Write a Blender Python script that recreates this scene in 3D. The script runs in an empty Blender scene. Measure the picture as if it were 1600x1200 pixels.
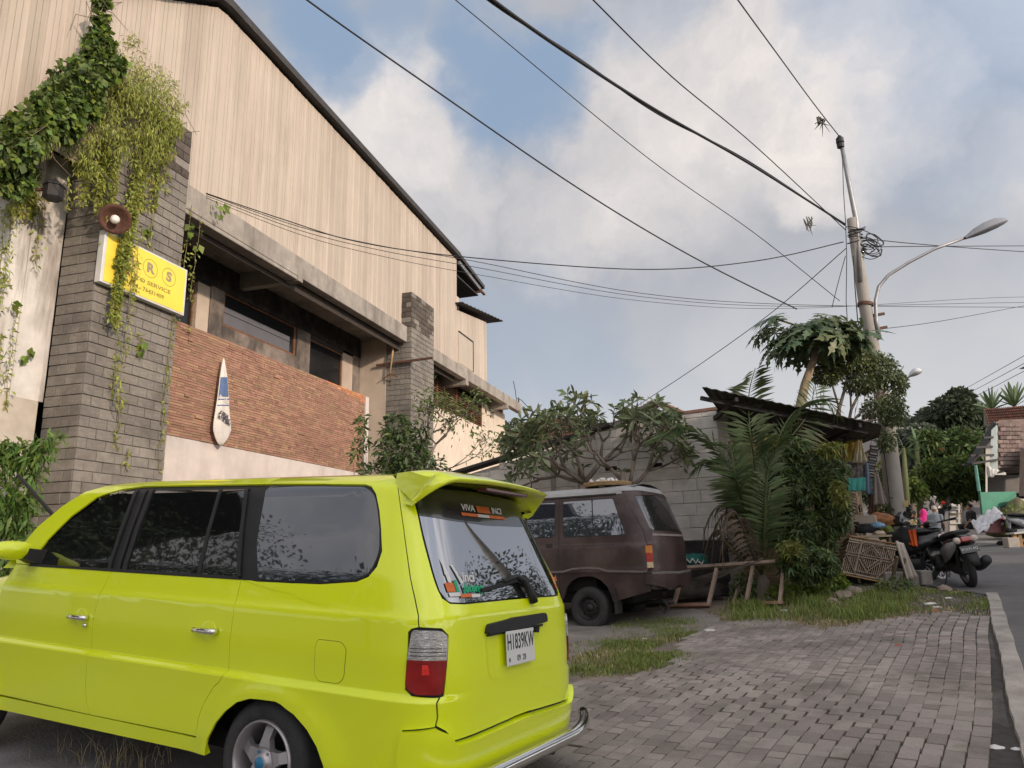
import bpy, bmesh, math, random
import numpy as np
from math import sin, cos, pi, radians, atan2, sqrt
from mathutils import Vector, Matrix
rnd = random.Random(7)
nr = np.random.RandomState(11)
SC = bpy.context.scene
COL = SC.collection
# ---------------------------------------------------------------- camera
FPX = 1156.0; PIT = radians(13.05); ROL = radians(1.2)
CAM = np.array([0, 0, 1.35])
_r0 = np.array([1, 0, 0.]); _u0 = np.array([0, -sin(PIT), cos(PIT)]); _fw = np.array([0, cos(PIT), sin(PIT)])
_rt = _r0*cos(ROL)-_u0*sin(ROL); _up = _u0*cos(ROL)+_r0*sin(ROL)
cd = bpy.data.cameras.new('camera'); cam = bpy.data.objects.new('camera', cd); COL.objects.link(cam)
cd.sensor_fit = 'HORIZONTAL'; cd.sensor_width = 36; cd.lens = 36*FPX/1600; cd.clip_start = .05; cd.clip_end = 3000
m = Matrix.Identity(4)
for i in range(3):
    m[i][0] = _rt[i]; m[i][1] = _up[i]; m[i][2] = -_fw[i]; m[i][3] = CAM[i]
cam.matrix_world = m
SC.camera = cam
def ray(x, y):
    d = _fw*FPX+_rt*(x-800)+_up*(600-y)
    return d/np.linalg.norm(d)
def hit(x, y, p0, n):
    d = ray(x, y); n = np.array(n, float)
    return CAM+d*(((np.array(p0, float)-CAM) @ n)/(d @ n))
def atY(x, y, Y): return hit(x, y, (0, Y, 0), (0, 1, 0))
# ---------------------------------------------------------------- light
SUN_AZ, SUN_EL = 134.0, 17.0
w = bpy.data.worlds.new('World'); SC.world = w; w.use_nodes = True
nt = w.node_tree; nt.nodes.clear(); L = nt.links.new
def N(t, **k):
    n = nt.nodes.new(t)
    for a, b in k.items(): setattr(n, a, b)
    return n
out = N('ShaderNodeOutputWorld')
sky = N('ShaderNodeTexSky', sky_type='NISHITA'); sky.sun_disc = False
sky.sun_elevation = radians(SUN_EL); sky.sun_rotation = radians(SUN_AZ); sky.air_density = 1.2; sky.dust_density = 2.5
bg1 = N('ShaderNodeBackground'); bg1.inputs[1].default_value = .1; L(sky.outputs[0], bg1.inputs[0])
tc = N('ShaderNodeTexCoord')
def noise(vec, sc, det=6, ro=.55):
    n = N('ShaderNodeTexNoise'); n.inputs['Scale'].default_value = sc; n.inputs['Detail'].default_value = det; n.inputs['Roughness'].default_value = ro
    L(vec, n.inputs['Vector']); return n
def math_(op, a, b, clamp=False):
    n = N('ShaderNodeMath', operation=op); n.use_clamp = clamp
    for i, v in enumerate((a, b)):
        if v is None: continue
        if isinstance(v, (int, float)): n.inputs[i].default_value = v
        else: L(v, n.inputs[i])
    return n.outputs[0]
def vmath(op, a, b=None, sc=None):
    n = N('ShaderNodeVectorMath', operation=op)
    if not isinstance(a, tuple): L(a, n.inputs[0])
    else: n.inputs[0].default_value = a
    if b is not None:
        if isinstance(b, tuple): n.inputs[1].default_value = b
        else: L(b, n.inputs[1])
    if sc is not None: n.inputs['Scale'].default_value = sc
    return n
nz = noise(tc.outputs['Generated'], 4.5, 8, .58)
off = vmath('SUBTRACT', nz.outputs['Color'], (.5, .5, .5))
off2 = vmath('SCALE', off.outputs[0], sc=.28)
vec = vmath('ADD', tc.outputs['Generated'], off2.outputs[0]).outputs[0]
vecn = vmath('NORMALIZE', vec).outputs[0]
def blob(px, py, rpx, soft=.65):
    c = ray(px, py); r = rpx/FPX
    d = vmath('DOT_PRODUCT', vecn, tuple(float(v) for v in c)).outputs['Value']
    mr = N('ShaderNodeMapRange', interpolation_type='SMOOTHSTEP')
    mr.inputs['From Min'].default_value = cos(r*(1+soft)); mr.inputs['From Max'].default_value = cos(r*max(.05, 1-soft))
    L(d, mr.inputs['Value']); return mr.outputs[0]
def union(bl):
    o = None
    for b, wgt in bl:
        v = math_('MULTIPLY', b, wgt)
        o = v if o is None else math_('MAXIMUM', o, v)
    return o
# blue gaps in the veil, then the lit cumulus, then the greyer undersides
gaps = union([(blob(500, 60, 75), 1), (blob(800, 115, 85), 1), (blob(640, 60, 60), .75), (blob(560, 120, 45), .8), (blob(1500, 60, 110), .62),
              (blob(1310, 30, 70), .55), (blob(980, 20, 60), .4), (blob(400, 10, 40), .6), (blob(1470, 230, 90), .35), (blob(700, 560, 120), .4), (blob(860, 520, 90), .35)])
lit = union([(blob(1130, 130, 130), .85), (blob(1300, 170, 110), 1), (blob(1390, 130, 60), 1), (blob(1010, 240, 130), .75), (blob(620, 200, 80), .85),
             (blob(560, 270, 60), .6), (blob(890, 330, 80), .55), (blob(1290, 300, 55), .8), (blob(950, 130, 80), .6), (blob(680, 290, 90), .5), (blob(1520, 20, 70), .5), (blob(1590, 260, 60), .45), (blob(500, 160, 50), .5)])
n2 = noise(vec, 2.2, 5, .5); n3 = noise(vec, 9, 7, .6)
sxyz = N('ShaderNodeSeparateXYZ'); L(tc.outputs['Generated'], sxyz.inputs[0])
ramp = N('ShaderNodeMapRange', interpolation_type='SMOOTHSTEP'); ramp.inputs['From Min'].default_value = .40; ramp.inputs['From Max'].default_value = .66; L(n2.outputs['Fac'], ramp.inputs['Value'])
# outside the frame: the same broken veil, driven by noise alone
ahead = vmath('DOT_PRODUCT', tc.outputs['Generated'], tuple(float(v) for v in ray(800, 400))).outputs['Value']
inv = N('ShaderNodeMapRange', interpolation_type='SMOOTHSTEP'); inv.inputs['From Min'].default_value = .72; inv.inputs['From Max'].default_value = .55; L(ahead, inv.inputs['Value'])
litall = math_('MAXIMUM', lit, math_('MULTIPLY', math_('MULTIPLY', ramp.outputs[0], .8), inv.outputs[0]))
det = N('ShaderNodeMapRange'); det.inputs['From Min'].default_value = .3; det.inputs['From Max'].default_value = .72; det.inputs['To Min'].default_value = .45; det.inputs['To Max'].default_value = 1.15; L(n3.outputs['Fac'], det.inputs['Value'])
litf = math_('MULTIPLY', litall, det.outputs[0], True)
def mixc(f, a, b):
    n = N('ShaderNodeMix', data_type='RGBA')
    if isinstance(f, (int, float)): n.inputs[0].default_value = f
    else: L(f, n.inputs[0])
    for i, v in ((6, a), (7, b)):
        if isinstance(v, tuple): n.inputs[i].default_value = (*v, 1)
        else: L(v, n.inputs[i])
    return n.outputs[2]
veil = mixc(ramp.outputs[0], (.262, .270, .300), (.335, .338, .355))
col = mixc(litf, veil, (.60, .55, .515))
hz = N('ShaderNodeMapRange', interpolation_type='SMOOTHSTEP'); hz.inputs['From Min'].default_value = .42; hz.inputs['From Max'].default_value = -.02; L(sxyz.outputs['Z'], hz.inputs['Value'])
col = mixc(math_('MULTIPLY', hz.outputs[0], .85), col, (.50, .505, .515))
gcol = mixc(math_('MULTIPLY', gaps, 1.0, True), col, (.185, .25, .35))
lowz = N('ShaderNodeMapRange'); lowz.inputs['From Min'].default_value = 0; lowz.inputs['From Max'].default_value = -.05; L(sxyz.outputs['Z'], lowz.inputs['Value'])
gcol = mixc(lowz.outputs[0], gcol, (.18, .17, .16))
# unseen sky round the low sun, brightened to lift the shaded surfaces
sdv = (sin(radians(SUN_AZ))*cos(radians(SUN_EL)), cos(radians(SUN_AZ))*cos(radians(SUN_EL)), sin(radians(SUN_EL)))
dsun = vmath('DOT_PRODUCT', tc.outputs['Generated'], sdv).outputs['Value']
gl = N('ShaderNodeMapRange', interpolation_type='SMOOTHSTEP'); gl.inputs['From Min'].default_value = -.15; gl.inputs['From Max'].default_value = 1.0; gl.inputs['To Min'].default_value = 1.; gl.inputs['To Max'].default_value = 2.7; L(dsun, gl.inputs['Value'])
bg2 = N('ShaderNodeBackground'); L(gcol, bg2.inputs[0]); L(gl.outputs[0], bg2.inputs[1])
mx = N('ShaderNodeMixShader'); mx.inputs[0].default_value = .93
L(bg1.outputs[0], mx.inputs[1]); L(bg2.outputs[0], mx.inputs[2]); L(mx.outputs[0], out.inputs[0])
sl = bpy.data.lights.new('sun', 'SUN'); sl.energy = 2.0; sl.angle = radians(2.5); sl.color = (1, .82, .66)
so = bpy.data.objects.new('sun', sl); COL.objects.link(so)
sd = Vector((sin(radians(SUN_AZ))*cos(radians(SUN_EL)), cos(radians(SUN_AZ))*cos(radians(SUN_EL)), sin(radians(SUN_EL))))
so.rotation_euler = sd.to_track_quat('Z', 'Y').to_euler(); so.location = (30, -30, 30)
SC.view_settings.view_transform = 'Standard'; SC.view_settings.look = 'None'; SC.view_settings.exposure = 0.68; SC.view_settings.gamma = 1
SC.view_settings.use_curve_mapping = False
# ---------------------------------------------------------------- materials
MATS = {}
def mat(name, col, rough=.8, var=.2, scale=5., bump=.15, bscale=40., metal=0., spec=.4, obj=0., isl=0., stain=None, sscale=1.2, samt=.5, streak=0., coat=0., trans=0., emit=None, gloss=0., stretch=None, wpos=False):
    if name in MATS: return MATS[name]
    m = bpy.data.materials.new(name); m.use_nodes = True; t = m.node_tree; nn = t.nodes; lk = t.links.new
    b = nn['Principled BSDF']; outm = nn['Material Output']
    def inp(n, i, v):
        if v is None: return
        if hasattr(v, 'type') and hasattr(v, 'links'): lk(v, n.inputs[i])
        else: n.inputs[i].default_value = v
    def mix(f, a, bb, mode='MIX'):
        n = nn.new('ShaderNodeMix'); n.data_type = 'RGBA'; n.blend_type = mode
        inp(n, 0, f); inp(n, 6, a if not isinstance(a, tuple) else (*a, 1)); inp(n, 7, bb if not isinstance(bb, tuple) else (*bb, 1)); return n.outputs[2]
    tcn = nn.new('ShaderNodeTexCoord'); vec = tcn.outputs['Object']
    if stretch:
        mp = nn.new('ShaderNodeMapping'); mp.inputs['Scale'].default_value = stretch; lk(vec, mp.inputs[0]); vec = mp.outputs[0]
    n1 = nn.new('ShaderNodeTexNoise'); n1.inputs['Scale'].default_value = scale; n1.inputs['Detail'].default_value = 5; n1.inputs['Roughness'].default_value = .6; lk(vec, n1.inputs['Vector'])
    mr = nn.new('ShaderNodeMapRange'); mr.inputs['From Min'].default_value = .3; mr.inputs['From Max'].default_value = .7; mr.inputs['To Min'].default_value = 1-var; mr.inputs['To Max'].default_value = 1+var; lk(n1.outputs['Fac'], mr.inputs['Value'])
    cc = nn.new('ShaderNodeCombineColor')
    for i in range(3): lk(mr.outputs[0], cc.inputs[i])
    c = mix(1., tuple(col), cc.outputs[0], 'MULTIPLY')
    if obj or isl:
        if obj: src = nn.new('ShaderNodeObjectInfo').outputs['Random']; a = obj
        else: src = nn.new('ShaderNodeNewGeometry').outputs['Random Per Island']; a = isl
        hs = nn.new('ShaderNodeHueSaturation')
        m2 = nn.new('ShaderNodeMapRange'); m2.inputs['To Min'].default_value = 1-a; m2.inputs['To Max'].default_value = 1+a; lk(src, m2.inputs['Value']); lk(m2.outputs[0], hs.inputs['Value'])
        m3 = nn.new('ShaderNodeMath'); m3.operation = 'MULTIPLY'; m3.inputs[1].default_value = 7.13; lk(src, m3.inputs[0])
        m4 = nn.new('ShaderNodeMath'); m4.operation = 'FRACT'; lk(m3.outputs[0], m4.inputs[0])
        m5 = nn.new('ShaderNodeMapRange'); m5.inputs['To Min'].default_value = .5-.035*a*2; m5.inputs['To Max'].default_value = .5+.035*a*2; lk(m4.outputs[0], m5.inputs['Value']); lk(m5.outputs[0], hs.inputs['Hue'])
        lk(c, hs.inputs['Color']); c = hs.outputs[0]
    if stain is not None:
        n2 = nn.new('ShaderNodeTexNoise'); n2.inputs['Detail'].default_value = 6; n2.inputs['Roughness'].default_value = .65; n2.inputs['Scale'].default_value = sscale
        if streak:
            mp2 = nn.new('ShaderNodeMapping'); mp2.inputs['Scale'].default_value = (1, 1, streak); lk(tcn.outputs['Object'], mp2.inputs[0]); lk(mp2.outputs[0], n2.inputs['Vector'])
        elif wpos: lk(nn.new('ShaderNodeNewGeometry').outputs['Position'], n2.inputs['Vector'])
        else: lk(vec, n2.inputs['Vector'])
        m2 = nn.new('ShaderNodeMapRange'); m2.inputs['From Min'].default_value = .47; m2.inputs['From Max'].default_value = .66; m2.inputs['To Max'].default_value = samt; lk(n2.outputs['Fac'], m2.inputs['Value'])
        c = mix(m2.outputs[0], c, tuple(stain))
    lk(c, b.inputs['Base Color'])
    b.inputs['Roughness'].default_value = rough; b.inputs['Metallic'].default_value = metal; b.inputs['Specular IOR Level'].default_value = spec
    b.inputs['Coat Weight'].default_value = coat; b.inputs['Coat Roughness'].default_value = .04
    if bump:
        n4 = nn.new('ShaderNodeTexNoise'); n4.inputs['Scale'].default_value = bscale; n4.inputs['Detail'].default_value = 3; lk(vec, n4.inputs['Vector'])
        bp = nn.new('ShaderNodeBump'); bp.inputs['Strength'].default_value = bump; bp.inputs['Distance'].default_value = .02; lk(n4.outputs['Fac'], bp.inputs['Height']); lk(bp.outputs[0], b.inputs['Normal'])
    sh = b.outputs[0]
    if gloss:
        g = nn.new('ShaderNodeBsdfGlossy'); g.inputs['Roughness'].default_value = .015; g.inputs['Color'].default_value = (.9, .93, 1, 1)
        fr = nn.new('ShaderNodeFresnel'); fr.inputs['IOR'].default_value = 1.5
        a1 = nn.new('ShaderNodeMath'); a1.operation = 'ADD'; a1.use_clamp = True; a1.inputs[1].default_value = gloss-.04; lk(fr.outputs[0], a1.inputs[0])
        ms = nn.new('ShaderNodeMixShader'); lk(a1.outputs[0], ms.inputs[0]); lk(sh, ms.inputs[1]); lk(g.outputs[0], ms.inputs[2]); sh = ms.outputs[0]
    if trans:
        tr = nn.new('ShaderNodeBsdfTranslucent'); lk(c, tr.inputs['Color'])
        ms = nn.new('ShaderNodeMixShader'); ms.inputs[0].default_value = trans; lk(sh, ms.inputs[1]); lk(tr.outputs[0], ms.inputs[2]); sh = ms.outputs[0]
    lk(sh, outm.inputs['Surface'])
    if emit: b.inputs['Emission Color'].default_value = (*emit[:3], 1); b.inputs['Emission Strength'].default_value = emit[3]
    MATS[name] = m; return m
def leafmat(name, col, var=.35, tr=.25, rough=.5):
    return mat(name, col, rough=rough, var=.15, scale=3, bump=0, isl=var, trans=tr, spec=.35)
# ---------------------------------------------------------------- mesh helpers
ORG = {}
class MB:
    def __init__(s): s.v = []; s.f = []
    def add(s, vs, fs):
        o = len(s.v); s.v.extend([tuple(map(float, v)) for v in vs]); s.f.extend([tuple(i+o for i in f) for f in fs])
    def quad(s, a, b, c, d): s.add([a, b, c, d], [(0, 1, 2, 3)])
    def hexa(s, b4, t4):
        s.add(list(b4)+list(t4), [(3, 2, 1, 0), (4, 5, 6, 7), (0, 1, 5, 4), (1, 2, 6, 5), (2, 3, 7, 6), (3, 0, 4, 7)])
    def box(s, c, sz, ax=None):
        c = np.array(c, float); A = np.eye(3) if ax is None else np.array(ax, float); h = [A[i]*sz[i]/2 for i in range(3)]
        q = lambda a, b, d: c+a*h[0]+b*h[1]+d*h[2]
        s.hexa([q(-1, -1, -1), q(1, -1, -1), q(1, 1, -1), q(-1, 1, -1)], [q(-1, -1, 1), q(1, -1, 1), q(1, 1, 1), q(-1, 1, 1)])
    def bar(s, p, q, wd, ht=None, upv=(0, 0, 1)):
        p = np.array(p, float); q = np.array(q, float); d = q-p; L_ = np.linalg.norm(d); d = d/L_
        u = np.array(upv, float); a = np.cross(d, u)
        if np.linalg.norm(a) < 1e-4: a = np.cross(d, (1, 0, 0))
        a /= np.linalg.norm(a); u = np.cross(a, d)
        s.box((p+q)/2, (L_, wd, ht or wd), (d, a, u))
    def tube(s, pts, r, seg=8, cap=True):
        pts = [np.array(p, float) for p in pts]; n = len(pts)
        rs = r if hasattr(r, '__len__') else [r]*n
        vs = []; ref = None
        for i, p in enumerate(pts):
            d = pts[min(i+1, n-1)]-pts[max(i-1, 0)]; d = d/(np.linalg.norm(d)+1e-9)
            if ref is None:
                ref = np.cross(d, (0, 0, 1) if abs(d[2]) < .9 else (1, 0, 0))
            a = ref-d*(ref @ d); a /= (np.linalg.norm(a)+1e-9); ref = a; b = np.cross(d, a)
            for k in range(seg):
                t = 2*pi*k/seg; vs.append(p+(a*cos(t)+b*sin(t))*rs[i])
        fs = []
        for i in range(n-1):
            for k in range(seg):
                k2 = (k+1) % seg; fs.append((i*seg+k, i*seg+k2, (i+1)*seg+k2, (i+1)*seg+k))
        if cap: fs.append(tuple(range(seg))[::-1]); fs.append(tuple((n-1)*seg+k for k in range(seg)))
        s.add(vs, fs)
    def lathe(s, c, ax, prof, seg=24):  # prof: (distance along axis, radius)
        c = np.array(c, float); d = np.array(ax, float); d /= np.linalg.norm(d)
        a = np.cross(d, (0, 0, 1) if abs(d[2]) < .9 else (1, 0, 0)); a /= np.linalg.norm(a); b = np.cross(d, a)
        vs = []; 
        for h, r in prof:
            for k in range(seg):
                t = 2*pi*k/seg; vs.append(c+d*h+(a*cos(t)+b*sin(t))*r)
        fs = [(i*seg+k, i*seg+(k+1) % seg, (i+1)*seg+(k+1) % seg, (i+1)*seg+k) for i in range(len(prof)-1) for k in range(seg)]
        s.add(vs, fs)
    def grid(s, P):  # P: 2-D list of points
        n = len(P); m_ = len(P[0]); s.add([p for r in P for p in r], [(i*m_+j, i*m_+j+1, (i+1)*m_+j+1, (i+1)*m_+j) for i in range(n-1) for j in range(m_-1)])
def linko(o): COL.objects.link(o); return o
def thing(name, label, cat, loc, group=None):
    o = bpy.data.objects.new(name, None); linko(o); loc = tuple(float(v) for v in loc); o.location = loc; o.empty_display_size = .1
    o['label'] = label; o['category'] = cat
    if group: o['group'] = group
    ORG[o.name] = np.array(loc); return o
def mesh(name, vs, fs, m, parent=None, smooth=False, label=None, cat=None, kind=None, group=None, loc=None, solid=0, bevel=0, normals=None):
    org = ORG[parent.name] if parent else (np.array(loc, float) if loc is not None else np.zeros(3))
    V = np.array(vs, float).reshape(-1, 3)-org
    me = bpy.data.meshes.new(name); me.from_pydata(V.tolist(), [], [tuple(f) for f in fs])
    if m is not None: me.materials.append(m)
    o = bpy.data.objects.new(name, me); linko(o)
    if smooth: me.shade_smooth()
    if parent: o.parent = parent; ORG[o.name] = org
    else: o.location = tuple(org); ORG[o.name] = org
    if label: o['label'] = label
    if cat: o['category'] = cat
    if kind: o['kind'] = kind
    if group: o['group'] = group
    if bevel:
        b = o.modifiers.new('bevel', 'BEVEL'); b.width = bevel; b.segments = 2; b.limit_method = 'ANGLE'; b.angle_limit = radians(40)
    if solid:
        b = o.modifiers.new('solid', 'SOLIDIFY'); b.thickness = solid; b.offset = -1
    return o
def put(mb, name, m, parent=None, **k): return mesh(name, mb.v, mb.f, m, parent, **k)
def inst(name, me, parent, mtx, m=None):
    o = bpy.data.objects.new(name, me); linko(o); o.parent = parent; ORG[o.name] = ORG[parent.name]
    o.matrix_local = Matrix.Translation(Vector(-ORG[parent.name]))@mtx
    return o
def mtx(c, x, y, z, s=(1, 1, 1)):
    M_ = Matrix.Identity(4)
    for i in range(3):
        M_[i][0] = float(x[i]*s[0]); M_[i][1] = float(y[i]*s[1]); M_[i][2] = float(z[i]*s[2]); M_[i][3] = float(c[i])
    return M_
def rawmesh(name, vs, fs, m, smooth=False):
    me = bpy.data.meshes.new(name); me.from_pydata([tuple(map(float, v)) for v in vs], [], fs); me.materials.append(m)
    if smooth: me.shade_smooth()
    return me
def brickmesh(name, m, jit=.02, seed=0):  # unit brick with chamfered outer edges (z is outwards)
    r = random.Random(seed); b = .04; v = []
    for z, q in ((-.5, 0), (.38, 0), (.5, 1)):
        for x, y in ((-1, -1), (1, -1), (1, 1), (-1, 1)):
            v.append((x*(.5-q*.012)+r.uniform(-jit, jit)*.5, y*(.5-q*.028)+r.uniform(-jit, jit), z+r.uniform(-1, 1)*.05))
    f = [(8, 9, 10, 11)]
    for l in (0, 4): f += [(l+i, l+(i+1) % 4, l+4+(i+1) % 4, l+4+i) for i in range(4)]
    return v, f
def numpy_mesh(name, V, faces_n, F, m, parent=None, **k):
    """V (n,3) world; F flat loops; faces_n verts per face (const)"""
    org = ORG[parent.name] if parent else (np.array(k.pop('loc'), float) if k.get('loc') is not None else np.zeros(3))
    k.pop('loc', None)
    V = np.asarray(V, np.float32)-org.astype(np.float32); nf = len(F)//faces_n
    me = bpy.data.meshes.new(name); me.vertices.add(len(V)); me.vertices.foreach_set('co', V.ravel())
    me.loops.add(len(F)); me.loops.foreach_set('vertex_index', np.asarray(F, np.int32))
    me.polygons.add(nf); me.polygons.foreach_set('loop_start', np.arange(0, nf*faces_n, faces_n, dtype=np.int32))
    me.update(calc_edges=True); me.materials.append(m)
    o = bpy.data.objects.new(name, me); linko(o)
    if parent: o.parent = parent
    else: o.location = tuple(float(v) for v in org)
    ORG[o.name] = org
    for q in ('label', 'kind', 'group'):
        if k.get(q): o[q] = k[q]
    if k.get('cat'): o['category'] = k['cat']
    return o
def leaves(name, C, D, ln, wd, m, parent=None, droop=.2, **k):
    """two-triangle folded leaves at C pointing along D"""
    C = np.asarray(C, float); D = np.asarray(D, float); n = len(C)
    D = D/(np.linalg.norm(D, axis=1, keepdims=True)+1e-9)
    R_ = nr.normal(size=(n, 3)); S_ = np.cross(D, R_); S_ /= (np.linalg.norm(S_, axis=1, keepdims=True)+1e-9); U_ = np.cross(S_, D)
    ln = (np.ones(n)*ln)*(nr.uniform(.65, 1.25, n)); wd = ln*(wd if np.ndim(wd) == 0 else 1)
    l = ln[:, None]; w_ = wd[:, None]
    mid = C+D*l*.5
    P0 = C; P1 = mid+S_*w_*.5+U_*w_*.12; P3 = mid-S_*w_*.5+U_*w_*.12; P2 = C+D*l+np.array([0, 0, -1])*l*droop
    V = np.stack([P0, P1, P2, P3], 1).reshape(-1, 3); b = np.arange(n)*4
    F = np.stack([b, b+1, b+2, b, b+2, b+3], 1).ravel()
    return numpy_mesh(name, V, 3, F, m, parent, **k)
def ell_pts(blobs, n, shell=.5):
    """random points inside a list of (centre, radii, weight), biased to the outside; returns points, outward dirs"""
    w_ = np.array([float(b[2]) if len(b) > 2 else 1. for b in blobs]); w_ /= w_.sum(); k = nr.choice(len(blobs), n, p=w_)
    c = np.array([b[0] for b in blobs], float)[k]; r = np.array([np.ones(3)*b[1] for b in blobs], float)[k]
    d = nr.normal(size=(n, 3)); d /= np.linalg.norm(d, axis=1, keepdims=True)
    rad = (shell+(1-shell)*nr.uniform(0, 1, n)**.5)*nr.uniform(.85, 1.12, n)
    return c+d*r*rad[:, None], d
def tree(name, label, cat, base, trunk, blobs, n, ls, asp, lm, tm, group=None, trad=.15, tilt=.5, spec_branches=True):
    t = thing(name, label, cat, base, group)
    mb = MB(); tr = [np.array(p, float) for p in trunk]
    mb.tube(tr, np.linspace(trad, trad*.55, len(tr)), 8)
    for b in blobs:
        c = np.array(b[0], float); s_ = tr[-1]*.7+tr[max(0, len(tr)-2)]*.3
        mid = (s_+c)/2+nr.normal(size=3)*.1*np.linalg.norm(c-s_); mb.tube([s_, mid, c], [trad*.45, trad*.3, trad*.1], 6)
        rr = np.ones(3)*b[1]
        for _ in range(4):
            d = nr.normal(size=3); d /= np.linalg.norm(d); mb.tube([c*.8+mid*.2, c+d*rr*.8], [trad*.13, trad*.04], 5)
    put(mb, 'trunk', tm, t, smooth=True)
    P, D = ell_pts(blobs, n, .35); D = D*.7+nr.normal(size=D.shape)*.6; D[:, 2] -= tilt*.4
    leaves('crown', P, D, ls, asp, lm, t)
    return t
def lerp(a, b, t): return np.array(a, float)*(1-t)+np.array(b, float)*t
# ground height
def gz(X, Y):
    Y_ = max(Y, -40)
    yy = .06*(min(Y_, 14)-4)+.025*max(0, min(Y_, 27)-14)+.036*max(0, min(Y_, 40)-27)+.08*max(0, min(Y_, 90)-40)
    xx = .04*(max(-14, min(X, 45))+1)
    s = max(0, min(1, (8-Y_)/3)); s = s*s*(3-2*s)
    k = max(0, min(1, (-X-1)/2.5))
    return yy+xx-.10*math.exp(-((X-.9)**2+(Y-10.6)**2)/6.)-.055*s+.10*k*(1 if Y_ < 9 else max(0, 1-(Y_-9)/6))
def gpt(px, py):
    d = ray(px, py); t = 2.
    for i in range(4000):
        p = CAM+d*t
        if p[2] < gz(p[0], p[1]): return p
        t += .01 if t < 20 else .05
    return p
MORTAR = mat('mortar', (.13, .12, .11), .95, .3, 6, .3)
# ================================================================= GROUND
def inpoly(x, y, P):
    c = False; n = len(P); j = n-1
    for i in range(n):
        if (P[i][1] > y) != (P[j][1] > y) and x < (P[j][0]-P[i][0])*(y-P[i][1])/(P[j][1]-P[i][1]+1e-12)+P[i][0]: c = not c
        j = i
    return c
xs = np.concatenate([np.linspace(-300, -30, 12), np.linspace(-25, -4, 16), np.arange(-3, 9, .25), np.linspace(9.5, 40, 40), np.linspace(45, 600, 24)])
ys = np.concatenate([np.linspace(-300, -30, 12), np.linspace(-26, 0, 20), np.arange(.5, 18, .25), np.linspace(18.5, 60, 50), np.linspace(64, 120, 20), np.linspace(140, 900, 14)])
nzv = nr.normal(size=(len(ys), len(xs)))*.006
mb = MB(); mb.grid([[(x, y, gz(x, y)-.012+(nzv[j, i] if 3 < y < 18 and -3 < x < 9 else 0)) for i, x in enumerate(xs)] for j, y in enumerate(ys)])
DIRT = mat('dirt', (.20, .165, .135), .95, .3, 1.5, .5, 60, stain=(.13, .11, .09), sscale=2.5, samt=.8)
put(mb, 'ground', DIRT, smooth=True, kind='structure')
# --- asphalt road: sheet right of the kerb strip
def roadpt(a, b):  # a along az 31, b to the right of the strip
    az_ = radians(31.); p0 = np.array([4.1, 6.38]); d = np.array([sin(az_), cos(az_)]); r = np.array([cos(az_), -sin(az_)])
    bend = 0.0
    if a > 14: bend = -.012*(a-14)**2 if a < 60 else -.012*46**2-1.1*(a-60)
    q = p0+d*a+r*(b+bend*.55)
    return q
ASPH = mat('asphalt', (.145, .14, .14), .9, .16, 2.2, .6, 160, stain=(.075, .07, .068), sscale=.7, samt=.5)
CONC = mat('concrete_light', (.36, .33, .30), .9, .2, 4, .5, 60, stain=(.2, .18, .16), sscale=3, samt=.6)
def sheet(name, b0, b1, a0, a1, h, m, step=.5, wob=0, **k):
    mb = MB(); rows = []; a = a0; i = 0
    while a <= a1:
        r = []
        nb = 2 if abs(b1-b0) < 1 else 14
        for j in range(nb):
            bb0 = b0-(1.5*max(0, min(1, (a-4.6)/2.)) if name == 'road' else 0)
            b = bb0+(b1-bb0)*j/(nb-1)
            if j == 0: b += wob*math.sin(a*3.1)*.5+wob*math.sin(a*7.7+1)*.5
            p = roadpt(a, b); r.append((p[0], p[1], gz(p[0], p[1])+h))
        rows.append(r); a += step if a < 20 else 1.2
    mb.grid(rows); return put(mb, name, m, **k)
sheet('road', -.02, 6.8, -14, 110, .012, ASPH, kind='structure', smooth=True)
# concrete strip and the black runnel beside it
mb = MB(); rows = []
for a in np.arange(-6, 4.9, .12):
    e = .008*math.sin(a*2.1)+.004*math.sin(a*13)
    b0 = -.155+e; b1 = .0+.004*math.sin(a*5)
    r = []
    for b, h in ((b0, -.01), (b0+.01, .034), (b1-.012, .036), (b1, .002)):
        p = roadpt(a, b); r.append((p[0], p[1], gz(p[0], p[1])+h))
    rows.append(r)
mb.grid(rows); put(mb, 'kerb_strip', CONC, kind='structure')
mb = MB(); rows = []
for a in np.arange(-6, 5.1, .25):
    r = []
    for b in np.linspace(-1.05, -.18, 6):
        p = roadpt(a, b); r.append((p[0], p[1], gz(p[0], p[1])+.004+.006*math.sin(a*3+b*9)))
    rows.append(r)
mb.grid(rows); put(mb, 'road_shoulder', mat('shoulder', (.085, .078, .072), .95, .3, 5, .9, 70, stain=(.15, .13, .115), sscale=3, samt=.8), kind='structure', smooth=True)
# far road edge: painted line and pale run-out on the right side
sheet('road_line', 5.9, 6.02, 10, 70, .017, mat('paint_white', (.55, .54, .52), .8, .3, 6, .1), kind='structure')
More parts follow.
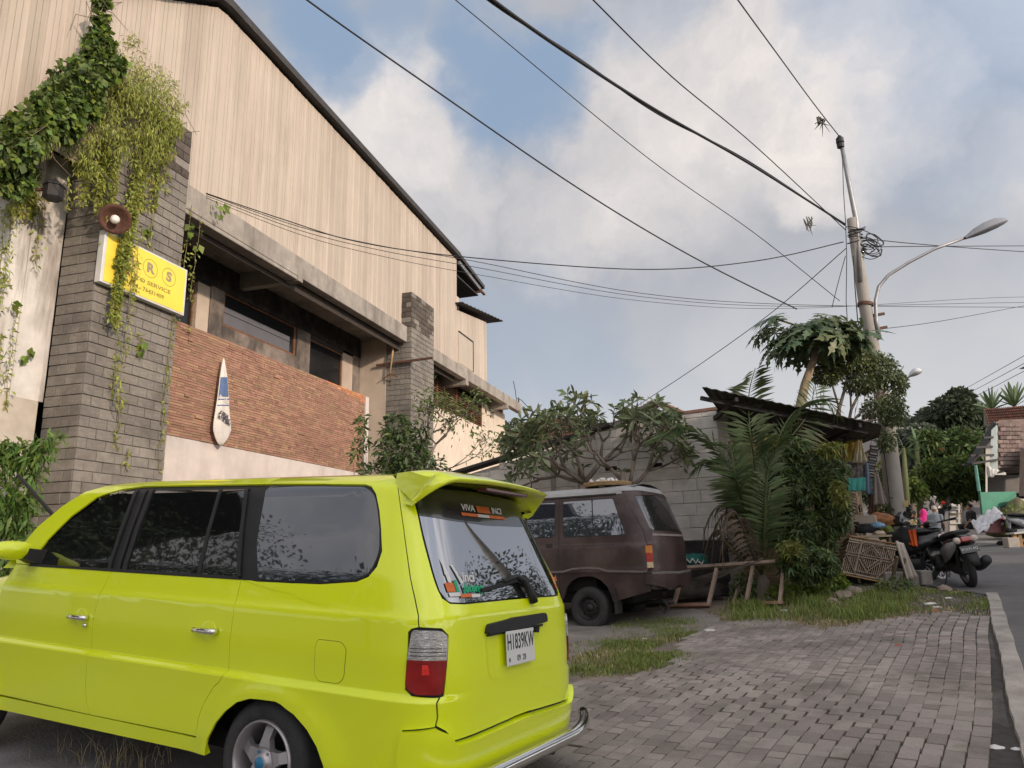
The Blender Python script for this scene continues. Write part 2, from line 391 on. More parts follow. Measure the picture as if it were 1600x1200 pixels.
# --- paving of small concrete pavers
paz = radians(32.7); pd = np.array([sin(paz), cos(paz)]); pr = np.array([cos(paz), -sin(paz)])
PP = [gpt(*q)[:2] for q in [(1542, 966), (1470, 958), (1400, 966), (1290, 985), (1200, 968), (1120, 975), (1065, 1000), (1050, 1045), (960, 1066), (885, 1068)]]
PP = [np.array([2.83, 4.94])] + PP
PP = [np.array([1.55, 2.5]), np.array([-.5, .2])]+PP[::1]
poly = [tuple(p) for p in ([np.array([.9, 1.2]), np.array([2.5, 3.75]), np.array([3.3, 4.94]), np.array([5.9, 8.88])]+PP[3:]+[np.array([-.6, 6.6]), np.array([-1.9, 6.0]), np.array([-1.95, 3.2]), np.array([-1.9, 0.])])]
PAV = mat('paver', (.27, .235, .215), .92, .2, 14, .3, 90, obj=.22, stain=(.13, .115, .10), sscale=1.7, samt=.75, wpos=True)
PAVI = mat('paver_far', (.27, .235, .215), .92, .2, 14, .3, 90, isl=.22, stain=(.13, .115, .10), sscale=1.7, samt=.75, wpos=True)
pav = thing('paving', '', '', (1.5, 5, gz(1.5, 5))); del pav['label']; del pav['category']; pav['kind'] = 'structure'
bm_ = [rawmesh('paver', *brickmesh('p', PAV, .012, s), PAV) for s in range(5)]
cells = []
W_, L_ = .112, .224
for i in range(-75, 2):
    for j in range(-45, 45):
        a = j*L_+(L_*.5 if i % 2 else 0)+.03*rnd.uniform(-1, 1)*.5; b = i*W_
        b2 = b+(.035*math.sin(a*1.3+b*.5)+.015*math.sin(a*3.1+i*.13))*min(1, .3-b)
        a2 = a+.05*math.sin(b*1.7)
        for half in ((0,) if rnd.random() > .3 else (-1, 1)):
            ll = L_ if half == 0 else L_/2
            aa = a2+half*L_/4; bb = b2*(1-.022*aa)+.012*aa*aa*0
            if b > .09: continue
            x, y = np.array([2.83, 4.94])+pd*aa+pr*bb
            if inpoly(x, y, poly): cells.append((x, y, ll, W_*(1-.022*aa)))
def vis(x, y, z):
    v = np.array([x, y, z])-CAM; k = v @ _fw
    if k < .3: return 0
    u_ = FPX*(v @ _rt)/k; v_ = FPX*(v @ _up)/k
    return abs(u_) < 830 and abs(v_) < 620 and u_ > 40
cells.sort(key=lambda c: (0 if vis(c[0], c[1], gz(c[0], c[1])) else 1, c[0]**2+c[1]**2))
rest = MB()
for n_, (x, y, ll, ww_) in enumerate(cells):
    z = gz(x, y)+.008+rnd.uniform(-.0015, .0015); e = .3
    gx = (gz(x+e, y)-gz(x-e, y))/(2*e); gy = (gz(x, y+e)-gz(x, y-e))/(2*e)
    nrm = np.array([-gx+rnd.uniform(-.006, .006), -gy+rnd.uniform(-.006, .006), 1]); nrm /= np.linalg.norm(nrm)
    t_ = rnd.uniform(-.025, .025)+.02*math.sin(x*1.1+y*.7)
    ax = np.array([sin(paz+t_), cos(paz+t_), 0]); ax -= nrm*(ax @ nrm); ax /= np.linalg.norm(ax); ay = np.cross(nrm, ax)
    gap = rnd.uniform(.004, .008)
    if n_ < 300: inst('paving_stone', rnd.choice(bm_), pav, mtx((x, y, z), ax, ay, nrm, (ll-gap, ww_-gap, .03)))
    else:
        v, f = brickmesh('p', PAV, .012, n_)
        rest.add([np.array([x, y, z])+ax*p[0]*(ll-gap)+ay*p[1]*(ww_-gap)+nrm*p[2]*.03 for p in v], f)
put(rest, 'paving_stones', PAVI, pav, kind='stuff')
print('pavers', len(cells))
# sand and dirt bed in the joints
mb = MB(); g0 = [[(x, y, gz(x, y)+.004+(.0 if inpoly(x, y, poly) else -.05)+rnd.uniform(-.003, .003)) for x in np.arange(-4.5, 5.6, .15)] for y in np.arange(0., 11, .15)]
mb.grid(g0); put(mb, 'joint_bed', mat('joint', (.055, .048, .043), .95, .3, 12, .3), kind='structure', smooth=True)
# concrete apron in front of the brown van
mb = MB(); mb.grid([[(x, y, gz(x, y)+.016) for x in np.linspace(-7, -1.93, 12)] for y in np.linspace(.5, 9.5, 20)])
put(mb, 'driveway', mat('driveway_grey', (.25, .235, .245), .92, .2, 3, .5, 50, stain=(.15, .13, .125), sscale=2, samt=.7), kind='structure', smooth=True)
CONCD = mat('concrete_dirty', (.21, .19, .175), .92, .22, 2.5, .5, 50, stain=(.12, .105, .09), sscale=1.6, samt=.7)
ap = [gpt(*q) for q in [(870, 1035), (980, 1000), (1120, 985), (1130, 965), (1090, 952), (980, 958), (860, 960)]]
ap += [np.array([-.9, 11.5, 0]), np.array([-3, 10.5, 0]), np.array([-1.6, 7.6, 0])]
mb = MB(); ct = np.mean([p[:2] for p in ap], 0)
rows = []
for s_ in (0, .35, .7, .97, 1.0):
    rows.append([(*(ct*(1-s_)+np.array(p[:2])*s_), gz(*(ct*(1-s_)+np.array(p[:2])*s_))+(.02 if s_ < 1 else -.03)) for p in ap+[ap[0]]])
mb.grid(rows); put(mb, 'concrete_apron', CONCD, kind='structure', smooth=False)
# --- grass
def grass(name, regs, n, hh, m, label=None, lean=.5, clump=0.):
    Ps = []
    for pts, wgt in regs:
        pg = [gpt(*q)[:2] for q in pts]; x0, y0 = np.min(pg, 0); x1, y1 = np.max(pg, 0); k = 0; tries = 0
        cl = [(rnd.uniform(x0, x1), rnd.uniform(y0, y1)) for _ in range(30)]
        while k < n*wgt and tries < n*wgt*30:
            tries += 1
            if clump and rnd.random() < clump:
                c = rnd.choice(cl); x = rnd.gauss(c[0], .12); y = rnd.gauss(c[1], .12)
            else: x = rnd.uniform(x0, x1); y = rnd.uniform(y0, y1)
            if inpoly(x+rnd.gauss(0, .06), y+rnd.gauss(0, .06), pg): Ps.append((x, y, gz(x, y)-.01)); k += 1
    P = np.array(Ps); k = len(P); a = nr.uniform(0, 2*pi, k); le = np.abs(nr.normal(0, lean, k)); h = hh*nr.uniform(.4, 1.3, k)
    d = np.stack([np.cos(a)*le, np.sin(a)*le, np.ones(k)], 1); d /= np.linalg.norm(d, axis=1, keepdims=True)
    s_ = np.stack([-np.sin(a+nr.uniform(-1, 1, k)), np.cos(a), np.zeros(k)], 1); wd = .0045
    V0 = P-s_*wd; V1 = P+s_*wd; M_ = P+d*h[:, None]*.6; V2 = M_+s_*wd*.8; V3 = M_-s_*wd*.8
    T = P+d*h[:, None]*.95+np.stack([np.cos(a), np.sin(a), -np.ones(k)*.3], 1)*(h*le*.5)[:, None]
    V = np.stack([V0, V1, V2, V3, T], 1).reshape(-1, 3); b = np.arange(k)*5
    F = np.stack([b, b+1, b+2, b, b+2, b+3, b+3, b+2, b+4], 1).ravel()
    return numpy_mesh(name, V, 3, F, m, kind='stuff', label=label, loc=(2, 9, gz(2, 9)))
GR = leafmat('grass_green', (.20, .25, .065), .45, .3); GD = leafmat('grass_dry', (.40, .33, .19), .35, .2)
R1 = [(880, 1012), (905, 1060), (960, 1052), (1075, 1040), (1085, 1028), (1000, 1018), (1090, 990), (1105, 968), (1000, 965), (965, 975), (930, 1000)]
R2 = [(1110, 955), (1150, 985), (1215, 972), (1290, 978), (1360, 970), (1470, 962), (1540, 966), (1548, 938), (1500, 925), (1430, 918), (1330, 925), (1230, 935)]
o = grass('grass', [(R1, .55), (R2, .35)], 26000, .06, GR, clump=.75); o['label'] = 'green grass tufts between the paving and the van'
o = grass('dry_grass', [(R1, .5), (R2, .5), ([(1150, 985), (1290, 990), (1480, 968), (1500, 950), (1300, 955), (1120, 965)], .5)], 8500, .055, GD, lean=.9, clump=.3); o['label'] = 'straw coloured dry grass along the paving edge'
o = grass('tall_weeds', [([(1125, 955), (1160, 975), (1320, 972), (1420, 958), (1440, 925), (1330, 925), (1230, 930)], 1)], 3600, .17, GR, lean=.45, clump=.92); o['label'] = 'taller weedy grass in front of the fallen frame and cage'
# weeds beside the yellow car, at the lower left corner
Ps = []
for cx, cy, nn in [(*gpt(px_, py_)[:2], n__) for px_, py_, n__ in ((175, 1200, 26), (130, 1192, 12), (225, 1205, 22), (85, 1180, 8), (205, 1190, 10))]:
    for _ in range(nn): Ps.append((rnd.gauss(cx, .07), rnd.gauss(cy, .06)))
P = []; D = []
mb = MB()
for x, y in Ps:
    a = rnd.uniform(0, 2*pi); h = rnd.uniform(.07, .20)*(1.7 if rnd.random() < .1 else 1); z = gz(x, y); l = rnd.uniform(.2, .9)*h
    mb.tube([(x, y, z-.01), (x+cos(a)*l*.3, y+sin(a)*l*.3, z+h*.6), (x+cos(a)*l, y+sin(a)*l, z+h)], [.0022, .0017, .0006], 4)
o = put(mb, 'dry_weed', GD, loc=gpt(175, 1199), label='dry wiry weeds growing beside the yellow car sill', kind='stuff')
# small litter and stones
def lump(name, px, py, sz, m, label, cat, flat=.5, seed=0, grp=None, lift=0, sub=0):
    p = gpt(px, py); r = random.Random(seed+int(px)); b = bmesh.new(); bmesh.ops.create_icosphere(b, subdivisions=2, radius=1)
    V = [(p[0]+v.co.x*sz*(1+r.uniform(-.3, .3)), p[1]+v.co.y*sz*.7*(1+r.uniform(-.3, .3)), p[2]+sz*flat*.6+lift+v.co.z*sz*flat*(1+r.uniform(-.3, .3))) for v in b.verts]
    F = [[v.index for v in f.verts] for f in b.faces]; b.free()
    return mesh(name, V, F, m, label=label, cat=cat, group=grp, loc=p)
WHT = mat('white_plastic', (.62, .61, .60), .5, .1, 8, .1); RED = mat('brick_red', (.38, .12, .07), .9, .25, 20, .3); ROCK = mat('rock', (.26, .21, .17), .95, .25, 10, .6)
for i, (px, py, s_) in enumerate([(1225, 955, .055), (1452, 945, .08), (1463, 950, .06), (1482, 936, .06), (1110, 988, .09), (1008, 999, .045), (1556, 1170, .05), (1588, 1172, .035), (1530, 1118, .03)]):
    lump('litter', px, py, s_, WHT, ['crumpled white plastic scrap in the grass near the fallen frame', 'crumpled white plastic bag on the dirt below the motorbikes', 'small white scrap beside the plastic bag below the motorbikes', 'flattened white bag in grass behind the plastic scraps', 'pale flat stone fragment at the grass edge by the paving', 'white scrap in the grass next to the brown van', 'white paper strip on the shoulder at the lower right corner', 'tiny white scrap at the right edge of the shoulder', 'white paper fleck on the paving edge near the shoulder'][i], 'litter', .25, i)
lump('brick_fragment', 1404, 1012, .04, RED, 'small red brick fragment lying on the paving', 'brick fragment', .6)
lump('brick_fragment', 1462, 957, .04, RED, 'red brick bit in the dirt behind the paving', 'brick fragment', .6, 3)
lump('brick_fragment', 1392, 997, .035, RED, 'reddish crumb beside the plastic tape on the paving', 'brick fragment', .4, 5)
for i, (px, py, s_) in enumerate([(1318, 938, .14), (1300, 945, .1), (1335, 930, .13), (1260, 940, .08), (1385, 925, .12), (1475, 925, .1)]):
    lump('rock', px, py, s_, ROCK, ['brown rock in the dirt bank below the bamboo cage', 'small rock left of the dirt bank rocks', 'rock under the corner of the bamboo cage', 'small stone among weeds by the fallen wooden frame', 'stone right of the bamboo cage foot', 'stone under the black scooter'][i], 'rock', .6, i)
mb = MB(); pts = [gpt(*q)+np.array([0, 0, .025]) for q in [(1378, 993), (1392, 996), (1415, 997), (1440, 996), (1470, 1000), (1498, 1002), (1522, 1004)]]
for i in range(len(pts)-1):
    a, b = pts[i], pts[i+1]; mb.bar(a, b+(b-a)*.05, .014 if i % 2 else .022, .003)
put(mb, 'plastic_tape', mat('tape', (.55, .36, .33), .6, .25, 30, .1), label='twisted pink and white plastic tape lying across the paving', cat='tape', loc=pts[0])
# ================================================================= WORKSHOP BUILDING
FA = radians(17.119); FD = np.array([sin(FA), cos(FA), 0]); FN = np.array([cos(FA), -sin(FA), 0]); FP = np.array([-7.0983, 11.9, 0])
def Wf(s, o, z): return FP+FD*s+FN*o+np.array([0, 0, z])
FAX = (FD, FN, np.array([0, 0, 1.]))
def fbox(mb, s0, s1, o0, o1, z0, z1): mb.box(Wf((s0+s1)/2, (o0+o1)/2, (z0+z1)/2), (abs(s1-s0), abs(o1-o0), abs(z1-z0)), FAX)
def Ff(px, py, o=0):
    h = hit(px, py, FP+FN*o, FN)-FP; return h @ FD, h[2]
PLW = mat('plaster_white', (.56, .50, .46), .9, .12, 2, .15, 60, stain=(.36, .31, .27), sscale=.8, samt=.5, streak=.25)
PLC = mat('plaster_cream', (.50, .41, .33), .9, .1, 2, .15, 60, stain=(.30, .24, .19), sscale=1.1, samt=.5, streak=.3)
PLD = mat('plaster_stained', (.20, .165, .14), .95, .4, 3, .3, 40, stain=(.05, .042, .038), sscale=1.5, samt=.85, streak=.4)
BLK = mat('flat_black', (.028, .026, .025), .9, .4, 3, .2, stain=(.12, .11, .1), sscale=3, samt=.25)  # plain matt black with paler blotches
CON = mat('concrete_old', (.30, .27, .235), .95, .2, 3, .4, 40, stain=(.12, .105, .09), sscale=1.6, samt=.65, streak=.2)
GLD = mat('dark_glass', (.015, .016, .017), .12, 0, 1, 0, spec=.25)
WOD = mat('brown_wood', (.16, .075, .04), .7, .3, 8, .2, 40)
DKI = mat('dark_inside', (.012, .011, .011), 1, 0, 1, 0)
bld = thing('workshop_building', 'tall workshop with cream corrugated cladding above a concrete canopy', 'building', Wf(6, -1, .2))
# slab 1 with fascia
mb = MB()
fbox(mb, 1.97, 12.60, -.40, -.12, 8.42, 8.97); fbox(mb, 1.97, 12.60, -2.4, -.402, 8.72, 8.96)
fbox(mb, 1.97, 6.1, -.45, -.125, 8.32, 8.418)
o = put(mb, 'canopy', CON, bld, bevel=.02)
mb = MB(); fbox(mb, 6.1, 6.32, -2.4, -.10, 8.30, 8.717); put(mb, 'canopy_beam', CON, bld, bevel=.01)
# slab 2
mb = MB(); fbox(mb, 14.62, 26.0, -.38, -.10, 8.36, 8.83); fbox(mb, 14.62, 26.0, -2.3, -.382, 8.62, 8.82)
put(mb, 'canopy', CON, bld, bevel=.02)
for s_ in (18.1, 23.5):
    mb = MB(); fbox(mb, s_, s_+.28, -1.8, -.085, 8.14, 8.615); put(mb, 'canopy_beam', CON, bld, bevel=.01)
# window wall behind bay one (o=-1.9)
OW = -1.9
def frect(name, pxl, o0, o1, m, zt=None, zb=None, parent=bld, **k):
    s0, s1 = pxl; mb = MB(); fbox(mb, s0, s1, o0, o1, zb, zt); return put(mb, name, m, parent, **k)
s_of = lambda x, y, o=OW: Ff(x, y, o)[0]
z_of = lambda x, y, o=OW: Ff(x, y, o)[1]
zb = 5.6
wL = s_of(350, 485); wR = s_of(462, 560); w2L = s_of(483, 580); w2R = s_of(535, 600)
zw1 = z_of(350, 508); zw1b = z_of(455, 553); ztop = z_of(351, 470)
c0 = s_of(307, 500); c1 = s_of(326, 510)
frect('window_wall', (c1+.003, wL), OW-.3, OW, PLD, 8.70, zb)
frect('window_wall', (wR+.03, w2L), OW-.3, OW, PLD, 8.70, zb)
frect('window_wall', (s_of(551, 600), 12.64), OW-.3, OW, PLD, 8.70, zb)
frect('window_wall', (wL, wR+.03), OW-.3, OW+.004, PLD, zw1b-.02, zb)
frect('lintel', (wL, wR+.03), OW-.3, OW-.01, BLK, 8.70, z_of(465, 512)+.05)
frect('lintel', (w2L, w2R), OW-.3, OW-.01, BLK, 8.70, z_of(483, 527))
frect('lintel', (2.0, c1), OW-.35, OW-.01, BLK, 8.70, z_of(307, 437))
frect('lintel', (2.0, 12.6), OW+.0, OW+.03, BLK, 8.70, 8.05)  # black band along the wall top, below the canopy slab
frect('reveal', (c0, c1), OW-.25, OW-.03, PLC, z_of(307, 437), zb)
frect('reveal', (w2R, s_of(551, 600)), OW-.25, OW-.02, PLC, z_of(540, 552), zb)
# windows
def window(s0, s1, z0, z1, o, frame_w=.07, mull=(), m=WOD, tran=None):
    mb = MB(); fbox(mb, s0, s1, o-.06, o, z1-frame_w, z1); fbox(mb, s0, s1, o-.06, o, z0, z0+frame_w); fbox(mb, s0, s0+frame_w, o-.06, o+.001, z0+frame_w, z1-frame_w); fbox(mb, s1-frame_w, s1, o-.06, o+.001, z0+frame_w, z1-frame_w)
    for q in mull: fbox(mb, q-.03, q+.03, o-.05, o-.002, z0+frame_w, z1-frame_w)
    if tran: fbox(mb, s0+frame_w, s1-frame_w, o-.05, o-.003, tran-.02, tran+.02)
    f = put(mb, 'window', m, bld)
    mb = MB(); fbox(mb, s0+.02, s1-.02, o-.045, o-.035, z0+.02, z1-.02); put(mb, 'pane', GLD, f)
    return f
f = window(wL, wR+.02, zw1b-.02, z_of(465, 512)+.05, OW-.05, .08)
mb = MB(); fbox(mb, wL+.06, wR-.25, OW-.080, OW-.066, zw1b+.03, zw1b+.52); put(mb, 'pane', mat('pale_reflection', (.13, .13, .145), .6, .08, 2, 0, spec=.2), f)  # pale lower pane, the reflection is put into its colour
mb = MB(); fbox(mb, wL+.06, wR-.25, OW-.064, OW-.056, zw1b+.36, zw1b+.375); put(mb, 'glazing_bar', BLK, f)
window(w2L, w2R, z_of(533, 603)-.3, z_of(483, 527), OW-.05, .05)
window(2.0, c0, zb, z_of(307, 437), OW-.12, .05)
# cross wall beside pillar two
frect('cross_wall', (12.66, 12.95), -2.3, -.93, PLC, 8.71, .2)
# body volumes (dark interior) and side/back walls
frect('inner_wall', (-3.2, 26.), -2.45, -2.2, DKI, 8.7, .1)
frect('rear_wall', (-3.2, 26.), -12, -11.7, PLC, 12.5, .1)
frect('end_wall', (25.7, 25.95), -11.7, -1.06, PLC, 8.6, .1)
# brick infill base, edge strip
frect('base_wall', (1.97, 9.84), -.33, -.15, PLW, 3.73, .1)
frect('edge_strip', (9.86, 10.06), -.33, -.135, PLW, 6.02, .1)
# second bay: pale wall, louvres, column
zl = z_of(680, 634, -1.05); sl2 = s_of(752, 668, -1.05)
PLS = mat('plaster_warm', (.62, .53, .43), .9, .1, 2, .12, 60, stain=(.45, .37, .29), sscale=.9, samt=.45, streak=.3)
frect('lower_wall', (14.62, sl2), -1.25, -1.05, PLS, zl, .1)
frect('end_column', (sl2+.002, 26.0), -1.26, -1.0, PLS, 8.35, .1)
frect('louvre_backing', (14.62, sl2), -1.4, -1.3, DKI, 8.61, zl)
n_ = 11
for i in range(n_):
    z = zl+.08+i*(8.25-zl)/n_; mb = MB(); a0 = Wf(15.6, -1.08, z); a1 = Wf(sl2-.03, -1.08, z)
    mb.box((a0+a1)/2, (sl2-15.63, .12, .022), (FD, FN*.8-np.array([0, 0, .6]), FN*.6+np.array([0, 0, .8]))); put(mb, 'louvre', WOD, bld)
for s_ in (15.5, 17.3, 19.4, 21.5, sl2-.05): frect('louvre_post', (s_, s_+.07), -1.16, -1.02, WOD, 8.35, zl)
# corrugated cladding panels
CLAD = mat('cladding', (.44, .375, .31), .6, .05, 1.1, .05, 12, obj=.10, stain=(.34, .28, .23), sscale=1.7, samt=.6, streak=.16, spec=.3)
prof_top = [(-9, 5.9), (-3.5, 9.62), (1.41, 12.93), (2.93, 13.93), (17.78, 13.47)]
ztopf = lambda s: float(np.interp(s, [p[0] for p in prof_top], [p[1] for p in prof_top]))
def panel(s0, s1, o, zb_, zt0, zt1, par, name='cladding_panel', m=CLAD):
    w_ = s1-s0; st = [0, .0, .05, .30, .33, .36, .64, .67, .70, .96, 1.0, 1.0]; oo = [-.03, 0.004, .02, .02, -.006, .02, .02, -.006, .02, .02, .035, -.03]
    v = []; 
    for t, q in zip(st, oo):
        s = s0+.010+(w_-.022)*t; v += [Wf(s, o+q, zb_), Wf(s, o+q, zt0+(zt1-zt0)*t)]
    f = [(2*i, 2*i+2, 2*i+3, 2*i+1) for i in range(len(st)-1)]
    return mesh(name, v, f, m, par)
mb = MB(); q4 = lambda o_: [Wf(-5.2, o_, 8.2), Wf(17.75, o_, 8.2), Wf(17.75, o_, 13.3), Wf(2.93, o_, 13.7), Wf(-5.2, o_, 8.3)]
mb.add(q4(-.46), [(0, 1, 2, 3, 4)]); put(mb, 'cladding_backing', mat('seam_dark', (.05, .04, .033), .9, .2, 5, 0), bld)
s = -5.2
while s < 17.77:
    s1 = min(s+.335, 17.78); t0, t1 = ztopf(s), ztopf(s1)
    panel(s, s1, -.40+rnd.uniform(-.006, .006), 8.2 if s < 1.9 else 8.965, t0, t1, bld); s = s1
mb = MB(); fbox(mb, 17.5, 17.70, -11.7, -.42, 8.9, 13.2); put(mb, 'gable_return', CLAD, bld)
# long paler sheets at the right end
panel(16.05, 16.6, -.372, 8.965, 12.95, 12.95, bld); panel(16.6, 17.2, -.372, 8.965, 12.75, 12.6, bld)
# main roof sheet, ridge to eave
RF = mat('roof_dark', (.045, .042, .042), .75, .25, 4, .3, 20)
GRY = mat('steel_grey', (.17, .18, .19), .6, .2, 5, .1, metal=.3)
pts = [(-9, 5.95), (-3.5, 9.68), (1.41, 13.0), (2.75, 13.97), (3.05, 14.02), (17.8, 13.55), (20.8, 13.2)]
mb = MB()
for (a, za), (b, zb_) in zip(pts[:-1], pts[1:]):
    q = [Wf(a, -.18, za), Wf(b, -.18, zb_), Wf(b, -12.4, zb_), Wf(a, -12.4, za)]
    mb.hexa(q, [p+np.array([0, 0, .20 if b < 18 else .16]) for p in q])
put(mb, 'roof', RF, bld)
for o_ in (-.30, -1.5, -2.7, -3.9):
    mb = MB(); mb.bar(Wf(17.85, o_, 13.36), Wf(20.5, o_, 13.08), .10, .16); put(mb, 'rafter', GRY if o_ == -.30 else RF, bld)
mb = MB(); mb.bar(Wf(20.45, -.2, 13.0), Wf(20.45, -6, 13.0), .12, .14); mb.bar(Wf(20.3, -.18, 12.93), Wf(20.8, -.2, 12.93), .10, .08); put(mb, 'eave_board', WOD, bld)
mb = MB(); fbox(mb, 17.8, 20.4, -6, -.35, 12.75, 12.80); put(mb, 'soffit', RF, bld)
# annex with its own sheet roof and hatch
for i in range(9):
    a = 17.80+i*.43; b = a+.43; panel(a, b, -.46, 8.83, 11.30+.155*(a-17.8), 11.30+.155*(b-17.8), bld)
mb = MB(); fbox(mb, 17.8, 21.66, -8, -.49, 8.83, 11.2); fbox(mb, 21.5, 21.66, -8, -.45, 11.2, 11.8); put(mb, 'annex_body', CLAD, bld)
v = []; nn = 25
for i in range(nn):
    a = 17.6+(23.2-17.6)*i/(nn-1); z = 11.55+.155*(a-17.8)+.035*(i % 2); v += [Wf(a, -.10, z), Wf(a, -8, z)]
mesh('annex_roof', v, [(2*i, 2*i+2, 2*i+3, 2*i+1) for i in range(nn-1)], RF, bld, solid=.03)
mb = MB(); fbox(mb, 18.0, 18.5, -.9, -.55, 11.5, 12.05); put(mb, 'roof_vent', PLC, bld)
s0h, z0h = Ff(716, 517, -.44); s1h, z1h = Ff(738, 530, -.44)
mb = MB(); fbox(mb, s0h, s1h, -.436, -.42, 9.1, z0h-.05); put(mb, 'hatch', CLAD, bld)
mb = MB(); fbox(mb, s0h, s1h+.05, -.44, -.40, z0h-.05, z0h+.01); fbox(mb, s1h, s1h+.05, -.44, -.40, 9.1, z0h-.051); put(mb, 'hatch_frame', BLK, bld)
# rusty rebar sticking up at the canopy end
mb = MB()
for s_, dx, h in ((25.5, -.5, 1.0), (25.75, .1, .35), (25.9, 0, .3)): mb.tube([Wf(s_, -.2, 8.8), Wf(s_+dx*.4, -.2, 8.8+h*.6), Wf(s_+dx, -.2, 8.8+h)], .018, 5)
mb.tube([Wf(25.6, -.2, 9.05), Wf(26.4, -.2, 9.1), Wf(27.3, -.1, 8.85)], .018, 5)
put(mb, 'rebar', BLK, bld)
# left wall beside the pillar
WLW = mat('wall_white_stained', (.60, .57, .53), .92, .15, 2.5, .2, 50, stain=(.16, .12, .09), sscale=2.2, samt=.8, streak=.13)
lw = thing('boundary_wall', 'tall white wall streaked with brown stains left of the corner pillar', 'wall', Wf(-3, -.9, .2))
mb = MB(); fbox(mb, -5, -.0, -1.05, -.83, 4.02, 8.55); put(mb, 'wall_panel', WLW, lw)
mb = MB(); fbox(mb, -5, -.15, -1.05, -.74, .1, 4.0); put(mb, 'lower_wall', mat('wall_cream_low', (.47, .42, .35), .92, .12, 2, .2, 50, stain=(.3, .25, .19), sscale=1.3, samt=.5), lw, bevel=.01)
for s_ in (-1.55, -.62):
    mb = MB(); fbox(mb, s_, s_+.10, -.832, -.80, 4.02, 8.5); put(mb, 'batten', WLW, lw)
# ---- pillars of grey blocks
BLO = mat('block_grey', (.215, .195, .17), .95, .18, 5, .45, 70, obj=.15, stain=(.10, .088, .078), sscale=1.1, samt=.7, wpos=True)
BLOI = mat('block_grey_joined', (.215, .195, .17), .95, .18, 5, .45, 70, isl=.15, stain=(.10, .088, .078), sscale=1.5, samt=.55)
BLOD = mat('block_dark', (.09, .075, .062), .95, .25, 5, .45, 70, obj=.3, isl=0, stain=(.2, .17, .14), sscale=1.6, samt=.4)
bmesh_b = [rawmesh('block', *brickmesh('b', BLO, .012, 40+s_), BLO) for s_ in range(4)]
bmesh_d = [rawmesh('block_dark', *brickmesh('b', BLOD, .012, 50+s_), BLOD) for s_ in range(3)]
def pillar(t, s0, s1, o0, o1, z0, z1, pitch, bl, zvis, limit=298, dark_above=99):
    mb = MB(); fbox(mb, s0+.02, s1-.02, o0+.02, o1-.02, z0, z1-.03); put(mb, 'core', MORTAR, t)
    rest = MB(); cnt = 0; rows = []
    nz_ = int((z1-z0)/pitch)
    for i in range(nz_):
        z = z1-pitch*(i+.5); par = i % 2
        # right face (normal FN, along FD) then left face (normal -FD, along FN)
        a = s0+(0 if par else .0); x = s0; k = 0
        while x < s1-.02:
            l = bl*(.5 if (k == 0 and par) else 1)*rnd.uniform(.93, 1.05)
            if s1-(x+l) < .12: l = s1-x
            rows.append((z, (x+x+l)/2, l, 'R')); x += l; k += 1
        x = o1-.022; k = 0
        while x > o0+.02:
            l = bl*(.5 if (k == 0 and not par) else 1)*rnd.uniform(.93, 1.05)
            if (x-l)-o0 < .12: l = x-o0
            rows.append((z, x-l/2, l, 'L')); x -= l; k += 1
    for z, c, l, f in rows:
        j = .012; th = .05; pr_ = rnd.uniform(-.006, .006)
        if f == 'R': cc = Wf(c, o1-th/2+pr_, z); x_, n__ = FD, FN
        else: cc = Wf(s0+th/2-.0+pr_, c, z); x_, n__ = -FN, -FD
        y_ = np.array([0, 0, 1.])
        rot = rnd.uniform(-.006, .006); x2 = x_*cos(rot)+y_*sin(rot); y2 = y_*cos(rot)-x_*sin(rot)
        if cnt < limit and z > zvis:
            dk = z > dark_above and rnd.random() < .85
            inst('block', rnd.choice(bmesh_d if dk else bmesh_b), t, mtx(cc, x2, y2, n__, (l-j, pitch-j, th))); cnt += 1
        else:
            v, f_ = brickmesh('b', BLO, .012, int(z*100+c*10)); rest.add([cc+x2*p[0]*(l-j)+y2*p[1]*(pitch-j)+n__*p[2]*th for p in v], f_)
    if rest.v: put(rest, 'blocks', BLOI, t, kind='stuff')
p1 = thing('stone_pillar', 'wide grey block pillar at the corner carrying the yellow sign', 'pillar', Wf(1, -.4, .2), 'grey block pillars of the workshop front')
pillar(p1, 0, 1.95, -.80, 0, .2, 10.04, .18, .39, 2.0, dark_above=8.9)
p2 = thing('stone_pillar', 'farther grey block pillar with dark top beyond the red brick wall', 'pillar', Wf(13.6, -.5, .2), 'grey block pillars of the workshop front')
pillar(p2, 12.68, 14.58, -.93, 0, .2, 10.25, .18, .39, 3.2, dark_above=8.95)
# ---- thin red brick infill
RBK = mat('red_brick', (.31, .178, .118), .92, .2, 10, .3, 60, obj=.22, stain=(.24, .13, .095), sscale=1.2, samt=.5)
RBKI = mat('red_brick_joined', (.315, .182, .12), .92, .2, 10, .3, 60, isl=.22, stain=(.25, .13, .095), sscale=.9, samt=.5)
ROR = mat('orange_sun_tint', (.46, .20, .10), .92, .2, 10, .3, 60, isl=.2)  # orange brick copy, the sun patch on the wall put into the colour
bw = thing('brick_wall', 'thin red brick wall panel between the two grey pillars', 'wall', Wf(6, -.2, 3.73))
mb = MB(); fbox(mb, 1.98, 9.83, -.32, -.185, 3.735, 6.03); put(mb, 'core', mat('brick_mortar', (.085, .055, .045), .95, .3, 8, .3), bw)
rb = [rawmesh('brick', *brickmesh('r', RBK, .03, 70+q), RBK) for q in range(4)]
cells = []
for i in range(42):
    z = 3.765+i*.0545; x = 1.985
    while x < 9.8:
        l = rnd.choice([.22, .24, .26, .34, .12]) if True else 0
        if 9.82-(x+l) < .08: l = 9.82-x
        cells.append((x+l/2, z, l)); x += l
cells.sort(key=lambda c: c[0]-(c[1]-4)*.25)
rest = MB(); sunlit_bricks = MB()
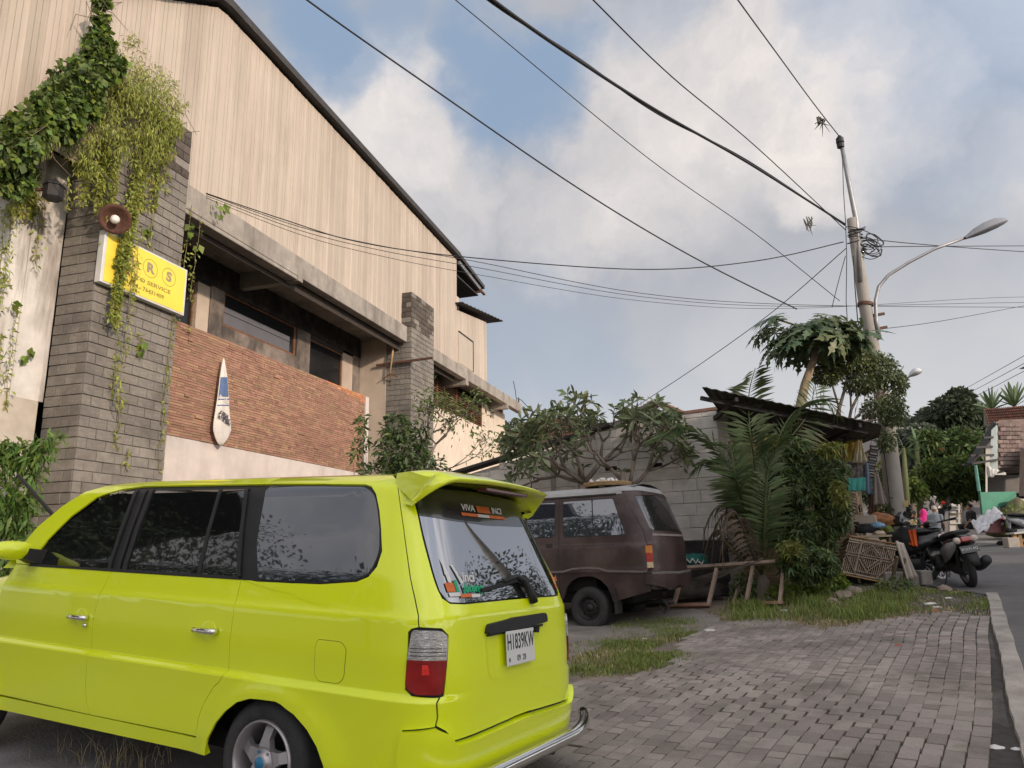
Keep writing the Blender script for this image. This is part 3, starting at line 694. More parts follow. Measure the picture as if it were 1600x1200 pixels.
for k, (x, z, l) in enumerate(cells):
    pr_ = rnd.choice([0, 0, 0, .003, -.004, .005]); 
    if rnd.random() < .006: pr_ = .03
    cc = Wf(x, -.165+pr_, z)
    if k < 298: inst('brick', rnd.choice(rb), bw, mtx(cc, FD, (0, 0, 1), FN, (l-.006, .0485, .04)))
    else:
        v, f_ = brickmesh('b', RBK, .03, k); tgt = sunlit_bricks if z > 6.3-(x-4)*.085 and x > 6 else rest
        tgt.add([cc+FD*p[0]*(l-.006)+np.array([0, 0, 1])*p[1]*.0485+FN*p[2]*.04 for p in v], f_)
put(rest, 'bricks', RBKI, bw, kind='stuff'); put(sunlit_bricks, 'bricks_orange', ROR, bw, kind='stuff', label='bricks tinted orange for the sun patch at the upper right')
# ---- text helper
def text(body, size, name, m, parent, pos, x_, y_, ext=.002, sx=1, align='CENTER', bold=0, shear=0):
    c = bpy.data.curves.new(name, 'FONT'); c.body = body; c.size = size; c.extrude = ext; c.align_x = align; c.align_y = 'CENTER'; c.offset = bold; c.shear = shear; c.resolution_u = 3
    o = bpy.data.objects.new(name, c); linko(o); dg = bpy.context.evaluated_depsgraph_get(); me = bpy.data.meshes.new_from_object(o.evaluated_get(dg)); bpy.data.objects.remove(o)
    x_ = np.array(x_, float); y_ = np.array(y_, float); z_ = np.cross(x_, y_)
    V = [np.array(pos)+x_*v.co.x*sx+y_*v.co.y+z_*v.co.z for v in me.vertices]; F = [tuple(p.vertices) for p in me.polygons]
    return mesh(name, V, F, m, parent)
UP = np.array([0, 0, 1.])
# ---- yellow sign box
SY = mat('sign_yellow', (.80, .62, .07), .45, .05, 2, 0, spec=.4, stain=(.66, .53, .12), sscale=1.5, samt=.3); SWH = mat('sign_edge', (.62, .62, .60), .4, .08, 4, 0, metal=.2)
SGR = mat('sign_grey', (.30, .24, .15), .6, .05, 4, 0); SDK = mat('sign_olive', (.27, .21, .04), .6, .05, 4, 0)
sg = thing('shop_sign', 'yellow light box sign with three circled letters on the corner pillar', 'sign', Wf(1, .02, 6.5))
mb = MB(); fbox(mb, -.03, 1.98, .012, .14, 6.04, 6.99); put(mb, 'sign_box', SWH, sg, bevel=.008)
mb = MB(); fbox(mb, .03, 1.93, .1405, .147, 6.075, 6.955); put(mb, 'sign_face', SY, sg)
for k, ch in enumerate('ARS'):
    cs = .56+.47*k; cz = 6.665; mb = MB(); R1_, R0_ = .178, .166; v = []
    for q in range(40):
        t = 2*pi*q/40; v += [Wf(cs+R1_*cos(t), .1485, cz+R1_*sin(t)), Wf(cs+R0_*cos(t), .1485, cz+R0_*sin(t))]
    mesh('ring', v, [(2*q, 2*((q+1) % 40), 2*((q+1) % 40)+1, 2*q+1) for q in range(40)], SDK, sg)
    text(ch, .25, 'letter', SGR, sg, Wf(cs, .149, cz), FD, UP, .0015, 1.15, bold=.012)
text('AUTO SERVICE', .105, 'lettering', SDK, sg, Wf(1.03, .149, 6.375), FD, UP, .0015, 1.55, bold=.002)
text('024 - 76431409', .105, 'lettering', SDK, sg, Wf(1.0, .149, 6.225), FD, UP, .0015, 1.25, bold=.002)
# ---- round lamp above the sign
RUST = mat('rust_brown', (.10, .045, .03), .75, .35, 12, .3)
lc = atY(180, 342, 11.75); ax_ = (CAM-lc); ax_ = ax_/np.linalg.norm(ax_); ax_ = ax_*.8+np.array([.1, -.25, -.30]); ax_ /= np.linalg.norm(ax_)
lm_ = thing('wall_lamp', 'rusty round dish lamp with a white bulb above the yellow sign', 'lamp', Wf(.2, 0, 7.3))
mb = MB(); mb.lathe(lc, ax_, [(-.12, .03), (-.12, .06), (-.07, .12), (-.01, .20), (.03, .262), (.037, .262), (.0, .195), (-.055, .10), (-.09, .05), (-.09, 0)], 28); put(mb, 'lamp_shade', RUST, lm_, smooth=True)
mb = MB(); mb.lathe(lc+ax_*-.07, ax_, [(0, .035), (.05, .04), (.09, .068), (.14, .078), (.19, .062), (.215, .03), (.22, 0)], 16); put(mb, 'bulb', mat('bulb', (.75, .72, .66), .3, .1, 20, 0), lm_, smooth=True)
mb = MB(); mb.tube([lc-ax_*.1, lc-ax_*.2+np.array([-.05, .1, .02]), Wf(.3, .0, 7.35)], .015, 6); put(mb, 'arm', RUST, lm_)
# ---- dark wall lantern
ln_ = thing('wall_lantern', 'black hexagonal wall lantern above the brown streaked white wall', 'lamp', Wf(-.75, -.8, 7.9))
q = atY(84, 297, 11.05)
mb = MB(); mb.lathe(q, (0, 0, 1), [(-.17, .0), (-.17, .13), (-.14, .155), (.06, .145), (.06, .165), (.10, .15), (.19, .03), (.19, 0)], 6); put(mb, 'lantern_body', mat('lantern_black', (.022, .02, .02), .6, .2, 8, .1), ln_)
mb = MB(); mb.bar(q+np.array([0, 0, .02]), Wf(-1.1, -.82, q[2]+.02), .04, .04); put(mb, 'arm', RUST, ln_)
# ---- furled banner
bn = thing('furled_banner', 'furled white banner with blue band and black lettering on the brick wall', 'banner', Wf(3.4, -.1, 3.7))
NAV = mat('banner_blue', (.09, .14, .27), .8, .15, 10, .1); CLO = mat('banner_cloth', (.62, .575, .52), .85, .1, 6, .25, 12); BKT = mat('banner_ink', (.05, .045, .06), .8, .1, 5, 0)
PT = [(350, 560, 350.8), (346.5, 577, 353.5), (344.5, 590, 355.2), (341, 620, 357), (337, 645, 358.5), (334.5, 662, 360.5), (334.2, 672, 361.3), (337, 683, 357), (341, 691, 351), (345.5, 697, 347)]
rowsb = []
for xl, y, xr in PT:
    sl_, zl_ = Ff(xl, y, .0); sr_, zr_ = Ff(xr, y, .0); c = (sl_+sr_)/2; h = (sr_-sl_)/2; zc = zl_
    rowsb.append((c, h, zc, zr_))
P = []
for c, h, z0_, z1_ in rowsb:
    P.append([Wf(c+h*cos(t), -.02+min(h*.3, .035)*(sin(t)+.35*math.sin(4*t)*sin(t)+.2*math.sin(7*t)), z0_+(z1_-z0_)*(cos(t)+1)/2) for t in np.linspace(pi, 0, 13)])
mb = MB(); mb.grid(P); put(mb, 'banner_cloth', CLO, bn, smooth=True, solid=.01)
def band(i0, i1, t0, t1, m, nm, k0=0, k1=12):
    g = []
    for a in np.linspace(0, 1, 5):
        i = i0+(i1-i0)*a; lo = int(min(i, len(P)-2)); fr = i-lo
        g.append([lerp(P[lo][j], P[lo+1][j], fr)+FN*.016 for j in range(k0, k1+1)])
    mb = MB(); mb.grid(g); put(mb, nm, m, bn, smooth=True)
band(1.95, 3.0, 0, 1, NAV, 'blue_band', 0, 10); band(3.12, 3.2, 0, 1, NAV, 'blue_stripe', 1, 11); band(3.5, 3.57, 0, 1, NAV, 'blue_stripe', 0, 12)
cB = lerp(P[3][6], P[4][6], .35)+FN*.03; sl_ = FD*.95-UP*.25; sl_ /= np.linalg.norm(sl_); ul_ = np.cross(FN, sl_); ul_ = ul_ if ul_[2] > 0 else -ul_
text('BESAR', .12, 'lettering', CLO, bn, lerp(P[3][6], P[4][6], .2)+FN*.02, sl_, ul_, .001, bold=.004)
for k_, (tx, fr) in enumerate((('KERJA', 4.15), ('PT ADHERENT', 4.45), ('PROYEK SEMAR', 4.75))):
    lo = int(fr); c = lerp(P[lo][6], P[lo+1][6], fr-lo)+FN*.03; text(tx, .095 if k_ else .105, 'lettering', BKT, bn, c, sl_, ul_, .001, .62 if k_ else 1, bold=.003, shear=.2)
# ---- bamboo stick and rusty bar on pillar two
st = thing('leaning_stick', 'long pale bamboo stick hanging beside the farther block pillar', 'stick', Wf(12.5, -.5, 7.2))
a, b = hit(619, 475, Wf(12.5, 0, 0), FD), hit(609, 585, Wf(12.5, 0, 0), FD)
mb = MB(); mb.tube([a, lerp(a, b, .3), lerp(a, b, .7)+FN*.03, b], [.035, .03, .038, .03], 7); put(mb, 'shaft', mat('bamboo_pale', (.40, .27, .15), .8, .3, 6, .2), st, smooth=True)
mb = MB()
for e in ((-.25, -.13), (.3, -.10), (.05, -.17)): mb.tube([b, b+FN*e[0]+UP*e[1]], .02, 5)
put(mb, 'foot', WOD, st)
a, b = hit(588, 571, Wf(12.55, 0, 0), FD), hit(676, 559, Wf(12.55, 0, 0), FD)
mb = MB(); mb.bar(a, b, .06, .07); put(mb, 'iron_bar', RUST, label='rusty crosswise iron bar on the farther block pillar', cat='bar', loc=a)
# ================================================================= VEHICLE SURFACE TOOLS
def vaxes(a, e, ro):
    f = np.array([sin(a)*cos(e), cos(a)*cos(e), sin(e)]); l0 = np.cross([0, 0, 1.], f); l0 /= np.linalg.norm(l0); u0 = np.cross(f, l0)
    l = l0*cos(ro)+u0*sin(ro); return f, l, np.cross(f, l)
class Body:
    def __init__(s, O, a, e, ro, ZS, YS, XZ, XR, PW, flare=()):
        s.O = np.array(O, float); s.f, s.l, s.u = vaxes(a, e, ro); s.ZS, s.YS, s.XZ, s.XR, s.PW, s.flare = ZS, YS, XZ, XR, PW, flare
        tt = np.linspace(0, pi/2, 3000); ex = -np.interp(1.0, XZ, XR)*np.sin(tt)**(2/PW); ey = .82*np.maximum(np.cos(tt), 0)**(2/PW); ex[0] = 0
        s.tt = tt; s.al = np.concatenate([[0], np.cumsum(np.hypot(np.diff(ex), np.diff(ey)))]); s.LT = s.al[-1]
    def W(s, x, y, z): return s.O+s.f*x+s.l*y+s.u*z
    def pl(s, a, z):
        w = float(np.interp(z, s.ZS, s.YS)); D = float(np.interp(z, s.XZ, s.XR)); sg = 1
        if a > 2.4: w -= .06*((a-2.4)/.9)**2
        for (cx, cz, rx, rz, amp) in s.flare:
            r = sqrt(((a-cx)/rx)**2+((z-cz)/rz)**2)
            if r < 1.9: w += amp*math.exp(-((max(r-1.03, 0))/.20)**2)
        if a >= 0: return a, w
        q = -a
        if q > s.LT: q = 2*s.LT-q; sg = -1
        if q < 0: return -q, -w
        t = float(np.interp(q, s.al, s.tt)); return -D*sin(t)**(2/s.PW), sg*w*max(0, cos(t))**(2/s.PW)
    def P(s, a, z, off=0):
        x, y = s.pl(a, z)
        if off:
            h = .006; x1, y1 = s.pl(a+h, z); x0, y0 = s.pl(a-h, z); x2, y2 = s.pl(a, z+h); x3, y3 = s.pl(a, z-h)
            t1 = np.array([x1-x0, y1-y0, 0]); t2 = np.array([x2-x3, y2-y3, 2*h]); n = np.cross(t2, t1) ; n = n/(np.linalg.norm(n)+1e-9)
            return s.W(x+n[0]*off, y+n[1]*off, z+n[2]*off)
        return s.W(x, y, z)
    def panel(s, name, poly, m, parent, off=0, rim=.012, step=.05, gap=0, mir=False, extra=(), **k):
        """panel cut from the body surface: outline in (a, z)"""
        if gap: poly = inset(poly, gap)
        bm = bmesh.new(); vs = [bm.verts.new((p[0], p[1], 0)) for p in poly]; bm.faces.new(vs); bm.normal_update()
        bmesh.ops.triangulate(bm, faces=bm.faces[:])
        xs_ = [p[0] for p in poly]; zs_ = [p[1] for p in poly]
        cuts = [((x, 0, 0), (1, 0, 0)) for x in np.arange(math.floor(min(xs_)/step)*step, max(xs_), step)]
        if min(xs_) < -.75: cuts += [((x, 0, 0), (1, 0, 0)) for x in np.concatenate([np.arange(-1.35, -.75, .02), np.arange(-2.75, -2.15, .02)]) if min(xs_) < x < max(xs_)]
        zc = sorted(set(list(np.arange(.685, .785, .012) if s.PW == 8. else [])+list(np.arange(math.floor(min(zs_)/step)*step, max(zs_), step))+[z for z in s.ZS if min(zs_) < z < max(zs_)]+list(extra)))
        cuts += [((0, z, 0), (0, 1, 0)) for z in zc if min(zs_) < z < max(zs_)]
        for co, no in cuts:
            bmesh.ops.bisect_plane(bm, geom=bm.verts[:]+bm.edges[:]+bm.faces[:], plane_co=co, plane_no=no, dist=1e-5)
        bmesh.ops.remove_doubles(bm, verts=bm.verts, dist=2e-4)
        bm.verts.index_update(); base = [(v.co.x, v.co.y) for v in bm.verts]; F = [[v.index for v in f.verts] for f in bm.faces]
        bnd = [(e.verts[0].index, e.verts[1].index) for e in bm.edges if len(e.link_faces) == 1]; bm.free()
        NN = []
        for i, (a, z) in enumerate(base):
            p = s.P(a, z); dx_ = s.P(a+.006, z)-s.P(a-.006, z); dz_ = s.P(a, z+.006)-s.P(a, z-.006); n = np.cross(dz_, dx_); n /= np.linalg.norm(n)+1e-9
            NN.append(n)
        V = [s.P(a, z)+NN[i]*off for i, (a, z) in enumerate(base)]
        if mir: V = [s.O+s.f*((p-s.O) @ s.f)-s.l*((p-s.O) @ s.l)+s.u*((p-s.O) @ s.u) for p in V]; NN = [s.f*(n @ s.f)-s.l*(n @ s.l)+s.u*(n @ s.u) for n in NN]; F = [g[::-1] for g in F]
        # check orientation
        nv = len(V)
        G = []
        for g in F:
            fn = np.zeros(3)
            for q in range(1, len(g)-1): fn = fn+np.cross(V[g[q]]-V[g[0]], V[g[q+1]]-V[g[0]])
            nn_ = np.linalg.norm(fn)
            if nn_ < 1e-9: continue
            G.append(g if fn @ NN[g[0]] > 0 else g[::-1])
        F = G
        norms = list(NN)
        if rim:
            bi = sorted({i for e in bnd for i in e}); mp = {i: nv+q for q, i in enumerate(bi)}; V = V+[V[i]-NN[i]*rim for i in bi]; norms += [NN[i] for i in bi]
            F2 = []
            cnt = {}
            for g in F:
                for q in range(len(g)): cnt[(g[q], g[(q+1) % len(g)])] = 1
            for a, b in bnd:
                if (a, b) in cnt: F2.append((b, a, mp[a], mp[b]))
                else: F2.append((a, b, mp[b], mp[a]))
        else: F2 = []
        o = mesh(name, V, list(F)+F2, m, parent, **k); me = o.data
        try:
            me.shade_smooth(); me.normals_split_custom_set_from_vertices([tuple(float(q) for q in n) for n in norms])
            ln = []
            ne = len(F)
            for p in me.polygons:
                pn = Vector(p.normal)
                for li in p.loop_indices:
                    ln.append(tuple(norms[me.loops[li].vertex_index]) if p.index < ne else tuple(pn))
            me.normals_split_custom_set([tuple(float(q) for q in n) for n in ln])
        except Exception as ex: print('normals', name, ex)
        return o
def inset(poly, g):
    n = len(poly); A = sum(poly[i][0]*poly[(i+1) % n][1]-poly[(i+1) % n][0]*poly[i][1] for i in range(n)); sg = 1 if A > 0 else -1; out = []
    for i in range(n):
        p0, p1, p2 = np.array(poly[i-1]), np.array(poly[i]), np.array(poly[(i+1) % n])
        d1 = (p1-p0)/(np.linalg.norm(p1-p0)+1e-9); d2 = (p2-p1)/(np.linalg.norm(p2-p1)+1e-9)
        n1 = np.array([-d1[1], d1[0]])*sg; n2 = np.array([-d2[1], d2[0]])*sg; b = n1+n2; b /= max(.35, b @ b/1.0); b = b*1.0
        out.append(tuple(p1+b*g*1.0))
    return out
def rpoly(poly, r, seg=5):
    out = []; n = len(poly)
    for i in range(n):
        p0, p1, p2 = [np.array(q[:2], float) for q in (poly[i-1], poly[i], poly[(i+1) % n])]; rr = poly[i][2] if len(poly[i]) > 2 else r
        if rr <= 0: out.append(tuple(p1)); continue
        d0 = p0-p1; d2 = p2-p1; l0 = np.linalg.norm(d0); l2 = np.linalg.norm(d2); k = min(rr, l0*.45, l2*.45); a = p1+d0/l0*k; b = p1+d2/l2*k
        for t in np.linspace(0, 1, seg+1): out.append(tuple(a*(1-t)**2+p1*2*t*(1-t)+b*t*t))
    return out
def wheel(parent, B, x, y, z, R, w_, rimr, tyrem, rimm, style='five', side=1, steer=0, capm=None, seg=40):
    """tyre, rim as parts of the vehicle"""
    ax = B.l*side*cos(steer)+B.f*sin(steer)
    c = B.W(x, y, z)
    mb = MB(); pr_ = [(-w_, rimr*.93), (-w_, R*.86), (-w_*.93, R*.96), (-w_*.8, R*.992), (-w_*.2, R), (-w_*.15, R*.985), (-w_*.5*0-w_*.1, R*.985), (-w_*.08, R*.99)]
    prof = [(-w_, rimr), (-w_*1.0, R*.88), (-w_*.92, R*.975), (-w_*.78, R*.997), (-w_*.22, R*.997), (-w_*.08, R*.975), (0, R*.9), (.006, R*.84), (.004, rimr*1.10), (-.008, rimr*1.02), (-.03, rimr*.97)]
    mb.lathe(c, ax, prof, seg)
    put(mb, 'tyre', tyrem, parent, smooth=True)
    ri = None; mb = MB()
    if style == 'five':
        mb.lathe(c, ax, [(-.02, rimr*1.02), (.006, rimr*1.0), (.008, rimr*.965), (-.004, rimr*.93), (-.05, rimr*.86), (-.10, rimr*.83), (-w_*.9, rimr*.80)], seg)
        ri = put(mb, 'rim', rimm, parent, smooth=True)
        e1 = np.cross(ax, B.u); e1 /= np.linalg.norm(e1); e2 = np.cross(e1, ax)
        mb = MB()
        for k in range(5):
            t = radians(93)+2*pi*k/5; d = e1*cos(t)+e2*sin(t); q = np.cross(ax, d)
            r0, r1 = .045, rimr*.90; wa, wb = .052, .036
            st_ = [(r0, wa, -.018), (r0+.03, .046, -.012), ((r0+r1)/2, .031, -.015), (r1-.02, .034, -.035), (r1, .045, -.052)]
            v = []
            for rr, ww, hh in st_:
                for sx, dh in ((-1, -.03), (-.86, .0), (.86, .0), (1, -.03)): v.append(c+d*rr+q*ww*sx+ax*(hh+dh))
            mb.add(v, [(4*i+j, 4*i+j+1, 4*i+j+5, 4*i+j+4) for i in range(4) for j in range(3)])
        put(mb, 'spoke', rimm, parent, kind='stuff')
        mb = MB(); mb.lathe(c, ax, [(-.06, .075), (-.018, .07), (-.012, .06), (-.008, .05), (.006, .044), (.010, .038), (.010, 0)], 28); put(mb, 'hub', rimm, ri, smooth=True)
        mb = MB(); mb.lathe(c, ax, [(.0105, .031), (.014, .029), (.015, 0)], 24); put(mb, 'hub_cap', capm, ri, smooth=True)
        for k in range(5):
            t = radians(57)+2*pi*k/5; p = c+(e1*cos(t)+e2*sin(t))*.056+ax*-.012
            mb = MB(); mb.lathe(p, ax, [(0, .008), (.008, .008), (.008, 0)], 6); put(mb, 'wheel_nut', capm if k == 0 else rimm, ri)
        mb = MB(); mb.lathe(c, ax, [(-.13, rimr*.8), (-.13, 0)], 24); put(mb, 'brake_disc', DKI, parent)
    else:
        mb.lathe(c, ax, [(-.02, rimr*1.03), (.004, rimr), (.004, rimr*.95), (-.03, rimr*.88), (-.045, rimr*.8), (-.03, rimr*.62), (-.015, rimr*.5), (-.02, rimr*.42), (-.03, rimr*.36), (-.0, rimr*.3), (.005, 0)], seg)
        ri = put(mb, 'rim', rimm, parent, smooth=True)
        e1 = np.cross(ax, B.u); e1 /= np.linalg.norm(e1); e2 = np.cross(e1, ax)
        mb = MB()
        for k in range(8):
            t = 2*pi*k/8; mb.lathe(c+(e1*cos(t)+e2*sin(t))*rimr*.72-ax*.034, ax, [(0, .017), (.006, .015), (.006, 0)], 10)
        put(mb, 'rim_holes', DKI, ri, kind='stuff')
# ================================================================= YELLOW-GREEN CAR
CB = Body((-.9923, 4.9234, -.0049), radians(-61.449), radians(2.654), .0185,
    [.15, .25, .385, .60, .716, .744, .90, 1.085, 1.115, 1.28, 1.50, 1.75, 1.80, 1.84],
    [.76, .80, .823, .840, .853, .820, .834, .836, .824, .79, .72, .625, .57, .45],
    [.2, .55, .8, 1.1, 1.2, 1.75, 1.84], [1.07, 1.12, 1.11, 1.08, 1.04, .79, .70], 8., flare=((-.05, .24, .445, .385, .019), (3.02, .24, .445, .385, .019)))
PAINT = mat('lime_paint', (.76, .87, .004), .30, .012, 1.5, 0, spec=.5, coat=1.0)
RUB = mat('rubber_black', (.018, .018, .019), .55, .15, 20, 0, spec=.4); TYR = mat('tyre', (.030, .030, .032), .7, .2, 12, .2, 80, stain=(.09, .085, .08), sscale=5, samt=.25)
ALLOY = mat('alloy', (.42, .40, .42), .38, .05, 8, 0, metal=.75); CHR = mat('chrome', (.75, .74, .72), .12, .05, 10, 0, metal=1.)
GLS = mat('tinted_glass', (.006, .007, .007), .05, 0, 1, 0, spec=.5, gloss=.07); GLQ = mat('tinted_glass_quarter', (.02, .024, .03), .05, 0, 1, 0, spec=.5, gloss=.14)
GLR = mat('mirror_film_glass', (.012, .014, .012), .03, 0, 1, 0, spec=.5, gloss=.30)
BLU = mat('cap_blue', (.01, .18, .35), .3, .05, 4, 0, coat=.5)
car = thing('parked_car', 'bright yellow-green minivan with tinted windows, seen from its rear corner', 'car', CB.W(1, 0, 0))
arch = [(.40, .29), (.375, .38), (.316, .47), (.25, .535), (.16, .595), (.06, .625), (-.05, .632), (-.15, .622), (-.25, .585), (-.34, .525), (-.41, .455), (-.46, .375), (-.488, .29)]
fgap = [(1.485, 1.226), (1.513, 1.10), (1.545, .95), (1.548, .84), (1.53, .69), (1.528, .52), (1.50, .43), (1.458, .368)]
rgap = [(.286, 1.226), (.281, 1.04), (.29, .867), (.287, .725), (.32, .68), (.36, .654), (.44, .551), (.475, .47), (.482, .376)]
# dark under-shell that closes the panel gaps
shell = [(3.0, .33), (2.46+.6, .29)] 
sh_poly = [(2.15, .30), (2.15, 1.22), (2.40, 1.23), (2.30, 1.40), (2.15, 1.60), (2.0, 1.70), (1.70, 1.79), (1.5, 1.825), (-.60, 1.825), (-3.0, 1.825) , (-3.0, .42), (-.60, .42), (-.52, .30), (-.50, .40), (-.44, .50), (-.36, .57), (-.25, .63), (-.05, .68), (.10, .66), (.24, .59), (.34, .50), (.42, .36), (.44, .30)]
CB.panel('under_shell', sh_poly[:9]+[(-1.75, 1.82), (-1.75, .45)]+sh_poly[11:], RUB, car, off=-.012, rim=0)
CB.panel('under_shell', sh_poly[:9]+[(-1.75, 1.82), (-1.75, .45)]+sh_poly[11:], RUB, car, off=-.012, rim=0, mir=True)
hw = .0
for mir in (False, True):
    # rear quarter wrapped round the window
    q = [(.286, 1.226)] + [(.21, 1.226), (.16, 1.222), (-.33, 1.229), (-.59, 1.252), (-.675, 1.28), (-.73, 1.33), (-.765, 1.41), (-.755, 1.52), (-.73, 1.625), (-.69, 1.715), (-.64, 1.758), (-.57, 1.772), (.36, 1.79), (.42, 1.79), (.42, 1.838), (-.74, 1.838), (-.872, 1.80), (-.92, 1.516), (-.945, 1.233), (-.966, 1.055), (-.93, 1.046), (-.912, 1.03), (-.91, .95), (-.89, .80), (-.888, .765), (-.92, .742), (-1.02, .738), (-1.055, .738), (-1.056, .65), (-1.045, .61), (-.95, .597), (-.892, .59), (-.878, .52), (-.884, .32), (-.60, .30)]+arch[::-1]+[(.482, .300), (.482, .376)]+rgap[::-1][1:]
    CB.panel('quarter_panel', q, PAINT, car, gap=.003, mir=mir, extra=(.73,))
    CB.panel('rear_door', fgap+[(x, z) for x, z in rgap[::-1]], PAINT, car, gap=.004, mir=mir)
    CB.panel('front_door', [(2.60, 1.235), (2.66, 1.1), (2.68, .9), (2.66, .72), (2.55, .70), (2.50, .372)]+fgap[::-1], PAINT, car, gap=.004, mir=mir)
    CB.panel('sill', [(2.55, .360), (2.50, .275), (.40, .292), (.43, .34), (.485, .368)], PAINT, car, rim=.04, mir=mir)
    CB.panel('front_fender', [(2.67, .705), (2.565, .69), (2.515, .372), (2.53, .29)]+[(3.02-.46*cos(t), .24+.39*sin(t)) for t in np.linspace(.15, pi-.15, 12)]+[(3.62, .30), (3.66, .70)], PAINT, car, mir=mir)
    # roof rail and A pillar
    CB.panel('roof_rail', [(.42, 1.79), (1.60, 1.795), (1.80, 1.775), (2.02, 1.715), (2.21, 1.575), (2.345, 1.41), (2.43, 1.24), (2.60, 1.24), (2.66, 1.32), (2.545, 1.50), (2.37, 1.655), (2.19, 1.76), (2.0, 1.812), (1.8, 1.834), (1.5, 1.838), (.42, 1.838)], PAINT, car, mir=mir, off=.002)
    fw_ = CB.panel('front_window', rpoly([(2.405, 1.243), (2.325, 1.40), (2.19, 1.56), (2.005, 1.69), (1.79, 1.752), (1.62, 1.768), (1.56, 1.62), (1.53, 1.48), (1.515, 1.243)], .02), GLS, car, off=-.006, rim=.004, mir=mir)
    rw_ = CB.panel('rear_window', rpoly([(1.33, 1.243), (1.365, 1.50), (1.415, 1.762), (.53, 1.762), (.42, 1.50), (.325, 1.243)], .02), GLS, car, off=-.006, rim=.004, mir=mir)
    CB.panel('window_bar', [(.67, 1.243), (.78, 1.762), (.755, 1.762), (.64, 1.243)], RUB, rw_, off=-.001, rim=.006, mir=mir)
    CB.panel('window_seal', [(2.43, 1.226), (2.40, 1.243), (.325, 1.243), (.29, 1.226)], RUB, car, off=.004, rim=.012, mir=mir)
    for a0, a1, b0, b1 in ((1.338, 1.375, 1.43, 1.465), (1.405, 1.43, 1.50, 1.525), (1.50, 1.53, 1.60, 1.63)):
        CB.panel('pillar_trim', [(a0, 1.243), (b0, 1.768), (b1, 1.768), (a1, 1.243)][::1], RUB, car, off=.002, rim=.01, mir=mir)
    for a0, b0 in ((.30, .515), ): CB.panel('pillar_trim', [(a0, 1.243), (b0, 1.768), (b0+.03, 1.768), (a0+.03, 1.243)], RUB, car, off=.002, rim=.01, mir=mir)
    CB.panel('quarter_window', rpoly([(.155, 1.236, .03), (-.33, 1.241, 0), (-.585, 1.263, .05), (-.68, 1.30, .06), (-.745, 1.41, .05), (-.74, 1.52, 0), (-.715, 1.62, 0), (-.675, 1.715, .05), (-.57, 1.76, .04), (.365, 1.777, .04), (.26, 1.43, 0)], .02), GLQ, car, off=-.004, rim=.003, mir=mir)
    CB.panel('window_gasket', [(.158, 1.23), (-.33, 1.234), (-.588, 1.257), (-.69, 1.295), (-.756, 1.41), (-.75, 1.52), (-.724, 1.625), (-.683, 1.72), (-.572, 1.768), (.375, 1.785), (.26, 1.43)], RUB, car, off=-.0065, rim=.0, mir=mir)
    CB.panel('fuel_lid' if not mir else 'side_trim', inset(rpoly([(-.356, .957), (-.513, .957), (-.548, .927), (-.53, .786), (-.498, .755), (-.366, .753), (-.336, .781), (-.342, .925)], .03), .003), PAINT, car, off=.0015, rim=.01, mir=mir)
    CB.panel('lid_seam', inset(rpoly([(-.356, .957), (-.513, .957), (-.548, .927), (-.53, .786), (-.498, .755), (-.366, .753), (-.336, .781), (-.342, .925)], .03), -.002), RUB, car, off=.0006, rim=0, mir=mir)
    # tail lamps: clear top, red base, dark gasket behind
    lp = rpoly([(-.935, 1.043), (-1.075, 1.040), (-1.106, 1.012), (-1.096, .905), (-1.072, .79), (-1.066, .752), (-.955, .745), (-.898, .772), (-.897, .82), (-.914, .94)], .02)
    CB.panel('lamp_gasket', inset(lp, -.006), RUB, car, off=.001, rim=.006, mir=mir, step=.03)
    top = [p for p in lp]
    def clip(poly, zc, keep_above):
        out = []
        for i in range(len(poly)):
            a, b = poly[i], poly[(i+1) % len(poly)]; ia = (a[1] > zc) == keep_above; ib = (b[1] > zc) == keep_above
            if ia: out.append(a)
            if ia != ib: t = (zc-a[1])/(b[1]-a[1]); out.append((a[0]+(b[0]-a[0])*t, zc))
        return out
    LCL = mat('lamp_clear', (.44, .43, .42), .12, .3, 30, .2, 50, metal=.5, coat=1., stretch=(1, 1, 3)); LRD = mat('lamp_red', (.26, .006, .006), .1, .3, 9, .06, 60, coat=1.)
    lo = clip(lp, .905, False); hi = clip(lp, .905, True)
    tl = CB.panel('tail_lamp', lo, LRD, car, off=.012, rim=.014, mir=mir, step=.03)
    th_ = CB.panel('tail_lamp', hi, LCL, car, off=.012, rim=.014, mir=mir, step=.03)
    for i in range(7):
        z = .915+i*.0085
        if i < 6: CB.panel('lens_rib', [(-.925, z), (-1.09, z), (-1.09, z+.0028), (-.925, z+.0028)], RUB if i % 2 else LCL, th_, off=.0155, rim=.004, mir=mir, step=.05)
    CB.panel('reflector', [(-.975, .84), (-1.01, .84), (-1.005, .885), (-.98, .885)], mat('lamp_bright', (.75, .03, .02), .2, .2, 60, .2, coat=1), tl, off=.0135, rim=.002, mir=mir)
    # bumper corner and bumper
    pass
L2 = 2*CB.LT; mr_ = lambda a: -L2-a
g = [(-.895, .585), (-.96, .592), (-1.048, .605), (-1.10, .578), (-1.15, .528), (-1.30, .530)]
h = [(-1.2, .30), (-.89, .305), (-.883, .52)]
CB.panel('rear_bumper', h[::-1][:1]+g+[(-CB.LT, .545)]+[(mr_(a), z) for a, z in g[::-1]]+[(mr_(a), z) for a, z in h[::-1]]+[(-CB.LT, .335)]+h[:2], PAINT, car, off=.03, rim=.06)
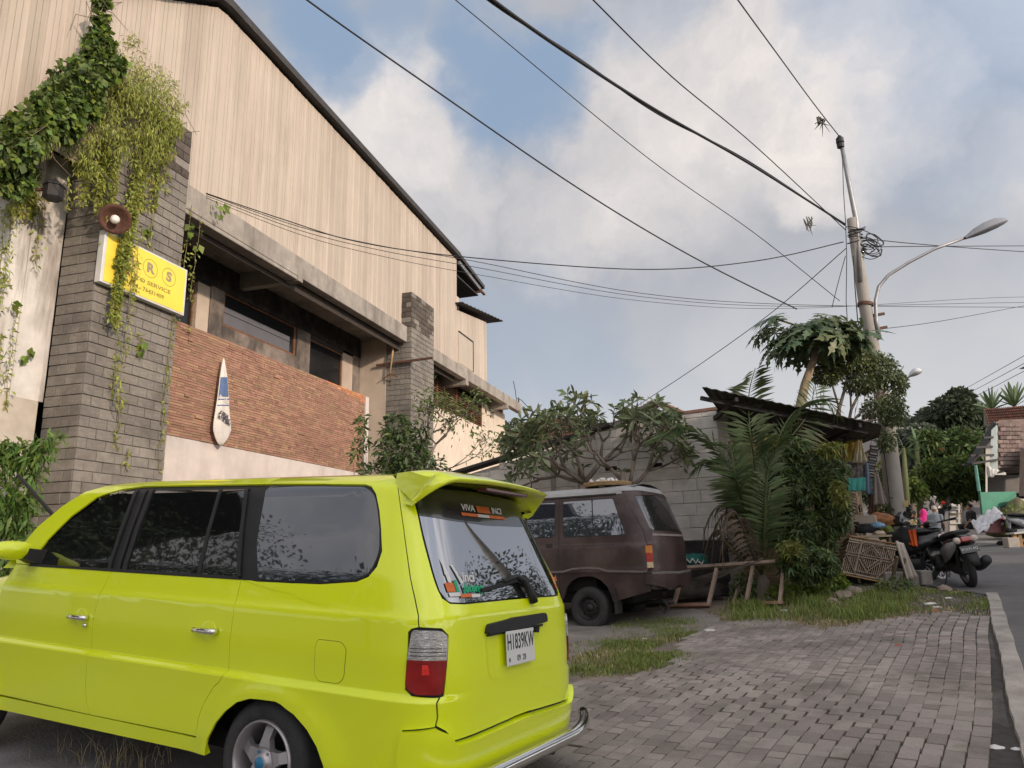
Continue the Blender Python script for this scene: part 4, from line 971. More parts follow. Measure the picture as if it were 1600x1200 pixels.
# tailgate: one panel, cut round the glass
gl = [(-1.0, 1.735), (-1.03, 1.60), (-1.052, 1.45), (-1.075, 1.32), (-1.09, 1.235), (-1.107, 1.195), (-1.15, 1.175), (-1.22, 1.168), (-1.74, 1.172)]
glo = [(a+(-.015 if 0 else .012), z-(.010 if z < 1.25 else 0)) for a, z in gl]
g = [(-1.25, 1.157), (-1.14, 1.163), (-1.095, 1.19), (-1.078, 1.235), (-1.062, 1.32), (-1.04, 1.45), (-1.018, 1.60), (-.985, 1.745), (-.985, 1.79), (-.878, 1.79), (-.924, 1.516), (-.949, 1.233), (-.970, 1.056), (-1.08, 1.051), (-1.116, 1.018), (-1.105, .905), (-1.082, .79), (-1.075, .742), (-1.061, .738), (-1.062, .65), (-1.052, .615), (-1.10, .588), (-1.145, .54), (-1.3, .545)]
CB.panel('tailgate', g+[(-CB.LT, .56)]+[(mr_(a), z) for a, z in g[::-1]]+[(-CB.LT, 1.161)], PAINT, car, gap=.0015, extra=(.73,))
# rear glass across the full width
gp = rpoly([(-1.003, 1.75, 0), (-1.03, 1.60, 0), (-1.075, 1.32, 0), (-1.093, 1.225, 0), (-1.13, 1.172, .05), (-1.25, 1.166, .0), (-1.746, 1.170, 0), (-L2+1.25, 1.166, 0), (-L2+1.13, 1.172, .05), (-L2+1.093, 1.225, 0), (-L2+1.075, 1.32, 0), (-L2+1.03, 1.60, 0), (-L2+1.003, 1.75, 0), (-1.746, 1.775, 0)], .0)
rg = CB.panel('rear_glass', gp, GLR, car, off=-.004, rim=.003)
CB.panel('sunshade_band', [(-1.01, 1.745), (-1.035, 1.60), (-1.3, 1.585), (-1.746, 1.575), (-L2+1.3, 1.585), (-L2+1.035, 1.60), (-L2+1.01, 1.745), (-1.746, 1.77)], mat('band_black', (.02, .022, .02), .25, .1, 5, 0, gloss=.05), rg, off=-.0025, rim=0)
def RP(y, z, off=.0):  # point on rear face from lateral y
    lo, hi = -L2+.9, -.9
    for _ in range(40):
        m_ = (lo+hi)/2; x, yy = CB.pl(m_, z)
        if yy > y: hi = m_
        else: lo = m_
    return CB.P(m_, z, off)
# stickers
def sticker(y0, y1, z0, z1, m, nm='sticker', off=.002, sl=0):
    g = [[RP(y, z+sl*(y0-y), off) for y in np.linspace(y0, y1, 4)] for z in (z0, z1)]
    mb = MB(); mb.grid(g); return put(mb, nm, m, rg)
SW_ = mat('sticker_white', (.65, .64, .62), .5, .05, 10, 0); SO_ = mat('sticker_orange', (.62, .14, .03), .5, .1, 10, 0); SGN = mat('sticker_green', (.01, .36, .16), .5, .1, 10, 0); SYL = mat('sticker_amber', (.6, .3, .03), .5, .1, 10, 0)
ylat = -CB.l
def stext(b, size, m, y, z, sx=1, bold=.001, shear=0):
    return text(b, size, 'sticker_lettering', m, rg, RP(y, z, .004), ylat, CB.u*.97+CB.f*.24, .0006, sx, bold=bold, shear=shear)
sticker(.63, .55, 1.196, 1.215, SW_); sticker(.55, .45, 1.189, 1.206, SO_); sticker(.45, .37, 1.186, 1.203, SW_)
sticker(.635, .575, 1.218, 1.262, SO_); sticker(.57, .545, 1.215, 1.275, SGN); sticker(.61, .585, 1.264, 1.30, SW_)
mb = MB(); mb.add([RP(.615, 1.30, .003), RP(.585, 1.30, .003), RP(.605, 1.385, .003)], [(0, 1, 2)]); put(mb, 'sticker_spire', SW_, rg)
mb = MB(); mb.add([RP(.55, 1.35, .003), RP(.535, 1.35, .003), RP(.49, 1.26, .003), RP(.515, 1.255, .003)], [(0, 1, 2, 3)]); put(mb, 'sticker_spire', SW_, rg)
stext('inci', .075, SW_, .43, 1.285, 1.15, .002); stext('Jateng', .062, SGN, .42, 1.232, 1.25, .0022, .2)
sticker(-.60, -.64, 1.225, 1.30, SYL); sticker(-.64, -.70, 1.228, 1.29, SW_); sticker(-.60, -.70, 1.205, 1.222, SO_); stext('inci', .05, SO_, -.665, 1.26, 1., .002)
stb = [(.28, .10, SO_), (.10, -.03, SW_), (-.03, -.22, SO_)]
for y0, y1, m_ in stb: sticker(y0, y1, 1.618, 1.636, m_)
stext('VIVA', .05, SW_, .19, 1.664, 1.35, .0015); sticker(.09, -.06, 1.645, 1.685, SO_); stext('INCI', .05, SW_, -.14, 1.664, 1.2, .0015)
# roof
P = []
for x in list(np.arange(-.74, 1.5, .12))+[1.5, 1.7, 1.85, 2.0, 2.1, 2.19]:
    zt = float(np.interp(x, [1.5, 1.8, 2.0, 2.19], [1.838, 1.834, 1.812, 1.76])); yw = float(np.interp(zt, CB.ZS, CB.YS)); r = []
    for t in np.linspace(1, -1, 21): r.append(CB.W(x, yw*t, zt+.045*(1-t*t)*min(1, yw/.45)))
    P.append(r)
mb = MB(); mb.grid(P); put(mb, 'roof', PAINT, car, smooth=True)
# windscreen, bonnet and front: simple but whole
P = []
for t in np.linspace(0, 1, 8):
    x = 2.19+(2.78-2.19)*t; z = 1.765+(1.20-1.765)*t; yw = float(np.interp(z, CB.ZS, CB.YS))-.02; P.append([CB.W(x+.10*(1-s_*s_)*(1), yw*s_, z) for s_ in np.linspace(1, -1, 11)])
mb = MB(); mb.grid(P); put(mb, 'windscreen', GLS, car, smooth=True)
def sect(x, zt, zb_, wd, n=24): return [CB.W(x, wd*math.copysign(abs(cos(t))**.35, cos(t)), zb_+(zt-zb_)*(abs(sin(t))**.4)) for t in np.linspace(0, pi, n)]
mb = MB(); mb.grid([sect(2.66, 1.22, .66, .815), sect(2.8, 1.20, .66, .81), sect(3.1, 1.15, .66, .80), sect(3.45, 1.06, .66, .78), sect(3.68, .95, .5, .74), sect(3.75, .80, .45, .68), sect(3.77, .6, .42, .6)]); put(mb, 'bonnet', PAINT, car, smooth=True)
for sg in (1, -1):
    mb = MB(); mb.box(CB.W(3.65, .55*sg, .82), (.12, .26, .14), (CB.f, CB.l, CB.u)); put(mb, 'headlight', LCL, car, bevel=.03)
mb = MB(); mb.box(CB.W(3.71, 0, .45), (.2, 1.5, .26), (CB.f, CB.l, CB.u)); put(mb, 'front_bumper', PAINT, car, bevel=.06)
mb = MB(); mb.box(CB.W(3.72, 0, .80), (.06, .7, .13), (CB.f, CB.l, CB.u)); put(mb, 'grille', RUB, car, bevel=.01)
# underbody
mb = MB(); mb.box(CB.W(1.2, 0, .33), (3.8, 1.25, .10), (CB.f, CB.l, CB.u)); mb.box(CB.W(-.75, 0, .40), (.6, 1.3, .2), (CB.f, CB.l, CB.u)); mb.box(CB.W(1.3, 0, .45), (1.6, 1.5, .14), (CB.f, CB.l, CB.u)); put(mb, 'underbody', DKI, car)
for x in (0, 3.02):
    for sg in (1, -1):
        wheel(car, CB, x, .80*sg, .31, .312, .21, .207, TYR, ALLOY, 'five', sg, capm=BLU)
        mb = MB(); mb.box(CB.W(x, .50*sg, .48), (.9, .22, .40), (CB.f, CB.l, CB.u)); put(mb, 'wheel_well', DKI, car)
# door handles with dished recess
for sx, nm in ((.335, 'r'), (1.54, 'f')):
    hx = .478 if nm == 'r' else 1.685; hz = .938 if nm == 'r' else .932
    for sg in (1, -1):
        yb = float(np.interp(hz, CB.ZS, CB.YS))
        dish = []
        for t in np.linspace(0, 2*pi, 25)[:-1]: dish.append((hx-.005+.062*cos(t), hz+.052*sin(t)))
        g = []
        for rr, dp in ((1.0, .0015), (.8, -.006), (.5, -.014), (.05, -.017)):
            g.append([CB.W(hx-.01+.058*rr*cos(t), sg*(yb+dp+.004), hz+.058*rr*sin(t)) for t in np.linspace(0, 2*pi, 25)])
        mb = MB(); mb.grid(g); 
        mb = MB(); mb.tube([CB.W(hx+.10, sg*(yb+.004), hz-.002), CB.W(hx+.088, sg*(yb+.024), hz-.001), CB.W(hx+.03, sg*(yb+.032), hz), CB.W(hx-.04, sg*(yb+.034), hz), CB.W(hx-.075, sg*(yb+.028), hz), CB.W(hx-.085, sg*(yb+.004), hz)], [.013, .015, .0155, .017, .018, .017], 10)
        h = put(mb, 'door_handle', CHR, car, smooth=True)
        mb = MB(); mb.lathe(CB.W(hx-.01, sg*(yb-.0035), hz), CB.l*sg, [(0.0, .064), (.004, .060), (.0045, .05), (.0035, 0)], 28); put(mb, 'handle_recess', PAINT, h, smooth=True)
    if nm == 'f':
        mb = MB(); mb.lathe(CB.W(hx-.08, .845, hz-.045), CB.l, [(0, .013), (.012, .012), (.014, 0)], 14); put(mb, 'key_lock', CHR, car, smooth=True)
# wing mirrors
for sg in (1, -1):
    g = []
    for t, s_ in ((0, .55), (.04, .85), (.12, 1.), (.17, .95), (.19, .8)):
        g.append([CB.W(2.40-t*.75+.07, sg*(.83+.02+.19*(.5+.5*cos(a)) if 0 else (.955+.135*s_*cos(a))), 1.335+.065*s_*math.copysign(abs(sin(a))**.7, sin(a))) for a in np.linspace(0, 2*pi, 19)])
    mb = MB(); mb.grid(g); mb.grid([g[-1], [lerp(p, np.mean(g[-1][:18], 0), .35)-CB.f*.02 for p in g[-1]], [lerp(p, np.mean(g[-1][:18], 0), .98)-CB.f*.03 for p in g[-1]]]); o = put(mb, 'wing_mirror', PAINT, car, smooth=True)
    mb = MB(); mb.add(g[0], [tuple(range(18))]); put(mb, 'mirror_glass', GLQ, o)
    mb = MB(); mb.hexa([CB.W(2.47, sg*.79, 1.24), CB.W(2.30, sg*.79, 1.24), CB.W(2.30, sg*.90, 1.28), CB.W(2.42, sg*.90, 1.28)], [CB.W(2.40, sg*.77, 1.34), CB.W(2.28, sg*.77, 1.34), CB.W(2.31, sg*.88, 1.35), CB.W(2.40, sg*.88, 1.35)]); put(mb, 'mirror_foot', RUB, o)
# roof spoiler
g = []
for y in np.linspace(-1, 1, 41):
    ay = abs(y); yy = .668*y; e = max(0, (ay-.80)/.20); xt = -1.03+.09*ay**3+.13*e**1.5; drop = .125*e**1.8
    zt = 1.812-.022*ay**2-drop; ztop = 1.872-.030*ay**2-.012*e
    L_ = [CB.W(-.60, yy*.86, ztop+.004), CB.W(-.74, yy*.95, ztop+.004), CB.W(-.88, yy*.985, (ztop+zt)/2+.012+drop*.28), CB.W(xt+.035, yy, zt+.014), CB.W(xt, yy, zt), CB.W(xt+.03, yy*.99, zt-.018), CB.W(xt+.10, yy*.97, zt-.012+drop*.10), CB.W(-.82, yy*.95, ztop-.075-drop*.55), CB.W(-.70, yy*.92, ztop-.085-drop*.4), CB.W(-.60, yy*.88, ztop-.06)]
    g.append(L_+[L_[0]])
mb = MB(); mb.grid(g); n0 = len(g[0]); mb.add(g[0][:-1], [tuple(range(n0-1))]); mb.add(g[-1][:-1], [tuple(range(n0-1))]); sp = put(mb, 'roof_spoiler', PAINT, car, smooth=True)
mb = MB(); mb.box(CB.W(-.955, 0, 1.768), (.07, .50, .022), (CB.f, CB.l, CB.u)); put(mb, 'brake_light', mat('brake_dark', (.10, .02, .03), .25, .1, 10, 0, coat=.6), sp, bevel=.006)
# wiper, plate recess, handle trim, plate
WP = lambda y, z, o_=.02: RP(y, z, o_)
mb = MB(); mb.bar(WP(.36, 1.215, .012), WP(-.10, 1.262, .014), .012, .02); mb.bar(WP(-.10, 1.262, .016), WP(-.20, 1.245, .018), .02, .025); put(mb, 'wiper_blade', RUB, car)
mb = MB(); mb.tube([WP(.1, 1.252, .022), WP(-.06, 1.275, .028), WP(-.13, 1.25, .03), WP(-.165, 1.17, .03), WP(-.18, 1.13, .02)], [.012, .015, .02, .024, .026], 8); put(mb, 'wiper_arm', RUB, car, smooth=True)
rec = CB.panel('plate_recess', rpoly([(-1.415, 1.0), (-1.43, .785), (-1.52, .765), (-2.0, .765), (-2.05, .80), (-2.075, 1.02)], .04), PAINT, car, off=.0012, rim=0)
trm = CB.panel('handle_trim', rpoly([(-1.405, 1.003), (-1.425, 1.05, .05), (-1.745, 1.068, 0), (-2.085, 1.072, .05), (-2.10, 1.02, .05), (-1.745, 1.003, 0)], .012), RUB, car, off=.028, rim=.03)
CB.panel('recess_shade', [(-1.425, 1.0), (-2.06, 1.01), (-2.06, .998), (-1.425, .988)], RUB, car, off=.010, rim=.01)
mb = MB(); mb.lathe(RP(-.17, 1.0, .02), -CB.u, [(0, .02), (.03, .018), (.03, 0)], 8); put(mb, 'lock_button', RUB, car)
mb = MB(); g0 = RP(.045, .91, .02); nrm = np.cross(ylat, CB.u*.995+CB.f*.03); nrm /= np.linalg.norm(nrm)
PY = ylat; PU = CB.u*.992+CB.f*.09; PU /= np.linalg.norm(PU); PN = np.cross(PY, PU); pc = RP(.03, .91, .026)
pc = RP(.05, .912, .028)
mb.box(pc, (.325, .178, .006), (PY, PU, PN)); pl_ = put(mb, 'number_plate', mat('plate_white', (.66, .66, .64), .45, .04, 8, 0), car, bevel=.003)
PB = mat('plate_black', (.02, .02, .025), .5, .05, 4, 0)
text('H1839KW', .115, 'plate_lettering', PB, pl_, pc+PU*.028+PN*.0035, PY, PU, .0008, .62, bold=.001)
text('09  28', .045, 'plate_lettering', PB, pl_, pc-PU*.057+PN*.0035, PY, PU, .0008, .9)
text('\u25cf', .03, 'plate_mark', PB, pl_, pc-PU*.06-PY*.135+PN*.0035, PY, PU, .0008, .6)
# chrome guard tube below the bumper, tow hook
pts = [CB.W(-1.20, y, .365) if abs(y) < .5 else CB.W(-1.20+.13*((abs(y)-.5)/.46)**2, y, .365+.035*((abs(y)-.5)/.46)) for y in np.linspace(.94, -.97, 26)]
mb = MB(); mb.tube(pts, .036, 14); put(mb, 'chrome_guard', CHR, car, smooth=True)
for y in (.3, -.40): 
    mb = MB(); mb.box(CB.W(-1.03, y, .33), (.22, .04, .06), (CB.f, CB.l, CB.u)); put(mb, 'bracket', RUB, car)
mb = MB(); mb.tube([CB.W(-.6, -.5, .28), CB.W(-1.08, -.5, .27)], .03, 10); put(mb, 'exhaust', RUB, car)
# ================================================================= BROWN VAN
VB = Body((1.3563, 11.1741, .3509), radians(-60), radians(-.5), 0,
    [.30, .50, .72, .76, .80, 1.0, 1.10, 1.12, 1.22, 1.5, 1.72, 1.80, 1.86, 1.91],
    [.74, .775, .785, .797, .785, .785, .783, .772, .765, .735, .70, .675, .64, .52],
    [.3, .7, 1.1, 1.3, 1.8, 1.91], [.98, 1.02, 1.02, .98, .80, .72], 7.)
VP_ = mat('maroon_paint', (.044, .027, .026), .5, .35, 3, .05, 60, spec=.4, stain=(.12, .085, .08), sscale=1.6, samt=.5, coat=.15)
VR = mat('van_roof_grey', (.34, .34, .345), .65, .15, 2, .05, 30, stain=(.17, .17, .18), sscale=1.5, samt=.6)
VG = mat('van_glass', (.03, .035, .05), .08, .1, 2, 0, gloss=.27); VGD = mat('van_glass_dark', (.02, .02, .022), .15, .1, 2, 0, gloss=.06); VRB = mat('van_rubber', (.03, .028, .028), .8, .2, 10, 0)
van = thing('parked_van', 'old maroon van with grey roof and worn black wheels by the block wall', 'van', VB.W(.5, 0, 0))
va = [(.34, .45), (.30, .56), (.22, .64), (.11, .69), (0, .70), (-.12, .69), (-.22, .645), (-.31, .56), (-.36, .46), (-.38, .36)]
for mir in (False, True):
    VB.panel('body_side', [(-.925, .50), (-.893, .735), (-.893, 1.10), (-.882, 1.27), (-.748, 1.79), (-.72, 1.84), (3.0, 1.84), (3.0, .42), (.40, .36)]+va, VP_, van, mir=mir, rim=.05)
    VB.panel('roof_side', [(-.62, 1.795), (-.72, 1.80), (-.68, 1.905), (3.0, 1.905), (3.0, 1.80)], VR, van, mir=mir, off=.004)
    for nm, a0, a1, z0, z1 in (('side_window', .32, -.13, 1.24, 1.735), ('side_window', -.15, -.62, 1.24, 1.735), ('side_window', .92, .47, 1.25, 1.735), ('side_window', 1.75, 1.0, 1.25, 1.735)):
        sl = .05 if a1 < -.5 else 0
        pg = rpoly([(a0, z0), (a0+(.02 if a0 < .4 and a0 > 0 else 0), z1), (a1+.09 if a1 < -.5 else a1, z1), (a1, z0)], .035)
        w_ = VB.panel(nm, pg, VG if nm else VG, van, off=.003, rim=.006, mir=mir)
        VB.panel('window_rubber', inset(pg, -.018), VRB, w_, off=.0015, rim=.004, mir=mir)
    VB.panel('side_moulding', [(-.88, .735), (-.40, .748), (-.33, .75), (-.2, .79), (0, .80), (.2, .79), (.33, .755), (.45, .75), (3.0, .75), (3.0, .775), (.45, .775), (.33, .78), (.2, .815), (0, .825), (-.2, .815), (-.33, .775), (-.40, .772), (-.88, .76)], mat('moulding_grey', (.15, .13, .13), .6, .2, 5, 0), van, off=.008, rim=.01, mir=mir)
    for a in (.42, .95, 1.85): VB.panel('door_seam', [(a, .45), (a-.01, 1.0), (a-.02, 1.79), (a-.032, 1.79), (a-.022, 1.0), (a-.012, .45)], VRB, van, off=.0012, rim=0, mir=mir)
    VB.panel('body_seam', [(.40, 1.105), (-.45, 1.105), (-.45, 1.115), (.40, 1.115)], VRB, van, off=.0015, rim=0, mir=mir)
    VB.panel('gutter', [(-.60, 1.788), (3.0, 1.788), (3.0, 1.805), (-.60, 1.805)], VRB, van, off=.014, rim=.015, mir=mir)
    lt = VB.panel('tail_lamp', [(-.872, 1.09), (-.965, 1.09), (-.965, .79), (-.882, .79)], mat('lamp_old_red', (.35, .03, .02), .3, .2, 20, .2), van, off=.010, rim=.02, mir=mir)
    VB.panel('indicator', [(-.874, 1.085), (-.963, 1.085), (-.963, .99), (-.876, .99)], mat('lamp_amber', (.50, .18, .03), .3, .2, 20, .2), lt, off=.013, rim=.002, mir=mir)
    VB.panel('reverse_lamp', [(-.88, .87), (-.963, .87), (-.963, .795), (-.882, .795)], mat('lamp_cream', (.48, .40, .24), .3, .2, 20, .2), lt, off=.013, rim=.002, mir=mir)
    L3 = VB.LT
    VB.panel('tailgate', [(-L3, .50), (-L3, 1.28), (-1.05, 1.28), (-.99, 1.30), (-.92, 1.76), (-L3, 1.80), (-L3, 1.86), (-.73, 1.845), (-.76, 1.75), (-.89, 1.27), (-.90, 1.10), (-.97, 1.095), (-.97, .785), (-.90, .735), (-.93, .52)], VP_, van, mir=mir)
    rwn = VB.panel('rear_window', [(-L3, 1.285), (-1.05, 1.285), (-.995, 1.31), (-.925, 1.755), (-L3, 1.795)], VGD, van, off=-.002, rim=.003, mir=mir)
    VB.panel('garnish', [(-L3, 1.21), (-L3, 1.24), (-1.0, 1.24), (-1.0, 1.21)], mat('garnish_grey', (.24, .21, .20), .5, .2, 6, 0), van, off=.008, rim=.01, mir=mir)
    VB.panel('rear_bumper', [(-.86, .745), (-L3, .72), (-L3, .55), (-1.3, .50), (-.85, .60)], VP_, van, off=.05, rim=.08, mir=mir)
    VB.panel('bumper_strip', [(-.93, .755), (-L3, .73), (-L3, .70), (-.93, .72)], mat('moulding_grey', (.15, .13, .13)), van, off=.056, rim=.01, mir=mir)
L3 = VB.LT
for mir in (False, True): VB.panel('under_shell', [(2.9, .75), (2.9, 1.85), (-L3, 1.87), (-L3, .55), (-.85, .55), (-.5, .75)], VRB, van, off=-.012, rim=0, mir=mir)
VB.panel('roof_rear', [(-.60, 1.835), (-.60, 1.908), (-2*L3+.60, 1.908), (-2*L3+.60, 1.835)], VR, van, off=.005, rim=.01)
hd = VB.panel('door_handle', [(.60, 1.10), (.50, 1.10), (.50, 1.15), (.60, 1.15)], VRB, van, off=.004, rim=.004)
P = []
for x in list(np.linspace(-.70, 3.0, 14)): P.append([VB.W(x, .52*t, 1.91+.05*(1-t*t)) for t in np.linspace(1, -1, 13)])
mb = MB(); mb.grid(P); put(mb, 'roof', VR, van, smooth=True)
mb = MB(); mb.grid([[VB.W(3.0, y, .42) for y in (.77, 0, -.77)], [VB.W(3.12, y, .9) for y in (.77, 0, -.77)], [VB.W(3.0, y, 1.2) for y in (.77, 0, -.77)], [VB.W(2.9, y*.9, 1.84) for y in (.77, 0, -.77)]]); put(mb, 'front_panel', VP_, van, smooth=True)
mb = MB(); mb.box(VB.W(1.1, 0, .42), (3.4, 1.2, .16), (VB.f, VB.l, VB.u)); mb.box(VB.W(1.3, 0, .8), (2.8, 1.3, .6), (VB.f, VB.l, VB.u)); put(mb, 'underbody', DKI, van)
for x in (0, 2.2):
    for sg in (1, -1): wheel(van, VB, x, .74*sg, .28, .285, .17, .155, TYR, mat('rim_black', (.022, .022, .023), .5, .3, 10, 0, metal=.3), 'steel', sg, seg=32)
mb = MB(); mb.box(VB.W(-.42, .70, .38), (.02, .22, .34), (VB.f, VB.l, VB.u)); put(mb, 'mud_flap', VRB, van)
mb = MB(); mb.tube([VB.W(-.3, .1, .3), VB.W(-.8, .12, .33), VB.W(-1.0, .12, .32)], .028, 8); put(mb, 'exhaust', VRB, van, smooth=True)
mb = MB(); mb.tube([VB.W(-.9, .3, .36), VB.W(-.98, .3, .28), VB.W(-.92, .3, .2), VB.W(-.85, .3, .28)], .02, 6); put(mb, 'tow_hook', VRB, van)
# tray of drying scraps on the van roof
tp = VB.W(-.15, .2, 1.962)
ty = thing('drying_tray', 'round bamboo tray with white drying scraps on the van roof', 'tray', tp)
mb = MB(); mb.lathe(tp, VB.u, [(-.01, 0), (-.01, .33), (.035, .36), (.045, .36), (.012, .33), (.012, 0)], 28); put(mb, 'tray', mat('tray_bamboo', (.40, .27, .14), .8, .25, 12, .3), ty, smooth=False)
for k in range(16):
    a = rnd.uniform(0, 2*pi); r = rnd.uniform(0, .25); c = tp+VB.f*r*cos(a)+VB.l*r*sin(a)+VB.u*.04; mb = MB(); h = rnd.uniform(.02, .06)*(2 if k == 3 else 1)
    ax3 = np.array([[rnd.gauss(0, 1) for _ in range(3)] for _ in range(2)]); x_ = ax3[0]/np.linalg.norm(ax3[0]); z_ = np.cross(x_, ax3[1]); z_ /= np.linalg.norm(z_)
    mb.box(c, (.13, .09, h), (x_, np.cross(z_, x_), z_)); put(mb, 'white_scrap', WHT, ty, bevel=.01)
# ================================================================= BLOCK WALL AND LEAN-TO
WDv = np.array([sin(radians(118)), cos(radians(118)), 0]); WNv = np.array([cos(radians(118)), -sin(radians(118)), 0]); WP0 = np.array([3.45, 12.3, 0])
if WNv[1] > 0: WNv = -WNv
WAX = (WDv, WNv, UP)
def Ww(t, o, z): return WP0+WDv*t+WNv*o+UP*z
def wbox(mb, t0, t1, o0, o1, z0, z1): mb.box(Ww((t0+t1)/2, (o0+o1)/2, (z0+z1)/2), (abs(t1-t0), abs(o1-o0), abs(z1-z0)), WAX)
def Wpx(px, py, o=0): h = hit(px, py, WP0+WNv*o, WNv)-WP0; return h @ WDv, h[2]
def WP3(px, py, o=0): return hit(px, py, WP0+WNv*o, WNv)
AAC = mat('aac_block', (.62, .585, .55), .95, .10, 3, .25, 60, obj=.08, stain=(.36, .32, .28), sscale=1.1, samt=.7, wpos=True)
wl = thing('block_wall', 'pale lightweight block wall with blackened base behind the maroon van', 'wall', Ww(-2.5, 0, .5))
top = lambda t: float(np.interp(t, [-6.2, -5.1, -3.1, -2.0, -1.0, .2], [2.75, 2.92, 3.30, 3.56, 3.66, 3.68]))
bv = [rawmesh('wall_block', *brickmesh('w', AAC, .010, 90+s_), AAC) for s_ in range(4)]
v = []; n_ = 20
ts = np.linspace(-6.2, .0, n_); mb = MB()
for a, b in zip(ts[:-1], ts[1:]):
    mb.hexa([Ww(a, -.16, .1), Ww(b, -.16, .1), Ww(b, -.03, .1), Ww(a, -.03, .1)], [Ww(a, -.16, top(a)-.02), Ww(b, -.16, top(b)-.02), Ww(b, -.03, top(b)-.02), Ww(a, -.03, top(a)-.02)])
put(mb, 'core', mat('mortar_pale', (.34, .31, .28), .95, .3, 6, .3), wl)
for i in range(-1, 10):
    z0 = 1.74+i*.205; t = -6.2+rnd.uniform(0, .5); 
    while t < -.01:
        l = rnd.choice([.6, .6, .6, .42, .3]); l = min(l, -.005-t)
        if -t-l < .1: l = -.005-t
        if l < .06: t += l; continue
        zt = min(top(t), top(t+l)); h = min(.195, zt-z0)
        if h > .05: inst('wall_block', rnd.choice(bv), wl, mtx(Ww(t+l/2, -.02+rnd.uniform(-.004, .004), z0+h/2), WDv, UP, WNv, (l-.006, h+.004 if h > .19 else h, .045)))
        elif False: pass
        t += l
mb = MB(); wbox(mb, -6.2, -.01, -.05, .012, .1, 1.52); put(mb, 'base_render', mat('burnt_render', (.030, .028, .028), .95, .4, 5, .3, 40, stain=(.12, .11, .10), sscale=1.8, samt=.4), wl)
for t in (-3.08, ): mb = MB(); wbox(mb, t-.05, t+.05, -.06, .016, 1.53, top(t)-.06); put(mb, 'pilaster', CON, wl)
mb = MB(); wbox(mb, .002, .17, -.2, .04, .3, 3.62); put(mb, 'corner_column', CON, wl, bevel=.01)
for px, py in ((955, 732), (1025, 727)):
    t, z = Wpx(px, py); mb = MB(); wbox(mb, t-.11, t+.11, .0, .0145, z-.035, z+.035); put(mb, 'vent_hole', DKI, wl)
mb = MB(); mb.bar(Ww(-6.3, -.08, top(-6.2)+.03), Ww(-1.9, -.08, top(-1.9)+.05), .34, .05); put(mb, 'roof_verge', RF, wl)
mb = MB(); mb.bar(Ww(-1.25, -.08, 3.67), Ww(.2, -.08, 3.71), .2, .05); put(mb, 'coping', mat('coping_red', (.24, .13, .10), .9, .3, 6, .3), wl)
# lean-to kiosk
BAMP = mat('bamboo_strip_pale', (.34, .26, .17), .85, .25, 8, .2, 50); SHB = mat('bamboo_mat', (.24, .175, .105), .9, .3, 20, .4, 30, stretch=(1, 1, 5), stain=(.09, .075, .045), sscale=2, samt=.6); PLK = mat('plank_grey', (.20, .155, .115), .9, .3, 6, .3, 40, obj=.25)
PAL = mat('post_pale', (.46, .37, .26), .85, .15, 6, .15)
_sv = (WDv, WNv, WP0, WAX)
WP0 = np.array([3.52, 12.27, 0]); WDv = np.array([5.74, 12.78, 0])-WP0; WDv /= np.linalg.norm(WDv); WNv = np.array([WDv[1], -WDv[0], 0]); WAX = (WDv, WNv, UP); KL = 2.26
SDv = np.array([sin(radians(31)), cos(radians(31)), 0]); SNv = np.array([SDv[1], -SDv[0], 0]); SAX = (SDv, SNv, UP); KC = WP0+WDv*KL
def sbox(mb, d0, d1, o0, o1, z0, z1): mb.box(KC+SDv*(d0+d1)/2+SNv*(o0+o1)/2+UP*(z0+z1)/2, (abs(d1-d0), abs(o1-o0), abs(z1-z0)), SAX)
sh = thing('roadside_kiosk', 'bamboo walled roadside kiosk with a dark sheet metal lean-to roof', 'kiosk', Ww(1, -1, .7))
mb = MB(); wbox(mb, .1, KL-.02, -.08, -.03, .4, 3.25); put(mb, 'wall_mat', SHB, sh)
for i in range(46):
    z = .75+i*.054; mb = MB(); wbox(mb, .12, KL, -.028, -.008+rnd.uniform(0, .01), z, z+.034); put(mb, 'bamboo_strip', SHB, sh)
for t in (.12, 1.1, KL-.03): mb = MB(); wbox(mb, t-.03, t+.03, -.03, .03, .4, 3.2); put(mb, 'post', PLK, sh)
for i in range(42):
    z = .80+i*.055; mb = MB(); sbox(mb, .03, .66, .0, .02+rnd.uniform(0, .01), z, z+.036); put(mb, 'side_slat', SHB if rnd.random() < .6 else BAMP, sh)
mb = MB(); sbox(mb, .0, .7, -.05, -.003, .3, 3.0); put(mb, 'side_wall', PLK, sh)
for d_ in (.72, .86, 1.42): mb = MB(); sbox(mb, d_-.03, d_+.03, -.03, .035, .5, 3.0); put(mb, 'door_post', PAL, sh)
mb = MB(); sbox(mb, .90, 1.38, -.02, .01, .8, 2.3); put(mb, 'door_panel', mat('door_board', (.33, .22, .155), .85, .2, 5, .2, stretch=(1, 1, .2)), sh)
mb = MB(); wbox(mb, .1, KL+.6, -3.3, -3.2, .4, 3.0); wbox(mb, .0, .1, -3.2, -.05, .4, 3.3); put(mb, 'rear_wall', PLK, sh)
